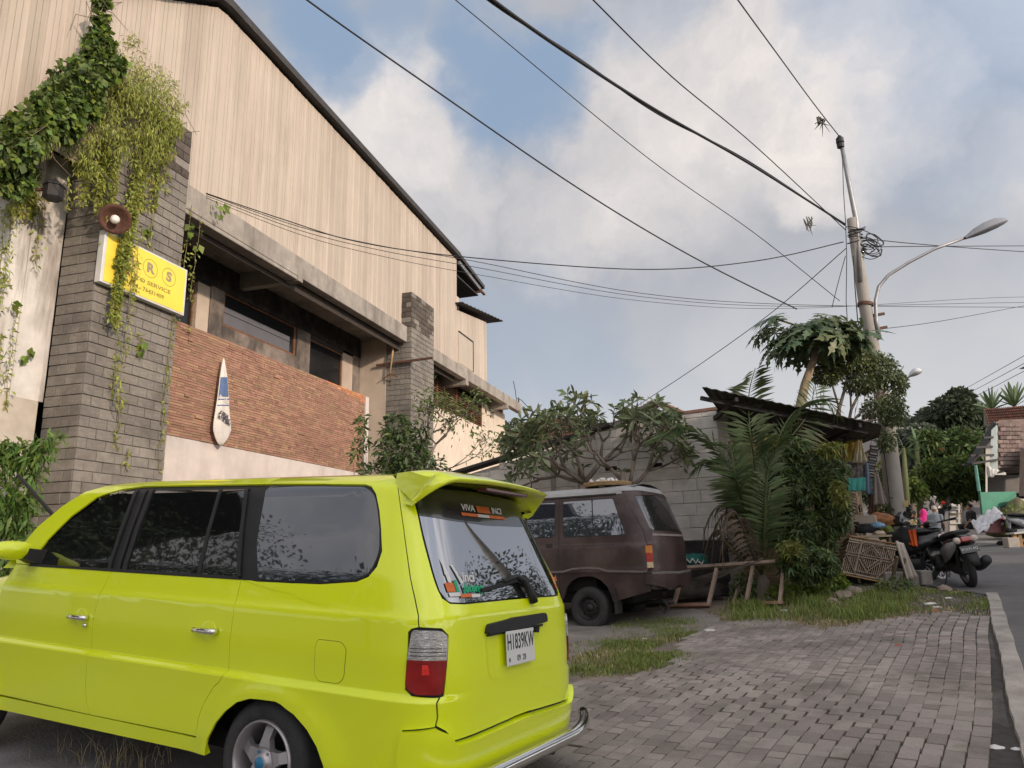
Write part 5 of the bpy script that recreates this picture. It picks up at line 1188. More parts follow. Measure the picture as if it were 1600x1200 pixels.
# corrugated roof: front edge high left, falling to the right
A_, B_ = WP3(1097, 605, .95), WP3(1378, 664, .95); C_ = Ww(-.05, -3.3, 3.35)
C0 = WP3(1122, 640, 0.0)
nC = 40; v = []
for i in range(nC+1):
    u_ = i/nC; f_ = lerp(A_, B_, u_); m_ = lerp(C0, WP3(1374, 682, 0), u_); b_ = lerp(C_, Ww(2.7, -3.3, 2.8), u_); h = .008*(1 if i % 2 else -1)
    v += [f_+UP*h, m_+UP*(h+.0), b_+UP*h]
mesh('roof_sheet', v, [(3*i+j, 3*i+j+1, 3*i+j+4, 3*i+j+3) for i in range(nC) for j in range(2)], mat('sheet_metal_dark', (.07, .065, .06), .7, .3, 3, .2, 30, stain=(.13, .07, .04), sscale=2, samt=.5), sh, solid=.012)
for t in (.3, 1.2, 2.1):
    mb = MB(); q = lerp(A_, B_, (t+.2)/2.6); mb.bar(q-UP*.06-WNv*.05, Ww(t, -3.2, 3.2-(t*.2))-UP*.02, .05, .07); put(mb, 'roof_rafter', RF, sh)
mb = MB(); mb.bar(lerp(A_, B_, .03)-UP*.10-WNv*.25, lerp(A_, B_, .97)-UP*.1-WNv*.25, .05, .06); put(mb, 'roof_purlin', RF, sh)
WDv, WNv, WP0, WAX = _sv
# ================================================================= UTILITY POLE
PC = mat('pole_concrete', (.29, .27, .245), .9, .12, 3, .3, 60, stain=(.20, .17, .14), sscale=1.3, samt=.5, streak=.2)
PB_ = gpt(1412, 893); PY = PB_[1]
def at(px, py, Y): return atY(px, py, Y)
ptop = at(1331, 342, PY-.1)
pole = thing('utility_pole', 'leaning concrete utility pole with coiled cables and a street lamp arm', 'pole', PB_)
mb = MB(); mb.tube([PB_-UP*.3, at(1408, 880, PY), at(1385, 660, PY), at(1352, 480, PY-.05), ptop], [.19, .183, .146, .115, .098], 20); put(mb, 'shaft', PC, pole, smooth=True)
mb = MB(); mb.tube([at(1344, 440, PY-.15), at(1338, 345, PY-.15), at(1326, 285, PY-.12), at(1316, 232, PY-.1)], [.05, .05, .045, .042], 10); put(mb, 'pipe', mat('galvanised', (.30, .30, .31), .5, .15, 6, .1, metal=.6), pole, smooth=True)
c = at(1313, 225, PY-.1); mb = MB(); mb.lathe(c, (0, 0, 1), [(-.1, .03), (-.08, .07), (0, .075), (.02, .06), (.03, .08), (.13, .075), (.15, .05), (.19, .03), (.19, 0)], 10); put(mb, 'insulator_cap', RUB, pole)
for py, w_ in ((476, .34), (494, .42), (515, .38)):
    mb = MB(); a = at(1350+(py-476)*.2, py+1, PY-.12); b = at(1378+(py-476)*.2, py-4, PY-.12)
    if py > 480: mb.bar(a, b, .045, .05)
    else: mb.lathe(at(1352, 476, PY-.05), (.14, 0, 1), [(-.03, .135), (-.03, .145), (.03, .145), (.03, .135)], 18)
    put(mb, 'clamp', RUST, pole)
for py in (398,): mb = MB(); mb.lathe(at(1341, py, PY-.05), (.14, 0, 1), [(-.02, .11), (-.02, .125), (.03, .125), (.03, .11)], 16); put(mb, 'steel_band', CHR, pole)
GAL = MATS['galvanised']
mb = MB(); mb.tube([at(1375, 530, PY-.15), at(1369, 500, PY-.15), at(1368, 470, PY-.15), at(1373, 448, PY-.15), at(1388, 430, PY-.2), at(1420, 410, PY-.3), at(1460, 389, PY-.4), at(1515, 369, PY-.5)], [.035, .035, .034, .034, .033, .032, .03, .028], 10); arm = put(mb, 'lamp_arm', GAL, pole, smooth=True)
def lamphead(a, b, m, parent, w_=.16, h_=.10):
    a = np.array(a); b = np.array(b); d = b-a; L_ = np.linalg.norm(d); d /= L_; s_ = np.cross(d, UP); s_ /= np.linalg.norm(s_); u_ = np.cross(s_, d); g = []
    for t, r in ((0, .25), (.08, .4), (.25, .75), (.5, 1), (.75, .95), (.92, .6), (1, .1)):
        g.append([a+d*L_*t+s_*cos(q)*w_*r+u_*(sin(q)*h_*r*(1.2 if sin(q) > 0 else .35)) for q in np.linspace(0, 2*pi, 17)])
    mb = MB(); mb.grid(g); return put(mb, 'lamp_head', m, parent, smooth=True)
hd_ = lamphead(at(1508, 373, PY-.5), at(1575, 345, PY-.6), mat('lamp_grey', (.23, .24, .27), .45, .1, 5, 0), pole, .17, .13)
# cable tangle on the pole
CBL = mat('cable_black', (.018, .018, .02), .6, .1, 10, 0)
for k in range(16):
    c = at(1336+rnd.gauss(0, 3) if k < 7 else 1356+rnd.gauss(0, 6), (362 if k < 7 else 385)+rnd.gauss(0, 9), PY-.15); R_ = (.13 if k < 7 else rnd.uniform(.10, .24)); pts = []
    ph = rnd.uniform(0, 6); tl = rnd.uniform(-.3, .3); n2_ = rnd.randint(12, 20)
    for q in range(n2_):
        t = ph+2*pi*q/14
        pts.append(c+np.array([cos(t)*R_*(1+.15*sin(3*t+k)), sin(t)*.1*(1 if k < 7 else .4)*(-1 if 0 else 1), (sin(t)*R_*.9 if k >= 7 else sin(t)*.03)+tl*cos(t)*R_]))
    mb = MB(); mb.tube(pts, .009 if k % 3 else .014, 5); put(mb, 'cable_coil', CBL, pole, smooth=True)
mb = MB(); mb.tube([at(1316, 240, PY-.15), at(1318, 300, PY-.2), at(1321, 345, PY-.2), at(1323, 400, PY-.2), at(1322, 470, PY-.2), at(1325, 520, PY-.2)], .008, 5); put(mb, 'down_wire', CBL, pole)
mb = MB(); mb.tube([at(1333, 400, PY-.2), at(1336, 450, PY-.22), at(1340, 500, PY-.25), at(1374, 640, PY-.3), at(1390, 780, PY-.3), at(1397, 845, PY-.3)], .011, 5); put(mb, 'down_wire', CBL, pole)
mb = MB(); mb.lathe(at(1403, 836, PY), (.14, 0, 1), [(-.008, .20), (-.008, .21), (.008, .21), (.008, .20)], 20); put(mb, 'wire_tie', CBL, pole)
mb = MB(); q = at(1395, 790, PY-.2); 
pt_ = mat('paint_yellow_mark', (.36, .27, .12), .9, .2, 20, .1)
g = [[at(x, y, PY)-np.array([-.0, .19, 0]) for x in (1405, 1408, 1411)] for y in (783, 793)]
mb.grid(g); put(mb, 'yellow_mark', pt_, pole)
# ---- overhead cables (each one a thing)
def cable(pts, r, label, seg=5, sub=8):
    P = [at(*p) if len(p) == 3 else np.array(p[0]) for p in pts]; out = []
    for i in range(len(P)-1):
        p0 = P[max(i-1, 0)]; p1 = P[i]; p2 = P[i+1]; p3 = P[min(i+2, len(P)-1)]
        for q in range(sub):
            t = q/sub; out.append(.5*((2*p1)+(-p0+p2)*t+(2*p0-5*p1+4*p2-p3)*t*t+(-p0+3*p1-3*p2+p3)*t**3))
    out.append(P[-1]); mb = MB(); mb.tube(out, r, seg); return put(mb, 'overhead_cable', CBL, smooth=True, label=label, cat='cable', group='overhead cables at the utility pole', loc=P[-1])
cable([(340, -110, 7), (480, 0, 8), (650, 120, 9.3), (905, 295, 11.6), (1080, 400, 12.8), (1245, 483, 13.8)], .013, 'thick cable sagging from the top left down to the papaya tree')
cable([(600, -90, 8), (712, 0, 9), (1010, 245, 12), (1180, 365, 13.6), (1312, 470, 14.6)], .008, 'thin cable from upper middle passing behind the pole below its coils')
c = cable([(640, -110, 5), (770, 0, 6), (905, 95, 7.4), (1030, 175, 9.2), (1170, 255, 11.5), (1320, 350, PY)], .021, 'thickest twisted black cable running down to the pole top')
cable([(640, -104, 5.03), (770, 5, 6.03), (905, 92, 7.43), (1030, 179, 9.23), (1170, 252, 11.53), (1320, 352, PY)], .013, 'slimmer strand twisted round the thickest cable')
cable([(820, -110, 6), (927, 0, 7), (1050, 120, 8.8), (1180, 228, 11), (1322, 360, PY)], .009, 'thin straight cable just right of the twisted one')
cable([(1060, -130, 7), (1153, 0, 8.6), (1215, 85, 10.6), (1270, 160, 12.6), (1313, 215, PY-.1)], .010, 'cable rising from the black cap at the pole top')
cable([(322, 302, 13.4), (440, 342, 13.2), (560, 378, 13.2), (730, 402, 13.3), (1000, 421, 13.6), (1180, 408, 13.9), (1318, 378, PY)], .011, 'cable from the corner pillar sagging across to the pole')
for k, (dy, r) in enumerate(((0, .008), (9, .007), (20, .006))):
    cable([(322, 303+dy*.3, 13.4), (470, 355+dy*.6, 13.6), (600, 385+dy*.8, 14), (740, 408+dy, 15), (1000, 458+dy*.6, 17), (1240, 476+dy*.3, 19), (1600, 480-dy*.8, 21), (1800, 478, 22)], r, ['upper of three thin wires crossing low behind the pole', 'middle of three thin wires crossing low behind the pole', 'lowest of three thin wires crossing low behind the pole'][k])
cable([(996, 634, 20), (1100, 565, 18), (1210, 485, 16), (1322, 388, PY)], .009, 'cable from the tiled gable rising to the pole coils')
cable([(1345, 372, PY), (1420, 380, 15), (1520, 388, 17), (1640, 396, 19)], .010, 'right hand cable falling slightly across the lamp arm')
cable([(1350, 386, PY), (1450, 385, 15.5), (1640, 384, 19)], .010, 'level right hand cable crossing the lamp arm')
cable([(1378, 514, PY), (1480, 500, 17), (1640, 470, 22)], .007, 'thin wire climbing to the right below the lamp arm')
for k in range(3): cable([(1398+k*8, 668-k*2, 60), (1500, 612+k*9, 40), (1600, 556+k*12, 26), (1700, 500+k*14, 20)], .012, ['topmost of the faint wires over the far trees', 'middle faint wire over the far trees', 'lowest faint wire over the far trees'][k])
cable([(1321, 400, PY), (1310, 440, PY-.2), (1300, 480, PY-.4)], .008, 'short slack wire dropping from the pole into the papaya crown')
# rag tangled on cables
for (px, py, Y, lb) in ((1280, 185, 13, 'shredded kite scrap hanging from the topmost cable'), (1264, 342, 13.2, 'withered rag dangling under the twisted cable')):
    mb = MB(); c = at(px, py, Y)
    for k in range(9): mb.tube([c+nr.normal(size=3)*.04, c+nr.normal(size=3)*.05-UP*.1, c+nr.normal(size=3)*np.array([.07, .05, .08])-UP*.24], [.010, .018, .003], 4)
    put(mb, 'tangled_rag', mat('rag_grey', (.16, .15, .13), .9, .2, 8, 0), label=lb, cat='rag', loc=c)
# second street lamp farther off
fl = thing('street_lamp', 'distant slim street lamp leaning over the road behind the pole', 'street lamp', gpt(1392, 862) if False else at(1392, 800, 32))
mb = MB(); mb.tube([at(1391, 800, 32), at(1389, 640, 32), at(1392, 616, 32), at(1402, 602, 32), at(1422, 588, 32)], [.07, .06, .05, .045, .04], 8); put(mb, 'lamp_post', GAL, fl, smooth=True)
lamphead(at(1420, 589, 32), at(1441, 579, 31.6), mat('lamp_pale', (.5, .52, .55), .4, .05, 5, 0), fl, .25, .2)
# ================================================================= PLANTS
LG = leafmat('leaf_mid', (.10, .145, .042), .4); LD = leafmat('leaf_dark', (.06, .095, .036), .4); LB = leafmat('leaf_bright', (.17, .24, .04), .35, .35)
LGR = leafmat('leaf_greyish', (.13, .165, .075), .35); LY = leafmat('leaf_yellowish', (.18, .20, .05), .35, .35); LPAP = leafmat('leaf_papaya', (.055, .095, .055), .25, .2); LDRY = leafmat('leaf_dry', (.15, .115, .085), .35, .1)
BRK = mat('bark_grey', (.17, .14, .115), .9, .25, 8, .4, 50); BRT = mat('bark_tan', (.28, .21, .14), .9, .2, 5, .4, 40); STG = mat('stem_green', (.11, .12, .05), .8, .2, 5, 0)
# frangipani: branching skeleton, rosettes of single leaves
def fran_leaf(m, nm, L_=1., W_=.28):
    v = []; f = []
    st = [(0, .02), (.2, .5), (.5, .95), (.72, 1.), (.9, .6), (1, .0)]
    for t, w_ in st: v += [(t, -W_/2*w_, -.10*t*t+.05*w_), (t, 0, -.12*t*t), (t, W_/2*w_, -.10*t*t+.05*w_)]
    for i in range(len(st)-1):
        for j in range(2): f.append((3*i+j, 3*i+j+1, 3*i+j+4, 3*i+j+3))
    return rawmesh(nm, v, f, m)
FL = [fran_leaf(mat('fran_leaf_a', (.13, .165, .085), .45, .2, 3, 0, obj=.35, trans=.2), 'leaf'), fran_leaf(mat('fran_leaf_b', (.19, .22, .12), .45, .2, 3, 0, obj=.3, trans=.25), 'leaf')]
def frangipani(label, base, stems, seed, nleaf=270, scale=1., levels=5):
    r = random.Random(seed); t = thing('frangipani_tree', label, 'tree', base, 'frangipani trees behind the maroon van')
    mb = MB(); tips = []
    def grow(p, d, l, rad, lv):
        d = d/np.linalg.norm(d); mid = p+d*l*.5+np.array([r.gauss(0, .02), r.gauss(0, .02), .0]); q = p+d*l+UP*l*.08
        mb.tube([p, mid, q], [rad, rad*.9, rad*.8], 6)
        if lv == 0: tips.append((q, d)); return
        k = 2 if r.random() < .65 else 3
        a0 = r.uniform(0, 2*pi)
        for i in range(k):
            a = a0+2*pi*i/k+r.uniform(-.4, .4); s_ = np.cross(d, (0, 0, 1.)); s_ = s_/(np.linalg.norm(s_)+1e-6); u_ = np.cross(s_, d)
            sp = r.uniform(.45, .8); nd = d+(s_*cos(a)+u_*sin(a))*sp+UP*.12; grow(q, nd, l*r.uniform(.66, .9), rad*.66, lv-1)
    for (p, d, l, rad, lv) in stems: grow(np.array(p, float), np.array(d, float), l, rad, lv)
    put(mb, 'trunk', BRK, t, smooth=True)
    k = 0; r.shuffle(tips); per = 5; XC = []; XD = []
    for q, d in tips:
        d = d/np.linalg.norm(d); s_ = np.cross(d, (.3, .2, 1.)); s_ /= np.linalg.norm(s_); u_ = np.cross(s_, d)
        for i in range(per):
            a = 2*pi*i/per+r.uniform(-.4, .4); out = (s_*cos(a)+u_*sin(a)); x = d*r.uniform(.1, .9)+out; x /= np.linalg.norm(x); y = np.cross(d, x); y /= np.linalg.norm(y)+1e-9; z = np.cross(x, y); L_ = r.uniform(.17, .30)*scale
            if k >= nleaf: XC.append(q); XD.append(x); k += 1; continue
            inst('leaf', FL[r.random() < .35], t, mtx(q-d*r.uniform(0, .05), x, y, z, (L_, L_, L_))); k += 1
    if XC: leaves('foliage', np.array(XC), np.array(XD), .23*scale, .27, LGR, t, kind='stuff')
    return t
b1 = at(910, 790, 12.75); b2 = at(976, 790, 12.25); g1 = np.array([b1[0], b1[1], gz(b1[0], b1[1])]); g2 = np.array([b2[0], b2[1], gz(b2[0], b2[1])])
f1 = at(912, 745, 12.7)
frangipani('wide frangipani with bare forking branches left of the tray', g1, [(g1, (0, 0, 1), f1[2]-g1[2], .075, 0), (f1-UP*.1, (-.8, -.1, .5), .37, .05, 5), (f1-UP*.1, (.6, .1, .6), .45, .05, 4), (f1-UP*.12, (-.25, -.4, .8), .48, .045, 4), (f1-UP*.1, (-1.0, .3, .25), .46, .04, 4)], 5, 290, 1.0)
f2 = at(982, 752, 12.3)
frangipani('smaller frangipani standing right of the tray near the palm', g2, [(g2, (0, 0, 1), f2[2]-g2[2], .06, 0), (f2-UP*.1, (-.7, 0, .7), .40, .04, 4), (f2-UP*.1, (.7, -.1, .5), .40, .04, 4), (f2-UP*.1, (.2, -.3, .9), .42, .04, 4)], 9, 200, .95)
# palm by the kiosk: every frond a part
def frond(t, pts, r0, ll, m, n=46, droop=.35, wd=.026, flat=None, name='frond'):
    P = [np.array(p, float) for p in pts]; out = []
    for i in range(len(P)-1):
        p0 = P[max(i-1, 0)]; p1 = P[i]; p2 = P[i+1]; p3 = P[min(i+2, len(P)-1)]
        for q in range(8):
            tt_ = q/8; out.append(.5*((2*p1)+(-p0+p2)*tt_+(2*p0-5*p1+4*p2-p3)*tt_*tt_+(-p0+3*p1-3*p2+p3)*tt_**3))
    out.append(P[-1]); out = np.array(out); mb = MB(); mb.tube(list(out), list(np.linspace(r0, r0*.2, len(out))), 5)
    seg = np.linalg.norm(np.diff(out, axis=0), axis=1); cum = np.concatenate([[0], np.cumsum(seg)]); T = cum[-1]
    for k in range(n):
        s_ = T*(.22+.78*k/n); i = min(np.searchsorted(cum, s_)-1, len(out)-2); i = max(i, 0); p = lerp(out[i], out[i+1], (s_-cum[i])/seg[i]); d = out[i+1]-out[i]; d /= np.linalg.norm(d)
        side = np.cross(d, UP if flat is None else np.array(flat, float)); side /= np.linalg.norm(side)+1e-6
        e = ll*(.55+.9*sin(pi*min(1, (k+4)/(n+4)))**.7)*.8
        for sg in (-1, 1):
            x = side*sg*.8+d*.65+nr.normal(size=3)*.08; x /= np.linalg.norm(x); up_ = np.cross(x, d); up_ /= np.linalg.norm(up_)+1e-6; y = np.cross(up_, x)
            a = p; b = p+x*e*.5-UP*droop*e*.12; c = p+x*e-UP*droop*e*.6
            mb.add([a, b+y*wd*.5, c, b-y*wd*.5], [(0, 1, 2), (0, 2, 3)])
    return put(mb, name, m, t)
pb = at(1190, 900, 11.75); pb = np.array([pb[0], pb[1], gz(pb[0], pb[1])])
palm = thing('feather_palm', 'young feather palm with upright fronds and drooping dead ones before the kiosk', 'palm', pb)
A = lambda x, y, Y=11.6: at(x, y, Y)
mb = MB(); mb.lathe(pb, (0, 0, 1), [(-.1, .12), (.1, .13), (.25, .11), (.35, .07), (.38, 0)], 12); put(mb, 'stump', BRK, palm)
LP_ = leafmat('leaf_palm', (.085, .125, .05), .3, .2)
fr = [([pb+UP*.3, A(1180, 780), A(1173, 690), A(1170, 620), A(1180, 575, 10.9)], .5, (0, -1, 0)),
      ([pb+UP*.3, A(1182, 760), A(1174, 690, 10.9), A(1168, 660, 10.8)], .55, (0, -1, 0)),
      ([pb+UP*.3, A(1160, 780), A(1135, 720), A(1100, 682), A(1060, 668), A(1025, 690, 10.9)], .45, None),
      ([pb+UP*.3, A(1170, 790), A(1140, 745), A(1110, 720), A(1085, 735)], .45, None),
      ([pb+UP*.3, A(1205, 770), A(1215, 690), A(1245, 640), A(1290, 625), A(1310, 650)], .45, None),
      ([pb+UP*.3, A(1200, 780, 11.4), A(1225, 700, 11.6), A(1260, 650, 11.8), A(1275, 600, 11.8)], .5, (0, -1, 0)),
      ([pb+UP*.3, A(1165, 800), A(1150, 750, 10.8), A(1140, 700, 10.7), A(1115, 690, 10.6)], .45, None),
      ([pb+UP*.3, A(1195, 800, 10.9), A(1200, 740, 10.7), A(1215, 700, 10.6), A(1235, 700, 10.5)], .42, None)]
for pts, ll, fl_ in fr: frond(palm, pts, .022, ll, LP_, 44, .45, .03, fl_)
for pts in ([pb+UP*.3, A(1150, 810), A(1125, 790), A(1105, 815), A(1098, 860)], [pb+UP*.3, A(1155, 820), A(1135, 800), A(1118, 830), A(1112, 880)], [pb+UP*.25, A(1140, 840), A(1115, 830), A(1100, 870)], [pb+UP*.3, A(1160, 820, 10.9), A(1143, 800, 10.8), A(1130, 840, 10.8), A(1130, 890, 10.8)]):
    frond(palm, pts, .012, .24, LDRY, 18, 1.3, .012, name='dead_frond')
for x in (1128, 1146, 1160, 1172, 1184, 1198, 1212, 1232, 1250):
    mb = MB(); mb.tube([A(1188+(x-1188)*.25, 890, 11.6), A(x, 840, 11.6), A(x+(x-1188)*.12, 805, 11.6)], [.018, .013, .008], 6); put(mb, 'stalk', mat('stalk_green', (.16, .16, .07), .7, .2, 6, 0), palm, smooth=True)
# cassava-like shrub
def shrub(name, label, cat, base, blobs, n, ls, asp, m, stems=8, m2=None, n2=0, group=None, srad=.015):
    t = thing(name, label, cat, base, group); mb = MB()
    for k in range(stems):
        b = blobs[k % len(blobs)]; c = np.array(b[0], float)+nr.normal(size=3)*np.array(b[1])*.35
        o = np.array(base, float)+np.array([rnd.gauss(0, .08), rnd.gauss(0, .08), 0]); mb.tube([o, lerp(o, c, .5)+nr.normal(size=3)*.06, c], [srad, srad*.8, srad*.3], 5)
    put(mb, 'stems', BRK, t, smooth=True)
    P, D = ell_pts(blobs, n, .25); D = D*.6+nr.normal(size=D.shape)*.6-UP*.25; leaves('foliage', P, D, ls, asp, m, t)
    if n2: P, D = ell_pts(blobs, n2, .7); leaves('young_foliage', P, D*.6+nr.normal(size=D.shape)*.6, ls, asp, m2, t)
    return t
def G(px, py): return gpt(px, py)
def palmate(blobs, n, ls, k=7):
    P, D = ell_pts(blobs, n, .35); CC = []; DD = []
    for p, d in zip(P, D):
        d = d*.7+nr.normal(size=3)*.35+UP*.3; d /= np.linalg.norm(d); s_ = np.cross(d, nr.normal(size=3)); s_ /= np.linalg.norm(s_); u_ = np.cross(s_, d)
        for i in range(k):
            a = 2*pi*i/k; CC.append(p); DD.append(s_*cos(a)+u_*sin(a)+d*.15-UP*.3)
    return np.array(CC), np.array(DD)
cb = G(1262, 928)
cas = thing('cassava_bush', 'dense dark green bush of fingered leaves between palm and kiosk corner', 'bush', cb)
BL = [(A(1240, 760), (.42, .35, .38), 1.3), (A(1285, 740), (.35, .35, .35), 1.1), (A(1255, 830), (.5, .35, .35), 1.4), (A(1300, 800), (.25, .3, .35), .8), (A(1215, 730), (.3, .3, .25), .6), (A(1265, 880, 11), (.42, .3, .25), 1), (A(1235, 700), (.28, .3, .2), .5)]
mb = MB()
for b in BL: mb.tube([cb+nr.normal(size=3)*.05, lerp(cb, b[0], .5)+nr.normal(size=3)*.08, b[0]], [.022, .018, .008], 5)
put(mb, 'stems', BRK, cas, smooth=True)
CC, DD = palmate(BL, 1500, .1); leaves('foliage', CC, DD, .115, .26, LD, cas)
CC, DD = palmate(BL, 900, .1); leaves('foliage', CC, DD, .11, .26, LG, cas)
CC, DD = palmate([(A(1235, 860, 10.9), (.18, .15, .15)), (A(1300, 700, 11), (.2, .15, .12)), (A(1312, 770, 11.), (.12, .15, .2)), (A(1205, 690), (.15, .1, .1))], 170, .1); leaves('young_foliage', CC, DD, .11, .28, LY, cas)
# low bright weeds at its foot
lb = G(1275, 930); shrub('leafy_weed', 'bright green leafy weed at the foot of the dark bush', 'weed', lb, [(lb+np.array([.05, 0, .14]), (.3, .2, .16)), (lb+np.array([.35, .1, .16]), (.22, .2, .16))], 900, .075, .6, LB, 10)
lb = G(1215, 938); shrub('leafy_weed', 'bright green leafy weed beside the right end of the fallen frame', 'weed', lb, [(lb+np.array([.12, 0, .12]), (.25, .2, .14))], 420, .07, .6, LB, 8)
lb = G(1165, 938); shrub('leafy_weed', 'thin weed growing through the fallen wooden frame', 'weed', lb, [(lb+np.array([0, 0, .2]), (.22, .1, .22))], 260, .07, .55, LG, 8)
lb = G(1400, 926); shrub('leafy_weed', 'weed clump below the concrete plinth of the pole', 'weed', lb, [(lb+np.array([0, 0, .1]), (.28, .2, .12))], 420, .06, .5, LG, 8)
# papaya: each leaf a part
def papaya_leaf(m):
    v = [(0, 0, 0)]; f = []; n_ = 7
    for i in range(n_):
        a = radians(-150+300*i/(n_-1)); L_ = 1.0 if abs(a) < 1.2 else .72
        d = np.array([cos(a), sin(a)]); q = np.array([-d[1], d[0]]); b = len(v)
        pts = [(.28, .06), (.42, .08), (.5, .19), (.60, .08), (.7, .17), (.80, .05), (1., 0)]
        l = [d*t*L_+q*w_ for t, w_ in pts]; r = [d*t*L_-q*w_ for t, w_ in pts[:-1]][::-1]
        ring = [np.array([0, 0.])]+[x for x in (r[::-1][:0])]+l+r
        zz = lambda p: -.35*(np.hypot(*p))**2
        vs = [(p[0], p[1], zz(p)) for p in l+r]; v += vs; f.append(tuple([0]+[b+j for j in range(len(vs))]))
    return rawmesh('leaf', v, f, m)
PPL = papaya_leaf(mat('papaya_leaf', (.10, .155, .08), .45, .25, 3, 0, obj=.35, trans=.2)); PPY = papaya_leaf(mat('papaya_leaf_pale', (.12, .15, .06), .45, .25, 3, 0, obj=.3, trans=.25))
PYY = 12.6; pa = at(1250, 905, PYY); pa = np.array([pa[0], pa[1], gz(pa[0], pa[1])])
pap = thing('papaya_tree', 'tall papaya with pale trunk and umbrella of large lobed leaves above the kiosk', 'tree', pa)
hd3 = at(1277, 545, PYY); mb = MB(); mb.tube([pa, at(1247, 700, PYY), at(1247, 650, PYY), at(1258, 600, PYY), hd3], [.12, .10, .085, .075, .055], 12); put(mb, 'trunk', BRT, pap, smooth=True)
for k in range(92):
    a = rnd.uniform(0, 2*pi); el_ = rnd.uniform(-.15, 1.2); R_ = rnd.uniform(.5, 1.28)*(1 if abs(cos(a)) > .5 else .8)
    R_ *= .72 if cos(a) > .2 else 1
    if cos(a) < 0: el_ = min(el_, .75)
    q = hd3+np.array([cos(a)*R_*cos(el_), sin(a)*R_*cos(el_)*.7, .02+sin(el_)*R_*.60+rnd.uniform(-.05, .1)])
    if cos(a) > .3 and el_ < .3: q = q+UP*.1
    mb = MB(); mid = lerp(hd3, q, .5)+UP*.16; mb.tube([hd3+UP*.05, mid, q], [.016, .012, .009], 5); put(mb, 'leaf_stalk', STG, pap)
    out = q-hd3; out[2] *= .2; out /= np.linalg.norm(out)+1e-6; z = UP*1.0+out*.6+nr.normal(size=3)*.42; z /= np.linalg.norm(z); x = out-z*(out @ z); x /= np.linalg.norm(x); y = np.cross(z, x); L_ = rnd.uniform(.32, .5)
    inst('leaf', PPL if rnd.random() < .85 else PPY, pap, mtx(q, x, y, z, (L_, L_, L_)))
# slender many-stemmed tree beside the pole
SY_ = 13.2; sb = at(1318, 890, SY_); sb = np.array([sb[0], sb[1], gz(sb[0], sb[1])])
stt = thing('slender_tree', 'slender grey stemmed tree with small sparse leaves beside the pole', 'tree', sb)
S = lambda x, y, d=0: at(x, y, SY_+d)
mb = MB()
for pts, r in (([sb, S(1300, 720), S(1308, 650), S(1322, 600), S(1330, 540)], .05), ([sb, S(1312, 700), S(1312, 640), S(1300, 600), S(1285, 570)], .035), ([sb, S(1318, 700), S(1330, 640, .1), S(1350, 600), S(1365, 560)], .04), ([S(1312, 690), S(1335, 655), S(1360, 630), S(1395, 600), S(1412, 572)], .028), ([S(1320, 680), S(1340, 660), S(1380, 640), S(1410, 640)], .024), ([S(1330, 640), S(1328, 600), S(1318, 560)], .02), ([S(1312, 690), S(1330, 680, -.2), S(1350, 658, -.3), S(1372, 655, -.3)], .02), ([S(1300, 700, -.2), S(1318, 660, -.2), S(1316, 700, -.3), S(1326, 712, -.3)], .012)):
    mb.tube(pts, list(np.linspace(r, r*.35, len(pts))), 7)
SBL = [(S(1330, 565), (.50, .4, .28), 1.5), (S(1292, 585), (.28, .3, .2), .7), (S(1345, 600), (.3, .3, .2), .8), (S(1375, 580), (.32, .3, .35), 1.1), (S(1395, 640), (.22, .3, .35), .9), (S(1365, 640), (.2, .3, .25), .5), (S(1300, 555), (.28, .3, .15), .5), (S(1405, 600), (.12, .2, .25), .4), (S(1385, 690), (.14, .2, .2), .4)]
for b in SBL:
    for _ in range(9):
        d = nr.normal(size=3); d /= np.linalg.norm(d); e = b[0]+d*np.array(b[1])*.95; mb.tube([b[0]-UP*.2, lerp(b[0], e, .5)+nr.normal(size=3)*.03, e], [.012, .008, .003], 4)
put(mb, 'trunk', BRK, stt, smooth=True)
P_, D_2 = ell_pts(SBL, 9000, .25); leaves('crown', P_, D_2*.4+nr.normal(size=D_2.shape)*.6-UP*.2, .075, .45, LGR, stt)
P_, D_2 = ell_pts(SBL[:2]+[(S(1320, 545), (.45, .3, .12))], 1300, .5); leaves('climber', P_, D_2*.4+nr.normal(size=D_2.shape)*.6-UP*.4, .06, .5, LY, stt)
hv = []
for k in range(14):
    x = rnd.choice([1275, 1283, 1277, 1340, 1352, 1368])+rnd.gauss(0, 4); y0 = rnd.uniform(590, 640); L_ = rnd.uniform(40, 90); hv.append([S(x, y0, -.2), S(x+rnd.gauss(0, 2), y0+L_*.5, -.2), S(x+rnd.gauss(0, 3), y0+L_, -.2)])
mb = MB(); [mb.tube(p, [.006, .005, .004], 4) for p in hv]; put(mb, 'hanging_stems', BRK, stt, kind='stuff')
# bush and thin tree in front of pillar two
def B3(x, y, Y=15.): return at(x, y, Y)
bb = B3(640, 880); bb = np.array([bb[0], bb[1], gz(bb[0], bb[1])])
shrub('leafy_bush', 'leafy dark bush below the farther block pillar behind the car roof', 'bush', bb, [(B3(628, 705), (.55, .4, .40), 1.3), (B3(655, 735), (.6, .4, .4), 1.2), (B3(618, 670), (.28, .3, .3), .6), (B3(600, 740), (.5, .4, .25), .8), (B3(655, 680), (.2, .2, .3), .3)], 1350, .15, .36, LD, 14, LG, 500, srad=.02)
shrub('thin_sapling', 'thin leafy sapling at the right end of the brick wall', 'sapling', bb+np.array([-.9, 0, 0]), [(B3(565, 660), (.10, .1, .2)), (B3(558, 705), (.12, .1, .2)), (B3(570, 690), (.12, .1, .12))], 140, .15, .35, LG, 5)
th = thing('bare_tree', 'sparse branching tree against the sunlit end wall', 'tree', bb+np.array([.5, 0, 0])); mb = MB(); CCs = []; 
root = bb+np.array([.5, 0, 0])
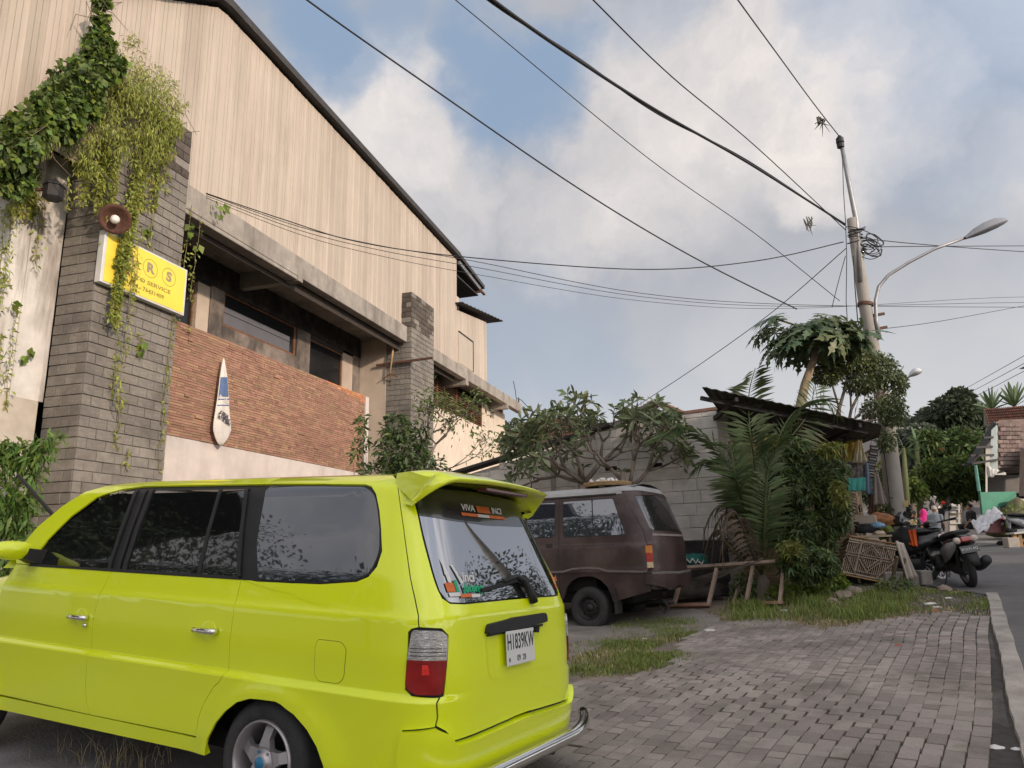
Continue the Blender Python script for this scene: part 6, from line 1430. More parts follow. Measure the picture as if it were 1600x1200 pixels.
def gr(p, d, l, r, lv):
    d = d/np.linalg.norm(d); q = p+d*l; mb.tube([p, (p+q)/2+nr.normal(size=3)*l*.04, q], [r, r*.85, r*.7], 5)
    if lv <= 2:
        for _ in range(3): CCs.append(q+nr.normal(size=3)*.1)
    if lv == 0: return
    for i in range(rnd.choice([2, 3])): gr(q, d+nr.normal(size=3)*.42+np.array([.1, 0, .10]), l*rnd.uniform(.62, .85), r*.62, lv-1)
gr(root, np.array([.05, 0, 1.]), 2.4, .09, 0); gr(B3(658, 745), np.array([.45, 0, 1]), .72, .032, 4); gr(B3(655, 750), np.array([-.05, 0, 1]), .6, .028, 4); gr(B3(665, 750), np.array([1, 0, .45]), .6, .02, 3)
put(mb, 'trunk', BRK, th, smooth=True); CCs = np.array(CCs); leaves('crown', np.repeat(CCs, 2, 0)+nr.normal(size=(len(CCs)*2, 3))*.05, nr.normal(size=(len(CCs)*2, 3))-UP*.3, .11, .36, LG, th)
# ---- vines on the corner pillar
vt = thing('pillar_vine', 'thick tangle of heart leaved and stringy vines draped over the corner pillar top', 'vine', Wf(.9, -.2, 9.5))
V3 = lambda x, y, o=.15: hit(x, y, FP+FN*o, FN)
def blobpx(x, y, r, w_=1, o=.1, sq=.5): c = V3(x, y, o); k = np.linalg.norm(c-CAM)/FPX; return (c, (r*k, r*k*sq, r*k), w_)
B_h = [blobpx(*q) for q in ((145, 75, 20, .8), (140, 110, 30), (110, 130, 35), (85, 160, 30), (60, 180, 30), (30, 205, 32), (5, 240, 35), (15, 280, 25, .7), (150, 30, 8, .3), (152, 5, 8, .3), (147, 50, 10, .3), (120, 165, 25), (95, 200, 20, .6), (170, 105, 15, .5))]
B_f = [blobpx(*q) for q in ((200, 130, 30), (225, 150, 35, 1.3), (250, 165, 28), (180, 150, 30), (240, 195, 32, 1.3), (205, 190, 35), (265, 200, 16, .6), (150, 190, 28), (120, 230, 25, .6), (215, 230, 30, .9), (50, 222, 26, .6), (170, 230, 25, .6), (128, 262, 16, .4), (245, 235, 20, .6))]
mb = MB()
for k in range(150):
    b = B_f[rnd.randrange(len(B_f))] if rnd.random() < .7 else B_h[rnd.randrange(len(B_h))]; p = b[0]+nr.normal(size=3)*np.array(b[1])*.5; q = p+nr.normal(size=3)*.2; mb.tube([p, lerp(p, q, .5)+nr.normal(size=3)*.1, q-UP*.2], [.008, .007, .004], 4)
put(mb, 'woody_tangle', LDRY, vt, kind='stuff')
P_, D_2 = ell_pts(B_h, 3400, .4); leaves('heart_foliage', P_+FN*.1, D_2*.3+nr.normal(size=D_2.shape)*.45-UP*.6+FN*.3, .125, .85, LG, vt)
P_, D_2 = ell_pts(B_h, 1500, .6); leaves('heart_foliage', P_+FN*.12, D_2*.3+nr.normal(size=D_2.shape)*.45-UP*.6+FN*.3, .12, .85, LB, vt)
LS = leafmat('leaf_stringy', (.30, .33, .07), .4, .35)
P_, D_2 = ell_pts(B_f, 9000, .3); leaves('stringy_foliage', P_+FN*.1, D_2*.2+nr.normal(size=D_2.shape)*.4-UP*.9, .085, .22, LS, vt, droop=.3)
P_, D_2 = ell_pts([blobpx(*q) for q in ((205, 65, 14, 1), (185, 85, 16, .7), (215, 100, 22, 1), (270, 135, 12, .6), (290, 165, 8, .3), (255, 120, 12, .5), (240, 110, 12, .4))], 750, .1); leaves('stringy_foliage', P_, nr.normal(size=D_2.shape)+UP*.2, .075, .25, LS, vt)
# hanging strands, each with little leaves
mb = MB(); C3 = []; D3 = []
strands = [(185, 200, 340, 10), (200, 330, 420, 12), (195, 380, 500, 12), (190, 400, 510, 8), (205, 300, 400, 8), (172, 220, 300, 9), (215, 250, 345, 9), (187, 500, 620, 3), (188, 620, 700, 3), (200, 700, 738, 4), (212, 400, 640, 3), (225, 350, 480, 3), (232, 200, 330, 8), (250, 220, 330, 6), (262, 215, 300, 5), (240, 330, 460, 2), (215, 230, 320, 9), (160, 220, 330, 7), (135, 230, 320, 6), (110, 280, 330, 4), (60, 260, 340, 8), (45, 250, 330, 6), (30, 260, 350, 5), (20, 330, 480, 3), (8, 320, 560, 4), (25, 470, 640, 3), (5, 520, 620, 3), (275, 480, 735, 1), (283, 400, 700, 1), (300, 320, 420, 2), (312, 340, 470, 2.5), (305, 470, 520, 1), (218, 520, 560, 2.5), (175, 250, 420, 3), (70, 300, 420, 3)]
for x, y0, y1, dens in strands:
    for _ in range(3 if dens > 4 else 1):
        xx = x+rnd.gauss(0, 5 if dens > 4 else 1.5); n_ = 8; o_ = (.22 if 178 < x < 236 and y1 > 330 and y0 < 500 else .04) if x < 290 else -.05; pts = [V3(xx+rnd.gauss(0, 1.6)+(y0-y_)*(.11), y_, o_ if x > 105 else -.72) for y_ in np.linspace(y0, y1, n_)]
        mb.tube(pts, .006, 4); L_ = y1-y0
        for _q in range(int(L_*dens*.16)):
            t = rnd.uniform(0, n_-1.01); p = lerp(pts[int(t)], pts[int(t)+1], t-int(t)); C3.append(p+nr.normal(size=3)*.03); D3.append(nr.normal(size=3)*.8-UP*.6+FN*.3)
put(mb, 'hanging_stems', mat('vine_stem', (.20, .17, .09), .8, .3, 10, 0), vt, kind='stuff'); leaves('strand_foliage', np.array(C3), np.array(D3), .085, .45, LS, vt)
C3 = []; D3 = []
for x, y in ((222, 535), (218, 548), (300, 350), (297, 365), (306, 385), (345, 335), (352, 322), (335, 315), (50, 545), (40, 555), (170, 318), (230, 360), (20, 475)):
    for _ in range(4): C3.append(V3(x+rnd.gauss(0, 3), y+rnd.gauss(0, 3), .06 if x > 105 else -.72)); D3.append(nr.normal(size=3)*.6-UP+FN*.2)
leaves('large_leaf_foliage', np.array(C3), np.array(D3), .14, .8, LB, vt)
# climber at the lower left
cl_ = thing('wall_climber', 'fresh green climber with drooping leaflets at the left wall foot', 'climber', np.array([-7.6, 10.8, .2]))
c4 = lambda x, y, Y=10.6: at(x, y, Y)
mb = MB(); C3 = []; D3 = []
for pts in (((0, 830), (30, 760), (50, 700), (100, 678)), ((10, 830), (15, 750), (20, 700), (5, 700)), ((20, 820), (50, 770), (55, 720), (80, 690)), ((0, 780), (30, 780), (60, 790)), ((-30, 800), (-10, 740), (10, 700), (45, 705)), ((-20, 830), (20, 830), (45, 800)), ((-40, 720), (0, 710), (30, 730)), ((-20, 760), (0, 800), (30, 830)), ((10, 830), (25, 890), (15, 950)), ((-20, 830), (-5, 890), (12, 950)), ((40, 830), (35, 890), (20, 950)), ((0, 850), (15, 900), (30, 940))):
    P = [c4(*p) for p in pts]; mb.tube(P, .012, 5)
    for i in range(len(P)-1):
        for q in range(16):
            p = lerp(P[i], P[i+1], q/16); 
            for _ in range(5): C3.append(p+nr.normal(size=3)*.07); D3.append(nr.normal(size=3)*.7-UP*.9)
put(mb, 'stems', STG, cl_); leaves('foliage', np.array(C3), np.array(D3), .15, .3, leafmat('leaf_fresh', (.11, .19, .04), .35, .3), cl_)
mb = MB(); mb.bar(at(28, 742, 10), at(84, 806, 9.8), .035); put(mb, 'steel_strut', RUB, label='black diagonal steel strut in the climber at the lower left', cat='strut', loc=at(84, 806, 9.8))
# ================================================================= THINGS ROUND THE KIOSK
BAM = mat('bamboo_weathered', (.30, .24, .18), .85, .25, 8, .2, 50, obj=.25, stain=(.18, .13, .09), sscale=4, samt=.5); BAMO = mat('bamboo_orange', (.33, .19, .09), .8, .25, 8, .2, 50, obj=.2)
# bamboo cage: leaning box of slats with a diamond lattice door
cgp = gpt(1345, 915); CY = cgp[1]
cA, cB_, cC, cD = at(1327, 838, CY+.10), at(1402, 851, CY+.05), at(1388, 912, CY-.08), at(1312, 897, CY-.08)
cg = thing('bamboo_cage', 'weathered bamboo slat cage with diamond lattice door tilted against the pole', 'cage', lerp(cC, cD, .5))
ex_ = (cB_-cA); ex_ /= np.linalg.norm(ex_); ey_ = (cA-cD); ey_ /= np.linalg.norm(ey_); en_ = np.cross(ex_, ey_); en_ /= np.linalg.norm(en_)
if en_[1] > 0: en_ = -en_
bil = lambda u_, v_: lerp(lerp(cD, cC, u_), lerp(cA, cB_, u_), v_)
for i in range(25):
    mb = MB(); u_ = .02+.96*i/24; mb.bar(bil(u_, .02), bil(u_, .98), .013, .012, en_); put(mb, 'slat', BAM, cg)
for v_, w_, m_ in ((.0, .03, BAMO), (.06, .018, BAM), (.40*0+.52, .02, BAM), (.58, .02, BAM), (.92, .02, BAM), (1.0, .035, BAMO), (.86, .02, BAM)):
    mb = MB(); mb.bar(bil(0, v_)+en_*.014, bil(1, v_)+en_*.014, .018, w_, en_); put(mb, 'rail', m_, cg)
for a, b in (((.02, .5), (.28, .92)), ((.02, .5), (.3, .06)), ((.98, .5), (.75, .92)), ((.98, .5), (.72, .06)), ((.5, .84), (.26, .56)), ((.5, .84), (.76, .56)), ((.5, .16), (.26, .50)), ((.5, .16), (.76, .50)), ((.5, .76), (.34, .56)), ((.5, .76), (.68, .56)), ((.5, .26), (.34, .50)), ((.5, .26), (.68, .50)), ((.27, .14), (.27, .88)), ((.73, .14), (.73, .88)), ((.27, .88), (.73, .88)), ((.27, .14), (.73, .14))):
    mb = MB(); mb.bar(bil(*a)+en_*.03, bil(*b)+en_*.03, .012, .02, en_); put(mb, 'lattice_bar', BAM, cg)
for k in range(9):
    mb = MB(); v_ = .02+.12*k; p = bil(1, v_); mb.bar(p, p-en_*.42+ex_*.02, .012, .02); put(mb, 'side_slat', BAMO, cg)
    mb = MB(); p = bil(0, v_); mb.bar(p, p-en_*.42, .012, .02); put(mb, 'side_slat', BAM, cg)
mb = MB(); mb.hexa([bil(.01, .97)-en_*.03, bil(.99, .97)-en_*.03, bil(.99, .97)-en_*.42, bil(.01, .97)-en_*.42], [p+ey_*.012 for p in (bil(.01, .97)-en_*.03, bil(.99, .97)-en_*.03, bil(.99, .97)-en_*.42, bil(.01, .97)-en_*.42)]); put(mb, 'top_board', BAMO, cg)
mb = MB(); mb.hexa([bil(.02, .02)-en_*.4, bil(.98, .02)-en_*.4, bil(.98, .02)-en_*.42, bil(.02, .02)-en_*.42], [bil(.02, .95)-en_*.4, bil(.98, .95)-en_*.4, bil(.98, .95)-en_*.42, bil(.02, .95)-en_*.42]); put(mb, 'back_board', DKI, cg)
# cloth helper: hanging sheet with folds
def cloth(name, label, cat, P4, m, n=14, fold=.03, nf=3, group=None, jag=0):
    tl, tr, br, bl = [np.array(p, float) for p in P4]; nrm = np.cross(tr-tl, bl-tl); nrm /= np.linalg.norm(nrm); g = []
    ph = rnd.uniform(0, 6)
    for j in range(n):
        v_ = j/(n-1); r = []
        for i in range(n):
            u_ = i/(n-1); p = lerp(lerp(tl, tr, u_), lerp(bl, br, u_), v_); r.append(p+nrm*fold*math.sin(u_*nf*2*pi+ph+v_*1.3)*(.3+v_)+UP*(jag*math.sin(u_*9+ph)*v_+.3*fold*math.sin(u_*nf*pi)))
        g.append(r)
    mb = MB(); mb.grid(g); return put(mb, name, m, smooth=True, label=label, cat=cat, group=group, loc=br, solid=.006)
fab = lambda nm, c, **k: mat('fabric_'+nm, c, .9, .15, 8, .15, 60, **k)
LYY = 12.7
K = lambda x, y, Y=LYY: at(x, y, Y)
cloth('hanging_cloth', 'mustard yellow cloth hanging highest at the kiosk corner', 'cloth', [K(1322, 690), K(1346, 686), K(1352, 722), K(1319, 722)], fab('mustard', (.34, .25, .045), stain=(.2, .09, .04), sscale=6, samt=.5), group='laundry hung at the kiosk')
cloth('hanging_cloth', 'pale floral pointed cloth hanging right of the mustard one', 'cloth', [K(1340, 688, 12.6), K(1346, 690, 12.6), K(1355, 722, 12.6), K(1332, 724, 12.6)], fab('floral', (.45, .40, .30), stain=(.30, .28, .10), sscale=14, samt=.9), group='laundry hung at the kiosk')
cloth('hanging_cloth', 'grey black patterned cloth hanging above the teal towel', 'cloth', [K(1321, 722, 12.75), K(1352, 722, 12.75), K(1356, 752, 12.75), K(1323, 752, 12.75)], fab('grey_pattern', (.10, .085, .085), stain=(.40, .37, .36), sscale=16, samt=.6), nf=5, group='laundry hung at the kiosk')
cloth('hanging_cloth', 'teal green towel hanging below the patterned cloth', 'towel', [K(1324, 748), K(1352, 746), K(1352, 767), K(1325, 767)], fab('teal', (.06, .30, .26)), fold=.015, group='laundry hung at the kiosk')
cloth('hanging_cloth', 'faded blue jeans leg hanging beside the teal towel', 'trousers', [K(1352, 724), K(1357, 724), K(1364, 773), K(1353, 773)], fab('denim', (.12, .16, .22)), nf=1, group='laundry hung at the kiosk')
cloth('hanging_cloth', 'dusty grey brown cloth hanging nearest the pole', 'cloth', [K(1366, 742), K(1372, 738), K(1388, 788), K(1364, 790)], fab('taupe', (.24, .20, .18)), fold=.04, nf=2, group='laundry hung at the kiosk')
cloth('hanging_cloth', 'brown cloth strip hanging behind the grey brown cloth', 'cloth', [K(1360, 768, 12.9), K(1368, 760, 12.9), K(1372, 800, 12.9), K(1358, 802, 12.9)], fab('brown', (.16, .09, .06)), group='laundry hung at the kiosk')
rk = thing('hanging_rack', 'dark hanging rack of small packets between laundry and pole', 'rack', K(1366, 745, 12.9))
for i in range(6):
    mb = MB(); a = K(1366-i*1.4, 700+i*8.5, 12.9); mb.box(a, (.14, .03, .075), (ex_, en_, UP)); put(mb, 'packet', fab('rack_dark', (.045, .042, .042)), rk)
    mb = MB(); mb.box(a-UP*.012+en_*.017, (.11, .004, .028), (ex_, en_, UP)); put(mb, 'packet_label', fab('rack_label', (.22, .21, .20)), rk)
mb = MB(); mb.tube([K(1316, 688), K(1345, 684), K(1372, 690, 12.9)], .008, 5); put(mb, 'clothes_line', CBL, label='sagging line holding the laundry at the kiosk corner', cat='line', loc=K(1345, 684))
# table with heap of clothes and crate behind the cage
tb = thing('kiosk_table', 'small wooden table of the kiosk behind the bamboo cage', 'table', gpt(1362, 892))
T0 = K(1362, 838, 12.75)
mb = MB(); mb.box(T0, (.62, .5, .03), WAX); put(mb, 'tabletop', PAL, tb)
for a in (-1, 1):
    for b in (-1, 1): mb = MB(); mb.bar(T0+WDv*.27*a+WNv*.2*b, T0+WDv*.27*a+WNv*.2*b-UP*.75, .04); put(mb, 'leg', PLK, tb)
def heap(name, label, cat, c, sz, m, seed, group=None, sub=3):
    r = random.Random(seed); b = bmesh.new(); bmesh.ops.create_icosphere(b, subdivisions=sub, radius=1); ph = [r.uniform(0, 6) for _ in range(6)]
    V = []
    for v in b.verts:
        x, y, z = v.co; k = 1+.16*sin(5*x+ph[0])*sin(4*y+ph[1])+.10*sin(9*z+ph[2]+6*x)+.07*sin(13*x+ph[3]+9*y); V.append(np.array(c)+np.array([x*sz[0]*k, y*sz[1]*k, max(z, -.45)*sz[2]*k]))
    F = [[v.index for v in f.verts] for f in b.faces]; b.free()
    return mesh(name, V, F, m, label=label, cat=cat, group=group, smooth=True, loc=np.array(c)-UP*sz[2]*.45)
heap('crumpled_shirt', 'crumpled black shirt on the kiosk table', 'shirt', K(1356, 828, 12.65), (.20, .12, .10), fab('black', (.02, .02, .022)), 3)
heap('crumpled_cloth', 'crumpled light blue cloth on top of the kiosk table heap', 'cloth', K(1370, 822, 12.6), (.13, .10, .06), fab('blue', (.16, .28, .42)), 5)
heap('cloth_bundle', 'beige bundle under the blue cloth on the kiosk table', 'bundle', K(1373, 834, 12.55), (.10, .09, .05), fab('beige', (.45, .36, .27)), 7)
mb = MB(); mb.box(K(1353, 812, 12.95), (.32, .22, .14), WAX); put(mb, 'carton', mat('carton', (.40, .34, .28), .9, .1, 5, .1), label='pale carton standing behind the crumpled shirt', cat='carton', loc=K(1353, 818, 12.95), bevel=.006)
heap('fruit_pile', 'orange brown pile of goods beside the pole behind the table', 'pile', K(1375, 815, 13.6), (.28, .2, .16), fab('orange_brown', (.36, .16, .07), stain=(.12, .07, .05), sscale=9, samt=.8), 9)
heap('fruit_pile', 'olive green sack low beside the pole', 'sack', K(1386, 836, 13.4), (.12, .15, .16), fab('olive', (.12, .14, .03)), 12)
shrub('potted_plant', 'small leafy plant seen between the pole and the hanging cloths', 'plant', K(1381, 830, 14), [(K(1380, 795, 14), (.25, .2, .25)), (K(1382, 750, 14.4), (.15, .2, .35))], 700, .09, .5, LG, 5, LY, 200)
# board and drape at the pole foot
cloth('draped_cloth', 'dirty cream cloth draped over the cage and down the pole foot', 'cloth', [K(1399, 846, 11.95), K(1412, 848, 11.95), K(1432, 902, 11.75), K(1416, 908, 11.75)], fab('cream', (.42, .37, .32), stain=(.25, .2, .16), sscale=3, samt=.5), fold=.035, nf=2)
pf = gpt(1425, 916); pl3 = thing('concrete_plinth', 'low broken concrete block plinth at the foot of the pole', 'plinth', pf)
for x0, x1, y0, d, h in ((1384, 1418, 914, 0, .22), (1419, 1440, 915, .05, .20), (1441, 1459, 914, 0, .24), (1412, 1434, 906, .5, .30)):
    a = gpt(x0, y0); b = gpt(x1, y0); mb = MB(); c_ = lerp(a, b, .5)+np.array([0, .12+d, h/2-.02]); mb.box(c_, (np.linalg.norm(b-a)*.98, .26, h), ((b-a)/np.linalg.norm(b-a)*np.array([1, 1, 0]), np.array([0, 1., 0]), UP)); put(mb, 'concrete_block', CONC, pl3, bevel=.02)
mb = MB(); mb.bar(gpt(1392, 916)+UP*.0, at(1402, 870, pf[1]-.1), .03, .05); mb.bar(gpt(1412, 916), at(1414, 872, pf[1]-.1), .025, .04); put(mb, 'plank_prop', PLK, label='weathered plank propped between cage and plinth', cat='plank', loc=gpt(1392, 916))
# fallen wooden frame
fw1, fw2 = gpt(1049, 950), gpt(1224, 947); ft = fw2-fw1; tA, tB = at(1064, 888, fw1[1]+.22), at(1229, 877, fw2[1]+.22)
ff = thing('fallen_pallet', 'fallen ladder like wooden frame leaning on rubble before the palm', 'pallet', lerp(fw1, fw2, .5))
WDL = mat('wood_grey_pink', (.30, .225, .18), .9, .25, 4, .3, 40, stain=(.15, .11, .085), sscale=5, samt=.5, stretch=(1, 1, 1)); WDR = mat('wood_reddish', (.24, .13, .09), .9, .25, 4, .3, 40)
frn = np.cross(ft, tA-fw1); frn /= np.linalg.norm(frn)
mb = MB(); mb.bar(fw1+UP*.03-ft*.01, lerp(fw1, fw2, .36)+UP*.03, .05, .07, frn); put(mb, 'bottom_rail', WDR, ff, bevel=.006)
mb = MB(); mb.bar(lerp(fw1, fw2, .56)+UP*.04, fw2+UP*.04, .05, .06, frn); put(mb, 'bottom_rail', WDR, ff, bevel=.006)
mb = MB(); mb.bar(tA-ft*.01, tB, .05, .075, frn); put(mb, 'top_rail', WDL, ff, bevel=.006)
for u0_, u1_ in ((.02, .03), (.345, .36), (.68, .70), (.97, .98)):
    mb = MB(); p, q = lerp(fw1, fw2, u0_), lerp(tA, tB, u1_); mb.bar(p+UP*.02, lerp(p, q, .93), .045, .085, frn); put(mb, 'rung', WDL, ff, bevel=.006)
mb = MB(); mb.bar(gpt(1145, 946), at(1162, 888, fw1[1]+.5), .03, .05); put(mb, 'loose_plank', PLK, label='dark loose plank leaning inside the fallen frame', cat='plank', loc=gpt(1145, 946))
# rubble behind it
for i, (x, y, w_, h, d, m_) in enumerate(((1085, 926, .75, .30, .6, CONCD), (1138, 922, .42, .26, .6, mat('brick_face', (.26, .15, .11), .95, .3, 8, .5)), (1180, 930, .40, .28, .55, CONCD), (1048, 925, .30, .42, .35, CONCD))):
    c_ = gpt(x, y+10)+np.array([0, d, h/2]); mb = MB(); mb.box(c_, (w_, .25, h), (WDv, WNv, UP)); put(mb, 'rubble_block', m_, label=['long grey concrete lump behind the left bay of the fallen frame', 'reddish brick lump behind the middle of the fallen frame', 'grey concrete lump behind the right bay of the fallen frame', 'upright broken slab behind the van bumper'][i], cat='rubble', loc=c_-UP*h/2, bevel=.03)
heap('cloth_bundle', 'rolled teal cloth with white zigzag on the left end of the fallen frame', 'bundle', at(1080, 877, fw1[1]+.3), (.26, .13, .12), mat('fabric_teal_dark', (.02, .13, .11), .9, .2, 8, .2), 21)
tzc = at(1080, 877, fw1[1]+.14); mb = MB()
for k in range(4):
    x = -.16+k*.09; mb.tube([tzc+ex_*x+UP*(.05-.03*(k % 2)), tzc+ex_*(x+.05)+UP*(-.03+.02*k/3), tzc+ex_*(x+.09)+UP*.05], .011, 5)
put(mb, 'zigzag_cord', SW_, label='white zigzag cord lying over the teal bundle', cat='cord', loc=tzc)
heap('shoe_pair', 'dirty white shoes on the rubble inside the fallen frame', 'shoes', gpt(1078, 925)+np.array([0, .5, .33]), (.14, .06, .05), WHT, 23)
heap('cloth_bundle', 'pale rag beside the dirty shoes inside the fallen frame', 'rag', gpt(1094, 925)+np.array([0, .55, .33]), (.12, .08, .05), fab('pale_rag', (.42, .42, .37)), 25)
heap('debris_pile', 'dark debris pile between block wall and fallen frame', 'debris', Ww(-.8, .6, gz(3.5, 12)+.12), (.8, .3, .22), mat('debris', (.06, .052, .045), .95, .5, 6, .6), 27)
mb = MB(); [mb.tube([Ww(-1.2+k*.12, .45, .75), Ww(-.3+k*.2, .5+.1*k, .98+.05*k)], .014, 5) for k in range(6)]; put(mb, 'stick_pile', BRK, label='thin dark sticks heaped behind the fallen frame', cat='sticks', loc=Ww(-.8, .5, .75))
lump('litter', 1034, 942, .05, WHT, 'white crushed can by the van bumper', 'litter', .8)
lump('litter', 1206, 936, .05, WHT, 'white cup at the right end of the fallen frame', 'litter', 1.)
mb = MB(); c_ = gpt(1030, 938); mb.box(c_+UP*.12, (.10, .04, .26), ((1, 0, 0), (0, 1, 0), UP)); put(mb, 'tile_piece', PAL, label='cream broken tile standing under the van bumper', cat='tile', loc=c_)
# ================================================================= SCOOTERS
def scooter(label, base, azd, lean, steer, body, accent, group='motor scooters parked beside the pole', seatm=None, plate=None, lampon=None, bag=None):
    a = radians(azd); f = np.array([sin(a), cos(a), 0]); l = np.array([-cos(a), sin(a), 0]); le = radians(lean); u = UP*cos(le)+l*sin(le); l2 = l*cos(le)-UP*sin(le)
    base = np.array(base, float); W = lambda x, y, z: base+f*x+l2*y+u*z; AX = (f, l2, u)
    t = thing('motor_scooter', label, 'scooter', base, group)
    BP = mat('scooter_'+body[0], body[1], .3, .05, 4, 0, coat=.6); AP = mat('scooter_'+accent[0], accent[1], .35, .05, 4, 0, coat=.4, metal=accent[2] if len(accent) > 2 else 0)
    def whl(x, st, nm):
        d = f*cos(st)+l2*sin(st); ax = np.cross(d, u); c = W(x, 0, .275); g = []
        mb = MB(); prof = [(-.042, .19), (-.05, .235), (-.035, .268), (0, .278), (.035, .268), (.05, .235), (.042, .19)]; mb.lathe(c, ax, prof, 28); w_ = put(mb, nm, TYR, t, smooth=True)
        mb = MB(); mb.lathe(c, ax, [(-.042, .195), (-.045, .178), (0, .172), (.045, .178), (.042, .195)], 28); put(mb, 'rim', ALLOY, w_, smooth=True)
        e1 = d; e2 = u; mb = MB()
        for k in range(10): q = 2*pi*k/10; mb.bar(c+(e1*cos(q)+e2*sin(q))*.03+ax*.01*(1 if k % 2 else -1), c+(e1*cos(q+.25)+e2*sin(q+.25))*.178, .012, .010)
        mb.lathe(c, ax, [(-.05, .0), (-.05, .04), (.05, .04), (.05, 0)], 12); put(mb, 'spoke', ALLOY, w_, kind='stuff')
        return d
    whl(0, 0, 'rear_wheel'); sd_ = whl(1.24, radians(steer), 'front_wheel')
    def loft(nm, secs, m, n=14, pw=.7):
        g = []
        for x, zc, hh, ww in secs: g.append([W(x, ww*math.copysign(abs(cos(q))**pw, cos(q)), zc+hh*math.copysign(abs(sin(q))**pw, sin(q))) for q in np.linspace(0, 2*pi, n+1)])
        mb = MB(); mb.grid(g); mb.add(g[0], [tuple(range(n))]); mb.add(g[-1], [tuple(range(n))]); return put(mb, nm, m, t, smooth=True)
    loft('tail_fairing', [(-.36, .70, .035, .06), (-.30, .695, .075, .11), (-.1, .66, .11, .15), (.15, .60, .14, .165), (.40, .50, .15, .15), (.50, .42, .12, .13)], BP)
    for sg in (1, -1):
        mb = MB(); mb.grid([[W(-.30, sg*.125, .70), W(-.05, sg*.175, .68), W(.25, sg*.18, .60)], [W(-.28, sg*.13, .64), W(-.02, sg*.18, .56), W(.3, sg*.17, .47)], [W(-.18, sg*.11, .58), W(.05, sg*.16, .44), W(.33, sg*.15, .38)]]); put(mb, 'side_panel', AP, t, smooth=True, solid=.01)
    loft('seat', [(-.22, .79, .02, .08), (-.15, .80, .045, .13), (.05, .79, .05, .14), (.28, .765, .05, .13), (.48, .74, .045, .10), (.54, .73, .02, .06)], RUB)
    mb = MB(); mb.tube([W(.0, .14, .78), W(-.22, .13, .80), W(-.34, .07, .815), W(-.34, -.07, .815), W(-.22, -.13, .80), W(0, -.14, .78)], .013, 8); put(mb, 'grab_rail', RUB, t, smooth=True)
    loft('footboard', [(.45, .32, .06, .13), (.65, .27, .05, .15), (.9, .29, .06, .15)], RUB)
    g = []
    for x, z, w_ in ((.93, .32, .16), (.90, .50, .20), (.93, .68, .20), (.98, .82, .15), (1.0, .90, .11)): g.append([W(x+.05*(1-s_*s_), w_*s_, z) for s_ in np.linspace(-1, 1, 9)])
    mb = MB(); mb.grid(g); put(mb, 'leg_shield', BP, t, smooth=True, solid=.03)
    loft('front_fairing', [(1.0, .50, .10, .10), (1.08, .60, .16, .12), (1.12, .72, .12, .11), (1.08, .82, .07, .09)], BP)
    loft('headstock_cover', [(.86, .96, .03, .05), (.93, .98, .055, .11), (1.02, .97, .05, .10), (1.08, .94, .03, .06)], BP)
    mb = MB(); mb.tube([W(.80, .34, 1.0), W(.88, .25, .99), W(.95, .1, .98), W(.95, -.1, .98), W(.88, -.25, .99), W(.80, -.34, 1.0)], .013, 8); put(mb, 'handlebar', RUB, t, smooth=True)
    for sg in (1, -1): mb = MB(); mb.tube([W(.86, sg*.27, .99), W(.79, sg*.35, 1.0)], .02, 8); put(mb, 'grip', RUB, t)
    for sg in (1, -1):
        mb = MB(); mb.tube([W(.90, sg*.2, 1.0), W(.90, sg*.24, 1.10), W(.92, sg*.30, 1.17)], .007, 6); o = put(mb, 'mirror_stem', RUB, t)
        mb = MB(); mb.lathe(W(.905, sg*.31, 1.19), -f+UP*.05, [(-.02, 0), (-.02, .045), (.0, .065), (.01, .065)], 16); put(mb, 'mirror_shell', RUB, o, smooth=True)
        mb = MB(); mb.lathe(W(.893, sg*.31, 1.19), -f+UP*.05, [(.0, .061), (.001, 0)], 16); put(mb, 'mirror_face', mat('mirror', (.8, .82, .85), .05, 0, 1, 0, metal=1), o)
    fk = W(1.05, 0, .75)
    for sg in (1, -1): mb = MB(); mb.tube([fk+l2*sg*.055-u*.05, W(1.24, 0, .275)+l2*sg*.06], .018, 8); put(mb, 'fork', RUB, t)
    g = []
    for q in np.linspace(radians(20), radians(160), 9): c = W(1.24, 0, .275)+(sd_*cos(q)+u*sin(q))*.31; s_ = np.cross(sd_, u); g.append([c+s_*w_-(0 if w_ == 0 else .02)*(sd_*cos(q)+u*sin(q)) for w_ in (-.06, 0, .06)])
    mb = MB(); mb.grid(g); put(mb, 'front_mudguard', BP, t, smooth=True, solid=.006)
    mb = MB(); mb.box(W(1.155, 0, .80), (.03, .16, .09), AX); put(mb, 'headlight', mat('lens_white', (.8, .8, .78), .1, .05, 20, 0, coat=1) if not lampon else mat('lens_lit', (.8, .8, .78), .1, 0, 1, 0, emit=(1, .97, .9, 6)), t, bevel=.02)
    mb = MB(); mb.box(W(-.355, 0, .705), (.05, .15, .075), AX); tl = put(mb, 'tail_light', mat('scooter_red', (.35, .01, .01), .15, .1, 20, 0, coat=1), t, bevel=.02)
    for sg in (1, -1): mb = MB(); mb.lathe(W(-.345, sg*.115, .70), -f, [(-.02, .05), (.02, .048), (.035, .03), (.038, 0)], 14); put(mb, 'indicator', mat('indicator_clear', (.55, .45, .40), .15, .1, 20, 0, coat=1), t, smooth=True)
    g = [[W(-.30+x, s_*w_, z) for s_ in (-1, 0, 1)] for x, z, w_ in ((0, .66, .07), (-.07, .55, .085), (-.14, .42, .075), (-.17, .33, .05))]
    mb = MB(); mb.grid(g); put(mb, 'rear_mudguard', RUB, t, smooth=True, solid=.012)
    pn = -f*.9+u*.35; pn /= np.linalg.norm(pn); pu = u*.9+f*.35; pu /= np.linalg.norm(pu); py_ = -l2; pc_ = W(-.40, 0, .565)
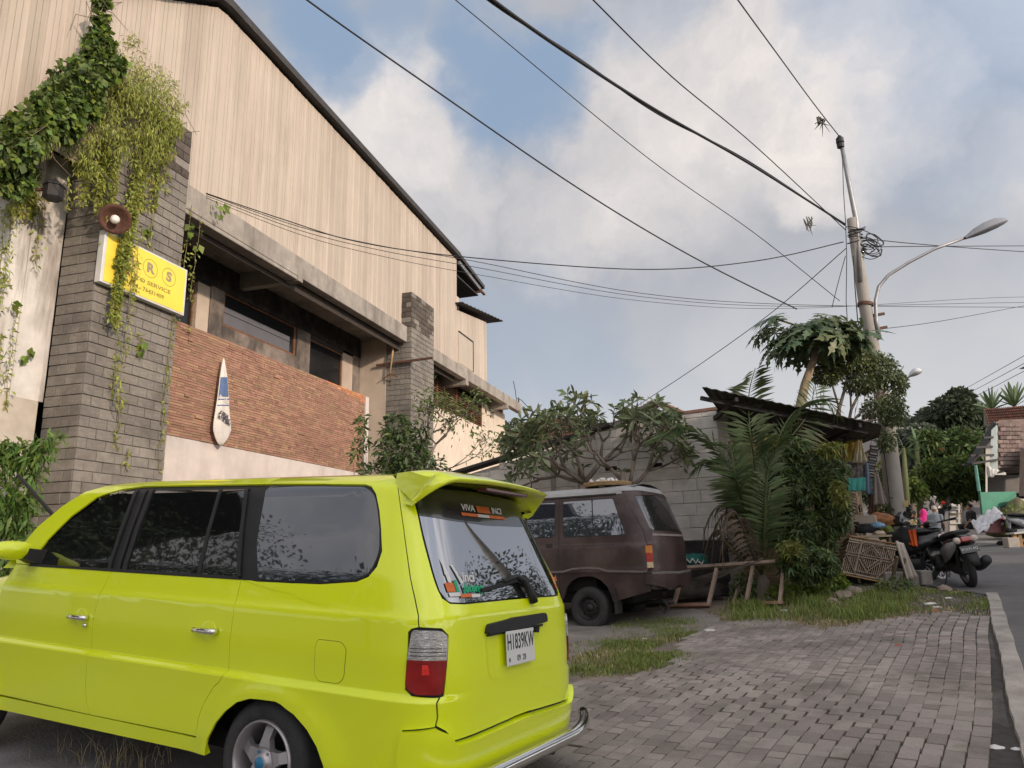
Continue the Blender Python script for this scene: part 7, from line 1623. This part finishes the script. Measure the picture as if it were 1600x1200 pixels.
    mb = MB(); mb.box(pc_, (.25, .105, .004), (py_, pu, np.cross(py_, pu))); pl_ = put(mb, 'number_plate', mat('scooter_plate', (.10, .10, .10), .5, .05, 5, 0), t)
    text(plate or 'H 4210 AG', .052, 'plate_lettering', SW_, pl_, pc_+pn*.004, py_, pu, .0006, .9)
    loft('engine', [(-.05, .28, .09, .06), (.12, .28, .11, .09), (.35, .30, .10, .10), (.5, .32, .06, .08)], mat('engine_grey', (.06, .06, .062), .5, .3, 10, .1, metal=.5))
    mb = MB(); mb.tube([W(.35, -.10, .24), W(.1, -.15, .25), W(-.05, -.165, .28), W(-.15, -.17, .31), W(-.38, -.18, .38)], [.02, .03, .065, .075, .07], 12); put(mb, 'exhaust', RUB, t, smooth=True)
    mb = MB(); mb.box(W(-.02, -.235, .34), (.28, .012, .11), AX); put(mb, 'heat_shield', AP, t, bevel=.004)
    mb = MB(); mb.tube([W(-.02, .09, .3), W(-.12, .09, .60)], [.03, .025], 8); mb.tube([W(-.02, -.1, .3), W(-.12, -.1, .60)], [.03, .025], 8); put(mb, 'shock_absorber', RUB, t, kind='stuff')
    mb = MB(); mb.tube([W(.45, .12, .26), W(.40, .24, .02)], .012, 6); put(mb, 'kick_stand', RUB, t)
    return t, W
s1 = gpt(1519, 918)
scooter('black and silver scooter with its plate facing us at the road edge', s1, 12, 9, -50, ('black', (.014, .014, .016)), ('silver', (.42, .43, .45), .3), plate='H 2171 AQ')
s2 = gpt(1462, 906); t2_, W2 = scooter('orange red scooter behind the black one with white mirror discs', s2+np.array([.15, .75, .03]), 14, 6, 10, ('orange', (.55, .12, .02)), ('red', (.45, .02, .02)), plate='H 6021 GS')
s3 = gpt(1446, 907); t3_, W3 = scooter('black scooter squeezed beside the pole with an orange rag on its seat', s3, -50, 7, 20, ('dark', (.014, .014, .016)), ('dark2', (.02, .02, .022)), plate='H 3310 BW')
heap('bulging_bag', 'bulging black bag strapped on the scooter beside the pole', 'bag', W3(.15, 0, .62), (.30, .24, .26), fab('bag_black', (.018, .018, .02)), 31)
cloth('hanging_rag', 'bright orange rag hanging over the black bag', 'rag', [W3(-.02, .20, .84), W3(.18, .12, .84), W3(.10, .23, .60), W3(-.02, .28, .58)], fab('orange', (.60, .10, .02)), fold=.02)
# parked helmet on the orange one
heap('helmet', 'black helmet with pale visor hanging on the orange scooter', 'helmet', W2(.2, .05, .95), (.15, .14, .15), mat('helmet_black', (.02, .02, .022), .2, .05, 4, 0, coat=1), 35)
# ================================================================= PEOPLE
SKN = mat('skin', (.30, .17, .11), .6, .1, 6, .05)
def ell(mb, c, r, n=10):
    g = []
    for i in range(n+1):
        th_ = pi*i/n; g.append([np.array(c)+np.array([r[0]*sin(th_)*cos(p), r[1]*sin(th_)*sin(p), r[2]*cos(th_)]) for p in np.linspace(0, 2*pi, 15)])
    mb.grid(g)
def person(label, base, h, az_, top, bottom, hair, pose='stand', hijab=None, armup=0, bend=0):
    a = radians(az_); F_ = np.array([sin(a), cos(a), 0]); S_ = np.array([cos(a), -sin(a), 0]); base = np.array(base, float); k = h/1.65
    t = thing('person', label, 'person', base)
    def p(x, y, z):
        if bend and z > .9: c, s_ = cos(bend), sin(bend); y, z = y+(z-.9)*s_, .9+(z-.9)*c
        return base+(S_*x+F_*y+UP*z)*k
    hip = .88 if pose == 'stand' else .45; dz = hip-.88
    q = lambda x, y, z: p(x, y, z+dz)
    if pose == 'stand': legs = [[q(s*.09, 0, .86), q(s*.10, .02+.03*s, .46), q(s*.10, -.01+.06*s, .08)] for s in (-1, 1)]
    else: legs = [[q(s*.09, 0, .86), p(s*.15, .38, .50), p(s*.14, .34, .08)] for s in (-1, 1)]
    arms = [[q(s*.17, 0, 1.34), q(s*.23, -.03+.10*armup, 1.08), q(s*.20, .14+.16*armup, .92+.18*armup)] for s in (-1, 1)]
    B = MB()
    B.tube([q(0, 0, .84), q(0, 0, 1.0), q(0, .01, 1.2), q(0, 0, 1.36), q(0, .01, 1.42)], [.12*k, .115*k, .135*k, .12*k, .06*k], 12); B.tube([q(0, 0, 1.38), q(0, .02, 1.48)], .05*k, 8); ell(B, q(0, .03, 1.545), (.075*k, .09*k, .11*k)); ell(B, q(0, .12, 1.53), (.012*k, .02*k, .018*k)); B.tube([q(-.17, 0, 1.34), q(.17, 0, 1.34)], .052*k, 8)
    for s in (-1, 1): ell(B, q(s*.08, .02, 1.54), (.012*k, .02*k, .03*k))
    for A_ in arms:
        B.tube(A_, [.048*k, .038*k, .028*k], 8); d = A_[2]-A_[1]; d /= np.linalg.norm(d); B.tube([A_[2], A_[2]+d*.07*k], [.03*k, .033*k], 8)
        for j in range(4): B.tube([A_[2]+d*.06*k+S_*(j-1.5)*.018*k, A_[2]+d*(.15-.012*abs(j-1.5))*k+S_*(j-1.5)*.02*k-UP*.01], [.010*k, .008*k], 5)
        B.tube([A_[2]+d*.02*k, A_[2]+d*.07*k+F_*.03*k+UP*.02*k], [.011*k, .009*k], 5)
    for L_ in legs: B.tube(L_, [.085*k, .055*k, .038*k], 10); B.tube([L_[2]-UP*.04*k-F_*.05*k, L_[2]-UP*.05*k+F_*.14*k], [.038*k, .028*k], 8)
    o = put(B, 'body', SKN, t, smooth=True); r_ = o.modifiers.new('remesh', 'REMESH'); r_.mode = 'VOXEL'; r_.voxel_size = .014; r_.use_smooth_shade = True
    mt = fab(top[0], top[1]); C_ = MB(); C_.tube([q(0, 0, .80), q(0, 0, .95), q(0, .01, 1.2), q(0, 0, 1.36), q(0, .0, 1.43)], [.165*k, .15*k, .165*k, .155*k, .075*k], 14)
    for A_ in arms: C_.tube([lerp(A_[0], A_[1], -.1), A_[0], lerp(A_[0], A_[1], .85) if not hijab else A_[2]], [.06*k, .068*k, .055*k], 10)
    o = put(C_, 'shirt', mt, t, smooth=True); r_ = o.modifiers.new('remesh', 'REMESH'); r_.mode = 'VOXEL'; r_.voxel_size = .016; r_.use_smooth_shade = True
    mt = fab(bottom[0], bottom[1]); C_ = MB(); end = bottom[2] if len(bottom) > 2 else .92
    C_.tube([q(0, 0, .93), q(0, 0, .80)], [.15*k, .155*k], 12)
    for L_ in legs: C_.tube([L_[0], L_[1], lerp(L_[1], L_[2], end)] if end > .1 else [L_[0], lerp(L_[0], L_[1], .95)], [.10*k, .078*k, .065*k] if end > .1 else [.10*k, .09*k], 10)
    o = put(C_, 'trousers', mt, t, smooth=True); r_ = o.modifiers.new('remesh', 'REMESH'); r_.mode = 'VOXEL'; r_.voxel_size = .016; r_.use_smooth_shade = True
    if hijab:
        C_ = MB(); g = []
        for z, rx, ry, oy in ((1.70, .01, .01, .0), (1.66, .07, .08, 0), (1.58, .105, .12, .0), (1.48, .11, .12, 0), (1.40, .15, .14, 0), (1.28, .20, .17, .0), (1.12, .23, .19, 0)):
            g.append([q(rx*cos(u_), oy-.01+ry*sin(u_)*(1 if sin(u_) < 0 or z < 1.45 else .55), z+(.02*sin(5*u_) if z < 1.2 else 0)) for u_ in np.linspace(0, 2*pi, 19)])
        C_.grid(g); put(C_, 'headscarf', fab(hijab[0], hijab[1]), t, smooth=True)
    else:
        C_ = MB(); g = []
        for th_ in np.linspace(0, 1.75, 8): g.append([q(.084*sin(th_)*cos(u_), .015+.10*sin(th_)*sin(u_)*(.8 if sin(u_) > 0 and th_ > .9 else 1)-.02*(th_ > .9), 1.565+.115*cos(th_)+(.05 if sin(u_) > .2 and th_ > 1.1 else 0)) for u_ in np.linspace(0, 2*pi, 17)])
        C_.grid(g); put(C_, 'hair' if hair[0] != 'cap_red' else 'cap', fab(hair[0], hair[1]), t, smooth=True)
    return t
def footing(px, ytop, h, Y): c = at(px, ytop, Y); return np.array([c[0], c[1], c[2]-h])
person('person in a bright pink headscarf and tunic seen from behind between the scooters', footing(1441, 797, 1.55, 25), 1.55, -30, ('pink', (.55, .02, .18)), ('pinkdark', (.35, .03, .12)), None, hijab=('pink2', (.58, .02, .20)))
person('grey haired person in a grey shirt bending slightly beside the pink headscarf', footing(1458, 793, 1.55, 24), 1.6, 40, ('greyblue', (.20, .23, .26)), ('greytr', (.13, .14, .15)), ('greyhair', (.40, .36, .32)), bend=.15, armup=.4)
person('person in a red cap and black clothes standing at the stall', footing(1474, 785, 1.62, 31), 1.65, 10, ('black2', (.015, .015, .018)), ('black3', (.02, .02, .022), .1), ('cap_red', (.50, .03, .02)))
person('dark haired person in a cream shirt partly behind the pole', footing(1416, 801, 1.5, 23), 1.55, 60, ('cream2', (.42, .34, .17)), ('browntr', (.10, .07, .05)), ('darkhair', (.02, .017, .015)), bend=.3)
person('dark haired person crouched left of the pink headscarf', footing(1428, 802, 1.05, 25), 1.5, 60, ('darkshirt', (.06, .06, .06)), ('darktr', (.03, .03, .03)), ('darkhair2', (.02, .017, .015)), pose='sit')
person('far off person in dark top and tan trousers walking up the road', footing(1422, 762, 1.6, 62), 1.62, 180, ('dark4', (.02, .02, .02)), ('tan', (.30, .18, .09)), ('darkhair3', (.02, .02, .02)))
person('person in a white shirt behind the grey haired one', footing(1446, 788, 1.6, 30), 1.6, 100, ('white', (.45, .48, .50)), ('darktr2', (.03, .03, .035)), ('darkhair4', (.02, .02, .02)), bend=.4)
# ================================================================= FAR RIGHT: HOUSES, STALL, TREES
def Z(x, Y, y=None): c = at(x, 780 if y is None else y, Y); return np.array([c[0], c[1], gz(c[0], c[1])])
LF = leafmat('leaf_far_dark', (.055, .075, .04), .35, .2); LM = leafmat('leaf_mango', (.085, .13, .04), .45, .25); LMY = leafmat('leaf_mango_new', (.17, .23, .05), .35, .3); LFG = leafmat('leaf_far_grey', (.10, .12, .085), .3, .2)
def ftree(label, px, Y, blobs, n, ls, m, asp=.45, group='trees along the far road', m2=None, n2=0):
    base = Z(px, Y); bl = []
    for (x, y, r, *w_) in blobs:
        c = at(x, y, Y+rnd.uniform(-1, 1)); k = Y/FPX; bl.append((c, (r*k, r*k, r*k*.8), w_[0] if w_ else 1.))
    t = tree('far_tree', label, 'tree', base, [base, lerp(base, bl[0][0], .5)+nr.normal(size=3)*.15, bl[0][0]-UP*.2], bl, n, ls, asp, m, BRK, group, trad=.18*Y/30)
    if n2: P, D = ell_pts(bl, n2, .75); leaves('young_foliage', P, D*.5+nr.normal(size=D.shape)*.6+UP*.2, ls, asp, m2, t)
    return t
ftree('bright green mango like tree low over the road behind the stall', 1480, 36, [(1480, 748, 32), (1445, 752, 26), (1515, 752, 24), (1500, 730, 22), (1425, 765, 18), (1530, 765, 16), (1460, 735, 20), (1490, 775, 20), (1540, 755, 10)], 6500, .30, LM, .35, m2=LMY, n2=2600)
ftree('dark broad tree rising highest over the far road', 1490, 58, [(1490, 645, 34), (1462, 660, 26), (1518, 655, 28), (1480, 680, 30), (1540, 670, 22), (1500, 622, 16)], 7000, .55, LF)
ftree('mid green tree right of the dark one with orange blossom patches', 1505, 46, [(1500, 695, 34), (1470, 705, 28), (1530, 700, 26), (1450, 690, 20), (1545, 720, 20)], 6500, .36, LM, .5, m2=leafmat('blossom', (.45, .17, .08), .3, .2), n2=50)
ftree('greyish tree closest to the pole over the road wall', 1420, 50, [(1418, 690, 24), (1402, 705, 18), (1440, 680, 20), (1440, 712, 24), (1412, 735, 24), (1400, 755, 16)], 5200, .42, LFG)
ftree('dull tree behind the grey roof right of the pole', 1445, 75, [(1430, 670, 22), (1450, 655, 18), (1405, 690, 18)], 2500, .6, LF)
ftree('leafy tree right behind the brick house corner', 1560, 60, [(1560, 690, 30), (1590, 680, 30), (1620, 680, 40)], 3000, .5, LF)
# hedge bank behind the people
hb = ftree('low hedge along the wall behind the people', 1410, 44, [(1400, 775, 12), (1385, 770, 16), (1372, 760, 18), (1360, 770, 18), (1345, 760, 20)], 2600, .3, LF)
# banana plants
def banana(label, px, Y, tops, group='banana plants'):
    base = Z(px, Y); t = thing('banana_plant', label, 'banana plant', base, group); ML = mat('banana_leaf', (.10, .15, .06), .5, .25, 2, 0, obj=.3, trans=.25)
    crown = at(px, tops[0], Y); mb = MB(); mb.tube([base, lerp(base, crown, .6), crown], [.16, .13, .08], 8); put(mb, 'trunk', STG, t, smooth=True)
    for (dx, dy) in tops[1]:
        e = at(px+dx, tops[0]+dy, Y+rnd.uniform(-.8, .8)); d = e-crown; mid = lerp(crown, e, .55)+UP*.12*np.linalg.norm(d); s_ = np.cross(d, UP)+nr.normal(size=3)*.3*np.linalg.norm(d); s_ /= np.linalg.norm(s_); L_ = np.linalg.norm(d); g = []
        for v_ in np.linspace(0, 1, 9):
            c = (1-v_)**2*crown+2*v_*(1-v_)*mid+v_*v_*e; w_ = L_*.075*(sin(pi*min(1, .08+v_*.95))**.6)
            g.append([c-s_*w_-UP*w_*.35, c, c+s_*w_-UP*w_*.35])
        mb = MB(); mb.grid(g); put(mb, 'leaf', ML, t, smooth=True)
banana('banana plant with split upright leaves left of the far tiled roof', 1550, 44, (640, [(-14, -30), (-28, -18), (10, -34), (22, -22), (-34, 6), (0, -38), (-6, -36), (5, -30), (-20, -26), (28, -10), (-30, -8), (16, -30)]))
banana('banana plant at the right edge above the brick house', 1585, 43, (635, [(-16, -36), (-26, -20), (6, -40), (18, -34), (28, -14), (-6, -30), (35, -30), (-10, -40), (0, -34), (12, -38), (-22, -30), (-30, -10), (24, -26)]))
banana('banana plant with hanging grey leaves beside the pole', 1412, 34, (700, [(-22, 10), (-10, -22), (14, -16), (30, 6), (22, 22), (-18, 30), (6, 30)]))
banana('second banana plant right of the pole under the far trees', 1432, 36, (690, [(-18, -6), (-8, -24), (10, -22), (20, -2), (16, 18), (-20, 16)]))
# houses
def quadbox(name, pts, Y0, Y1, m, par):  # outline in pixels at Y0, extruded back to Y1 in depth
    a = [at(x, y, Y0) for x, y in pts]; b = [p+np.array([(.25 if pts[0][0] < 1500 else .85)*(Y1-Y0), (Y1-Y0), 0]) for p in a]; n_ = len(a); mb = MB()
    mb.add(a+b, [tuple(range(n_))[::-1], tuple(range(n_, 2*n_))]+[(i, (i+1) % n_, n_+(i+1) % n_, n_+i) for i in range(n_)]); return put(mb, name, m, par)
TIL = mat('roof_tile', (.26, .135, .09), .9, .3, 6, .3, isl=.3, stain=(.16, .09, .06), sscale=1, samt=.6); HW = mat('house_white', (.50, .48, .45), .9, .1, 1, .1, stain=(.3, .28, .25), sscale=.5, samt=.4)
def tiled(name, tl, tr, br, bl, par, nx=22, ny=7):
    tl, tr, br, bl = [np.array(p, float) for p in (tl, tr, br, bl)]; mb = MB(); nn = np.cross(tr-tl, bl-tl); nn /= np.linalg.norm(nn); nn = nn if nn[2] > 0 else -nn
    for j in range(ny):
        for i in range(nx):
            u0_, u1_, v0_, v1_ = i/nx, (i+.94)/nx, j/ny, (j+1.12)/ny
            q = lambda u_, v_, h: lerp(lerp(tl, tr, u_), lerp(bl, br, u_), v_)+nn*h
            mb.add([q(u0_, v0_, .0), q((u0_+u1_)/2, v0_, .05), q(u1_, v0_, .0), q(u1_, v1_, .05), q((u0_+u1_)/2, v1_, .11), q(u0_, v1_, .05)], [(0, 1, 4, 5), (1, 2, 3, 4)])
    o = put(mb, name, TIL, par, kind='stuff'); mb = MB(); mb.add([tl-nn*.02, tr-nn*.02, br-nn*.02, bl-nn*.02], [(0, 1, 2, 3)]); put(mb, 'roof_deck', TIL, par); return o
h1 = thing('tiled_house', 'house with an orange tiled roof at the right edge behind the brick wall', 'house', Z(1580, 34))
tiled('roof', at(1537, 640, 34), at(1625, 632, 34), at(1640, 668, 31.5), at(1548, 672, 31.5), h1, 30, 8)
quadbox('wall', [(1540, 800), (1540, 668), (1640, 666), (1640, 800)], 33, 38, HW, h1); quadbox('gable_edge', [(1537, 664), (1537, 640), (1540, 640), (1550, 668)], 33.9, 34.2, HW, h1)
h2 = thing('brick_house', 'rough brick house with dark awning and pale corner at the right edge', 'house', Z(1590, 25))
quadbox('wall', [(1557, 732), (1556, 660), (1562, 656), (1660, 652), (1660, 722)], 25, 29, mat('rough_brick', (.22, .17, .155), .95, .35, 3, .6, 14, stain=(.12, .085, .08), sscale=1.4, samt=.7, stretch=(1, 1, 3)), h2)
for k in range(40):
    x = 1563+(k % 4)*9+(k//4 % 2)*4; y = 664+(k//4)*6.6; a = at(x, y, 24.97); mb = MB(); mb.box(a, (.185, .05, .12)); put(mb, 'brick', mat('rough_brick_unit', (.20, .15, .135), .95, .35, 6, .6, 14, obj=.3), h2)
quadbox('corner_strip', [(1546, 735), (1549, 672), (1557, 664), (1557, 733)], 24.8, 26, mat('pale_teal', (.36, .42, .42), .8, .15, 3, .1), h2)
quadbox('lower_wall', [(1543, 770), (1543, 742), (1592, 742), (1592, 770)], 26, 26.4, HW if False else mat('grey_wall', (.20, .19, .185), .9, .2, 2, .1), h2)
quadbox('side_room', [(1572, 772), (1572, 738), (1660, 730), (1660, 772)], 27, 30, DKI, h2)
quadbox('pale_shutter', [(1592, 775), (1594, 700), (1660, 700), (1660, 775)], 24.6, 24.8, mat('brown_shade', (.06, .05, .045), .9, .3, 3, .1), h2)
mb = MB(); g = [[at(x, y, Y) for x, y, Y in ((1556, 662, 25.3), (1547, 690, 24.8), (1520, 726, 24))], [at(x, y, Y) for x, y, Y in ((1553, 658, 29), (1535, 690, 29), (1512, 724, 29))]]; mb.grid(g); put(mb, 'awning_sheet', mat('awning_black', (.018, .017, .017), .9, .3, 4, .2), h2, solid=.05)
for y, x0, x1 in ((684, 1536, 1551), (699, 1524, 1550), (712, 1516, 1552), (724, 1503, 1560)):
    mb = MB(); mb.bar(at(x0, y+(3 if y == 724 else 0), 24.3), at(x1, y-(6 if y == 724 else 1), 24.8), .06, .07); put(mb, 'awning_batten', RF, h2)
mb = MB(); mb.tube([at(1524, 727, 24.2), at(1530, 768, 24.2)], .05, 6); put(mb, 'awning_post', mat('post_teal', (.12, .30, .26), .7, .2, 4, .1), h2)
cloth('hanging_cloth', 'white rag bundle hanging under the dark awning', 'rag', [at(1542, 728, 24.4), at(1562, 736, 24.4), at(1554, 744, 24.4), at(1545, 746, 24.4)], SW_, fold=.08)
gb = thing('green_board', 'green painted board fence leaning on the bank at the right', 'fence', Z(1560, 24))
mb = MB(); a4 = [at(1530, 769, 24), at(1588, 768, 24.6), at(1588, 780, 24.6), at(1534, 806, 23.8)]; mb.hexa(a4, [p+np.array([.02, .06, 0]) for p in a4]); put(mb, 'board', mat('green_paint', (.05, .20, .13), .7, .12, 2, .05, stain=(.03, .16, .1), sscale=.8, samt=.5), gb)
mb = MB(); mb.bar(at(1534, 807, 23.75), at(1590, 780, 24.5), .06); mb.bar(at(1530, 768, 23.95), at(1535, 812, 23.7), .05); put(mb, 'board_frame', mat('green_dark', (.02, .07, .05), .7, .1, 2, 0), gb)
heap('grassy_bank', 'dry grassy earth bank below the green board', 'bank', at(1604, 822, 24), (1.0, 1.0, .75), mat('bank_earth', (.19, .16, .10), .95, .4, 6, .6, stain=(.09, .11, .04), sscale=3, samt=.8), 41, sub=3)
P_, D_2 = ell_pts([(at(1602, 812, 23.3), (.8, .7, .4)), (at(1588, 822, 23.3), (.5, .4, .2))], 700, .6); leaves('bank_weeds', P_, D_2*.4+nr.normal(size=D_2.shape)*.5+UP*.6, .2, .18, GR, kind='stuff', label='weeds on the earth bank under the green board', loc=Z(1592, 24))
# tarp covered stall
tp_ = thing('tarp_cart', 'cart covered by a pale crumpled tarpaulin on the right roadside', 'cart', Z(1545, 21))
g = []
C0_, C1_, C2_, C3_ = at(1517, 816, 20.5), at(1556, 793, 21.5), at(1571, 808, 21), at(1528, 834, 20)
for j in range(12):
    g.append([lerp(lerp(C0_, C1_, i/11), lerp(C3_, C2_, i/11), j/11)+UP*(.05*sin(i*1.9+j)+.04*sin(j*2.3-i*.7))*(1 if 0 < i < 11 else .4) for i in range(12)])
mb = MB(); mb.grid(g); put(mb, 'tarpaulin', mat('tarp', (.50, .50, .53), .6, .08, 6, .1, 20), tp_, smooth=True, solid=.02)
mb = MB(); b4 = [at(1530, 832, 20.3), at(1572, 832, 20.6), at(1570, 832, 21.6), at(1532, 832, 21.4)]; t4 = [at(1534, 826, 20.3), at(1570, 806, 20.8), at(1568, 808, 21.6), at(1536, 822, 21.4)]; mb.hexa(b4, t4); put(mb, 'cart_body', mat('maroon_box', (.10, .03, .03), .7, .2, 4, .1), tp_)
for k in range(2):
    mb = MB(); mb.tube([at(1566+k*6, 806, 20.6), at(1574+k*4, 816, 20.5), at(1578, 832, 20.5)], .03, 6); put(mb, 'cart_rail', GAL, tp_)
# stall crates and dark figure column
fc = thing('food_stall', 'white framed food stall box behind the scooters at the road bend', 'stall', Z(1490, 28))
for y0, y1, x0, x1, m_ in ((800, 832, 1484, 1502, HW), (806, 826, 1503, 1512, mat('grey_wall', (.2, .19, .18))), (788, 800, 1484, 1500, GAL)):
    q = [(x0, y1), (x0, y0), (x1, y0), (x1, y1)]; quadbox('stall_box', q, 28, 28.6, m_, fc)
for y in (792, 796, 803, 810, 818): mb = MB(); mb.bar(at(1482, y, 27.9), at(1503, y-.5, 27.9), .04); put(mb, 'stall_shelf', PLK if y % 2 else HW, fc)
for x in (1483, 1502): mb = MB(); mb.bar(at(x, 786, 27.9), at(x, 832, 27.9), .04); put(mb, 'stall_post', PLK, fc)
person('person in dark clothes seated right of the food stall', footing(1515, 790, 1.1, 25), 1.55, -40, ('black5', (.02, .02, .02)), ('black6', (.02, .02, .02)), ('darkhair6', (.015, .013, .012)), pose='sit')
heap('goods_pile', 'grey pile of sacks behind the seated person', 'sacks', at(1526, 815, 26), (.5, .3, .5), fab('grey_sack', (.22, .22, .23), stain=(.1, .1, .1), sscale=3, samt=.6), 43)
# bench, white block and scooter at the right edge
bn2 = thing('wooden_bench', 'low wooden bench at the right edge of the road', 'bench', Z(1592, 17))
mb = MB(); mb.bar(at(1578, 834, 17), at(1625, 829, 17), .3, .03); put(mb, 'seat', HW, bn2)
for x in (1584, 1592, 1606): mb = MB(); mb.bar(at(x, 834, 17), at(x+3, 854, 17), .06, .08); put(mb, 'leg', BAMO, bn2)
mb = MB(); q = at(1580, 848, 16.6); mb.box(q, (.26, .2, .22)); put(mb, 'concrete_block', CONC, label='white painted block beside the roadside bench', cat='block', loc=q-UP*.11, bevel=.02)
heap('dark_sack', 'dark sack on the ground left of the white block', 'sack', at(1570, 849, 16.8), (.16, .1, .07), DKI, 45)
scooter('dark scooter seen side on at the right frame edge', Z(1585, 20.5), 100, 5, 10, ('black', (.014, .014, .016)), ('silver', (.42, .43, .45), .3), plate='H 52 K', group=None)
scooter('dark scooter parked far up the road by the trees', Z(1436, 52), 80, 5, 5, ('black', (.014, .014, .016)), ('dark2', (.02, .02, .022)), plate='H 9 A', group=None)
scooter('dark scooter parked behind the person in the red cap', Z(1462, 34), 60, 5, 5, ('black', (.014, .014, .016)), ('dark2', (.02, .02, .022)), plate='H 7 B', group=None)
# pale run-out slabs in front of the tarp
mb = MB(); rows = []
for j, y in enumerate((836, 842, 848)):
    rows.append([gpt(x, y+(x-1500)*.03)+UP*.02 for x in (1492, 1520, 1550, 1580, 1620)])
mb.grid(rows); put(mb, 'pale_forecourt', mat('forecourt', (.27, .255, .235), .9, .2, 3, .3, stain=(.17, .16, .15), sscale=2, samt=.8, stretch=(.3, 1, 1)), kind='structure')
# wall along the far road, grey roofed house behind the pole
rw = thing('roadside_wall', 'weathered wall along the left side of the far road', 'wall', Z(1400, 55)); quadbox('wall_face', [(1330, 778), (1330, 735), (1418, 742), (1418, 776)], 55, 55.4, mat('wall_far', (.24, .215, .19), .9, .3, .6, .1, stain=(.1, .09, .08), sscale=.5, samt=.7), rw)
h3 = thing('grey_roofed_house', 'low house with a flat grey roof right of the pole', 'house', Z(1410, 65)); quadbox('roof', [(1378, 690), (1384, 668), (1442, 668), (1418, 690)], 65, 75, mat('grey_roof', (.30, .27, .25), .9, .1, 1, 0), h3); quadbox('wall', [(1380, 740), (1380, 690), (1420, 690), (1420, 740)], 66, 74, mat('wall_far'  , (.24, .215, .19)), h3)
# houses seen through the frangipani
h4 = thing('gabled_house', 'house with a brown tiled gable rising behind the block wall', 'house', Z(1020, 21)); quadbox('wall', [(970, 780), (970, 668), (1022, 636), (1072, 660), (1072, 780)], 20.6, 24, HW, h4)
tiled('roof', at(1020, 628, 20.2), at(1035, 632, 26), at(990, 664, 26.5), at(955, 668, 20), h4, 10, 10); tiled('roof', at(1020, 628, 20.2), at(1035, 632, 26), at(1088, 655, 26), at(1072, 652, 20), h4, 10, 10)
mb = MB(); mb.bar(at(955, 668, 19.9), at(1020, 627, 20.1), .12, .1); mb.bar(at(1020, 627, 20.1), at(1072, 652, 19.9), .12, .1); put(mb, 'gable_board', RF, h4)
h5 = thing('white_house', 'white house with a red roof seen through the frangipani', 'house', Z(860, 36)); quadbox('wall', [(795, 760), (795, 684), (902, 680), (902, 760)], 36, 42, HW, h5)
tiled('roof', at(820, 662, 38), at(880, 655, 38), at(912, 684, 35.5), at(788, 690, 35.5), h5, 24, 8)
for x in (812, 846, 874): quadbox('window', [(x-4, 712), (x-4, 694), (x+4, 694), (x+4, 712)], 35.9, 36.0, GLD, h5)
ftree('distant tree behind the white house', 850, 60, [(800, 680, 24), (835, 672, 22), (870, 668, 24), (905, 672, 24), (940, 676, 22)], 2600, .5, LF, group=None)
# ---- trees and lamp beyond the frame: they shade the ground and show in the car windows
def side_tree(label, x, y, h, r, n=3600, ls=.42):
    b = np.array([x, y, gz(x, y)]); c = b+UP*(h-r*.8); bl = [(c, (r, r, r*.8), 2), (c+np.array([r*.7, 0, -r*.4]), (r*.6, r*.6, r*.5), 1), (c+np.array([-r*.6, r*.3, -r*.35]), (r*.6, r*.6, r*.5), 1), (c+np.array([0, -r*.7, -r*.3]), (r*.6, r*.6, r*.5), 1)]
    tree('shade_tree', label, 'tree', b, [b, lerp(b, c, .5), c], bl, n, ls, .5, LF, BRK, None, trad=.22)
side_tree('large tree across the road right of the camera', 12.0, 1.2, 8.2, 3.0)
side_tree('large tree across the road nearer the corner', 8.8, -4.2, 8.6, 3.2)
side_tree('tree beyond the road mirrored in the rear glass', 15.4, 15.2, 7.2, 2.8, 9000, .17)
side_tree('tree behind the camera by the road', 4.6, -8.0, 8.0, 3.0)
side_tree('second tree beyond the road mirrored in the rear glass', 19.5, 13.5, 8.4, 3.4, 9000, .2)
side_tree('tree farther along the road beyond the right edge', 14.2, 5.6, 6.2, 2.4)
side_tree('spreading tree left of the camera mirrored in the side windows', -12.2, 4.4, 8.0, 3.2, 16000, .12)
side_tree('second tree left of the camera', -13.5, -2.2, 9.5, 3.6, 3600, .4)
side_tree('tree behind the camera on the left', -5.5, -9.5, 8.5, 3.2)
l2_ = thing('street_lamp', 'street lamp post across the road mirrored in the rear glass', 'street lamp', (13.6, 15.6, gz(13.6, 15.6))); b_ = np.array([13.6, 15.6, gz(13.6, 15.6)])
mb = MB(); mb.tube([b_, b_+UP*6.4, b_+UP*8, b_+np.array([-1.2, -.6, 8.6])], [.16, .13, .05, .04], 10); put(mb, 'lamp_post', PC, l2_, smooth=True); lamphead(b_+np.array([-1.2, -.6, 8.6]), b_+np.array([-1.9, -.9, 8.7]), MATS['lamp_grey'], l2_)
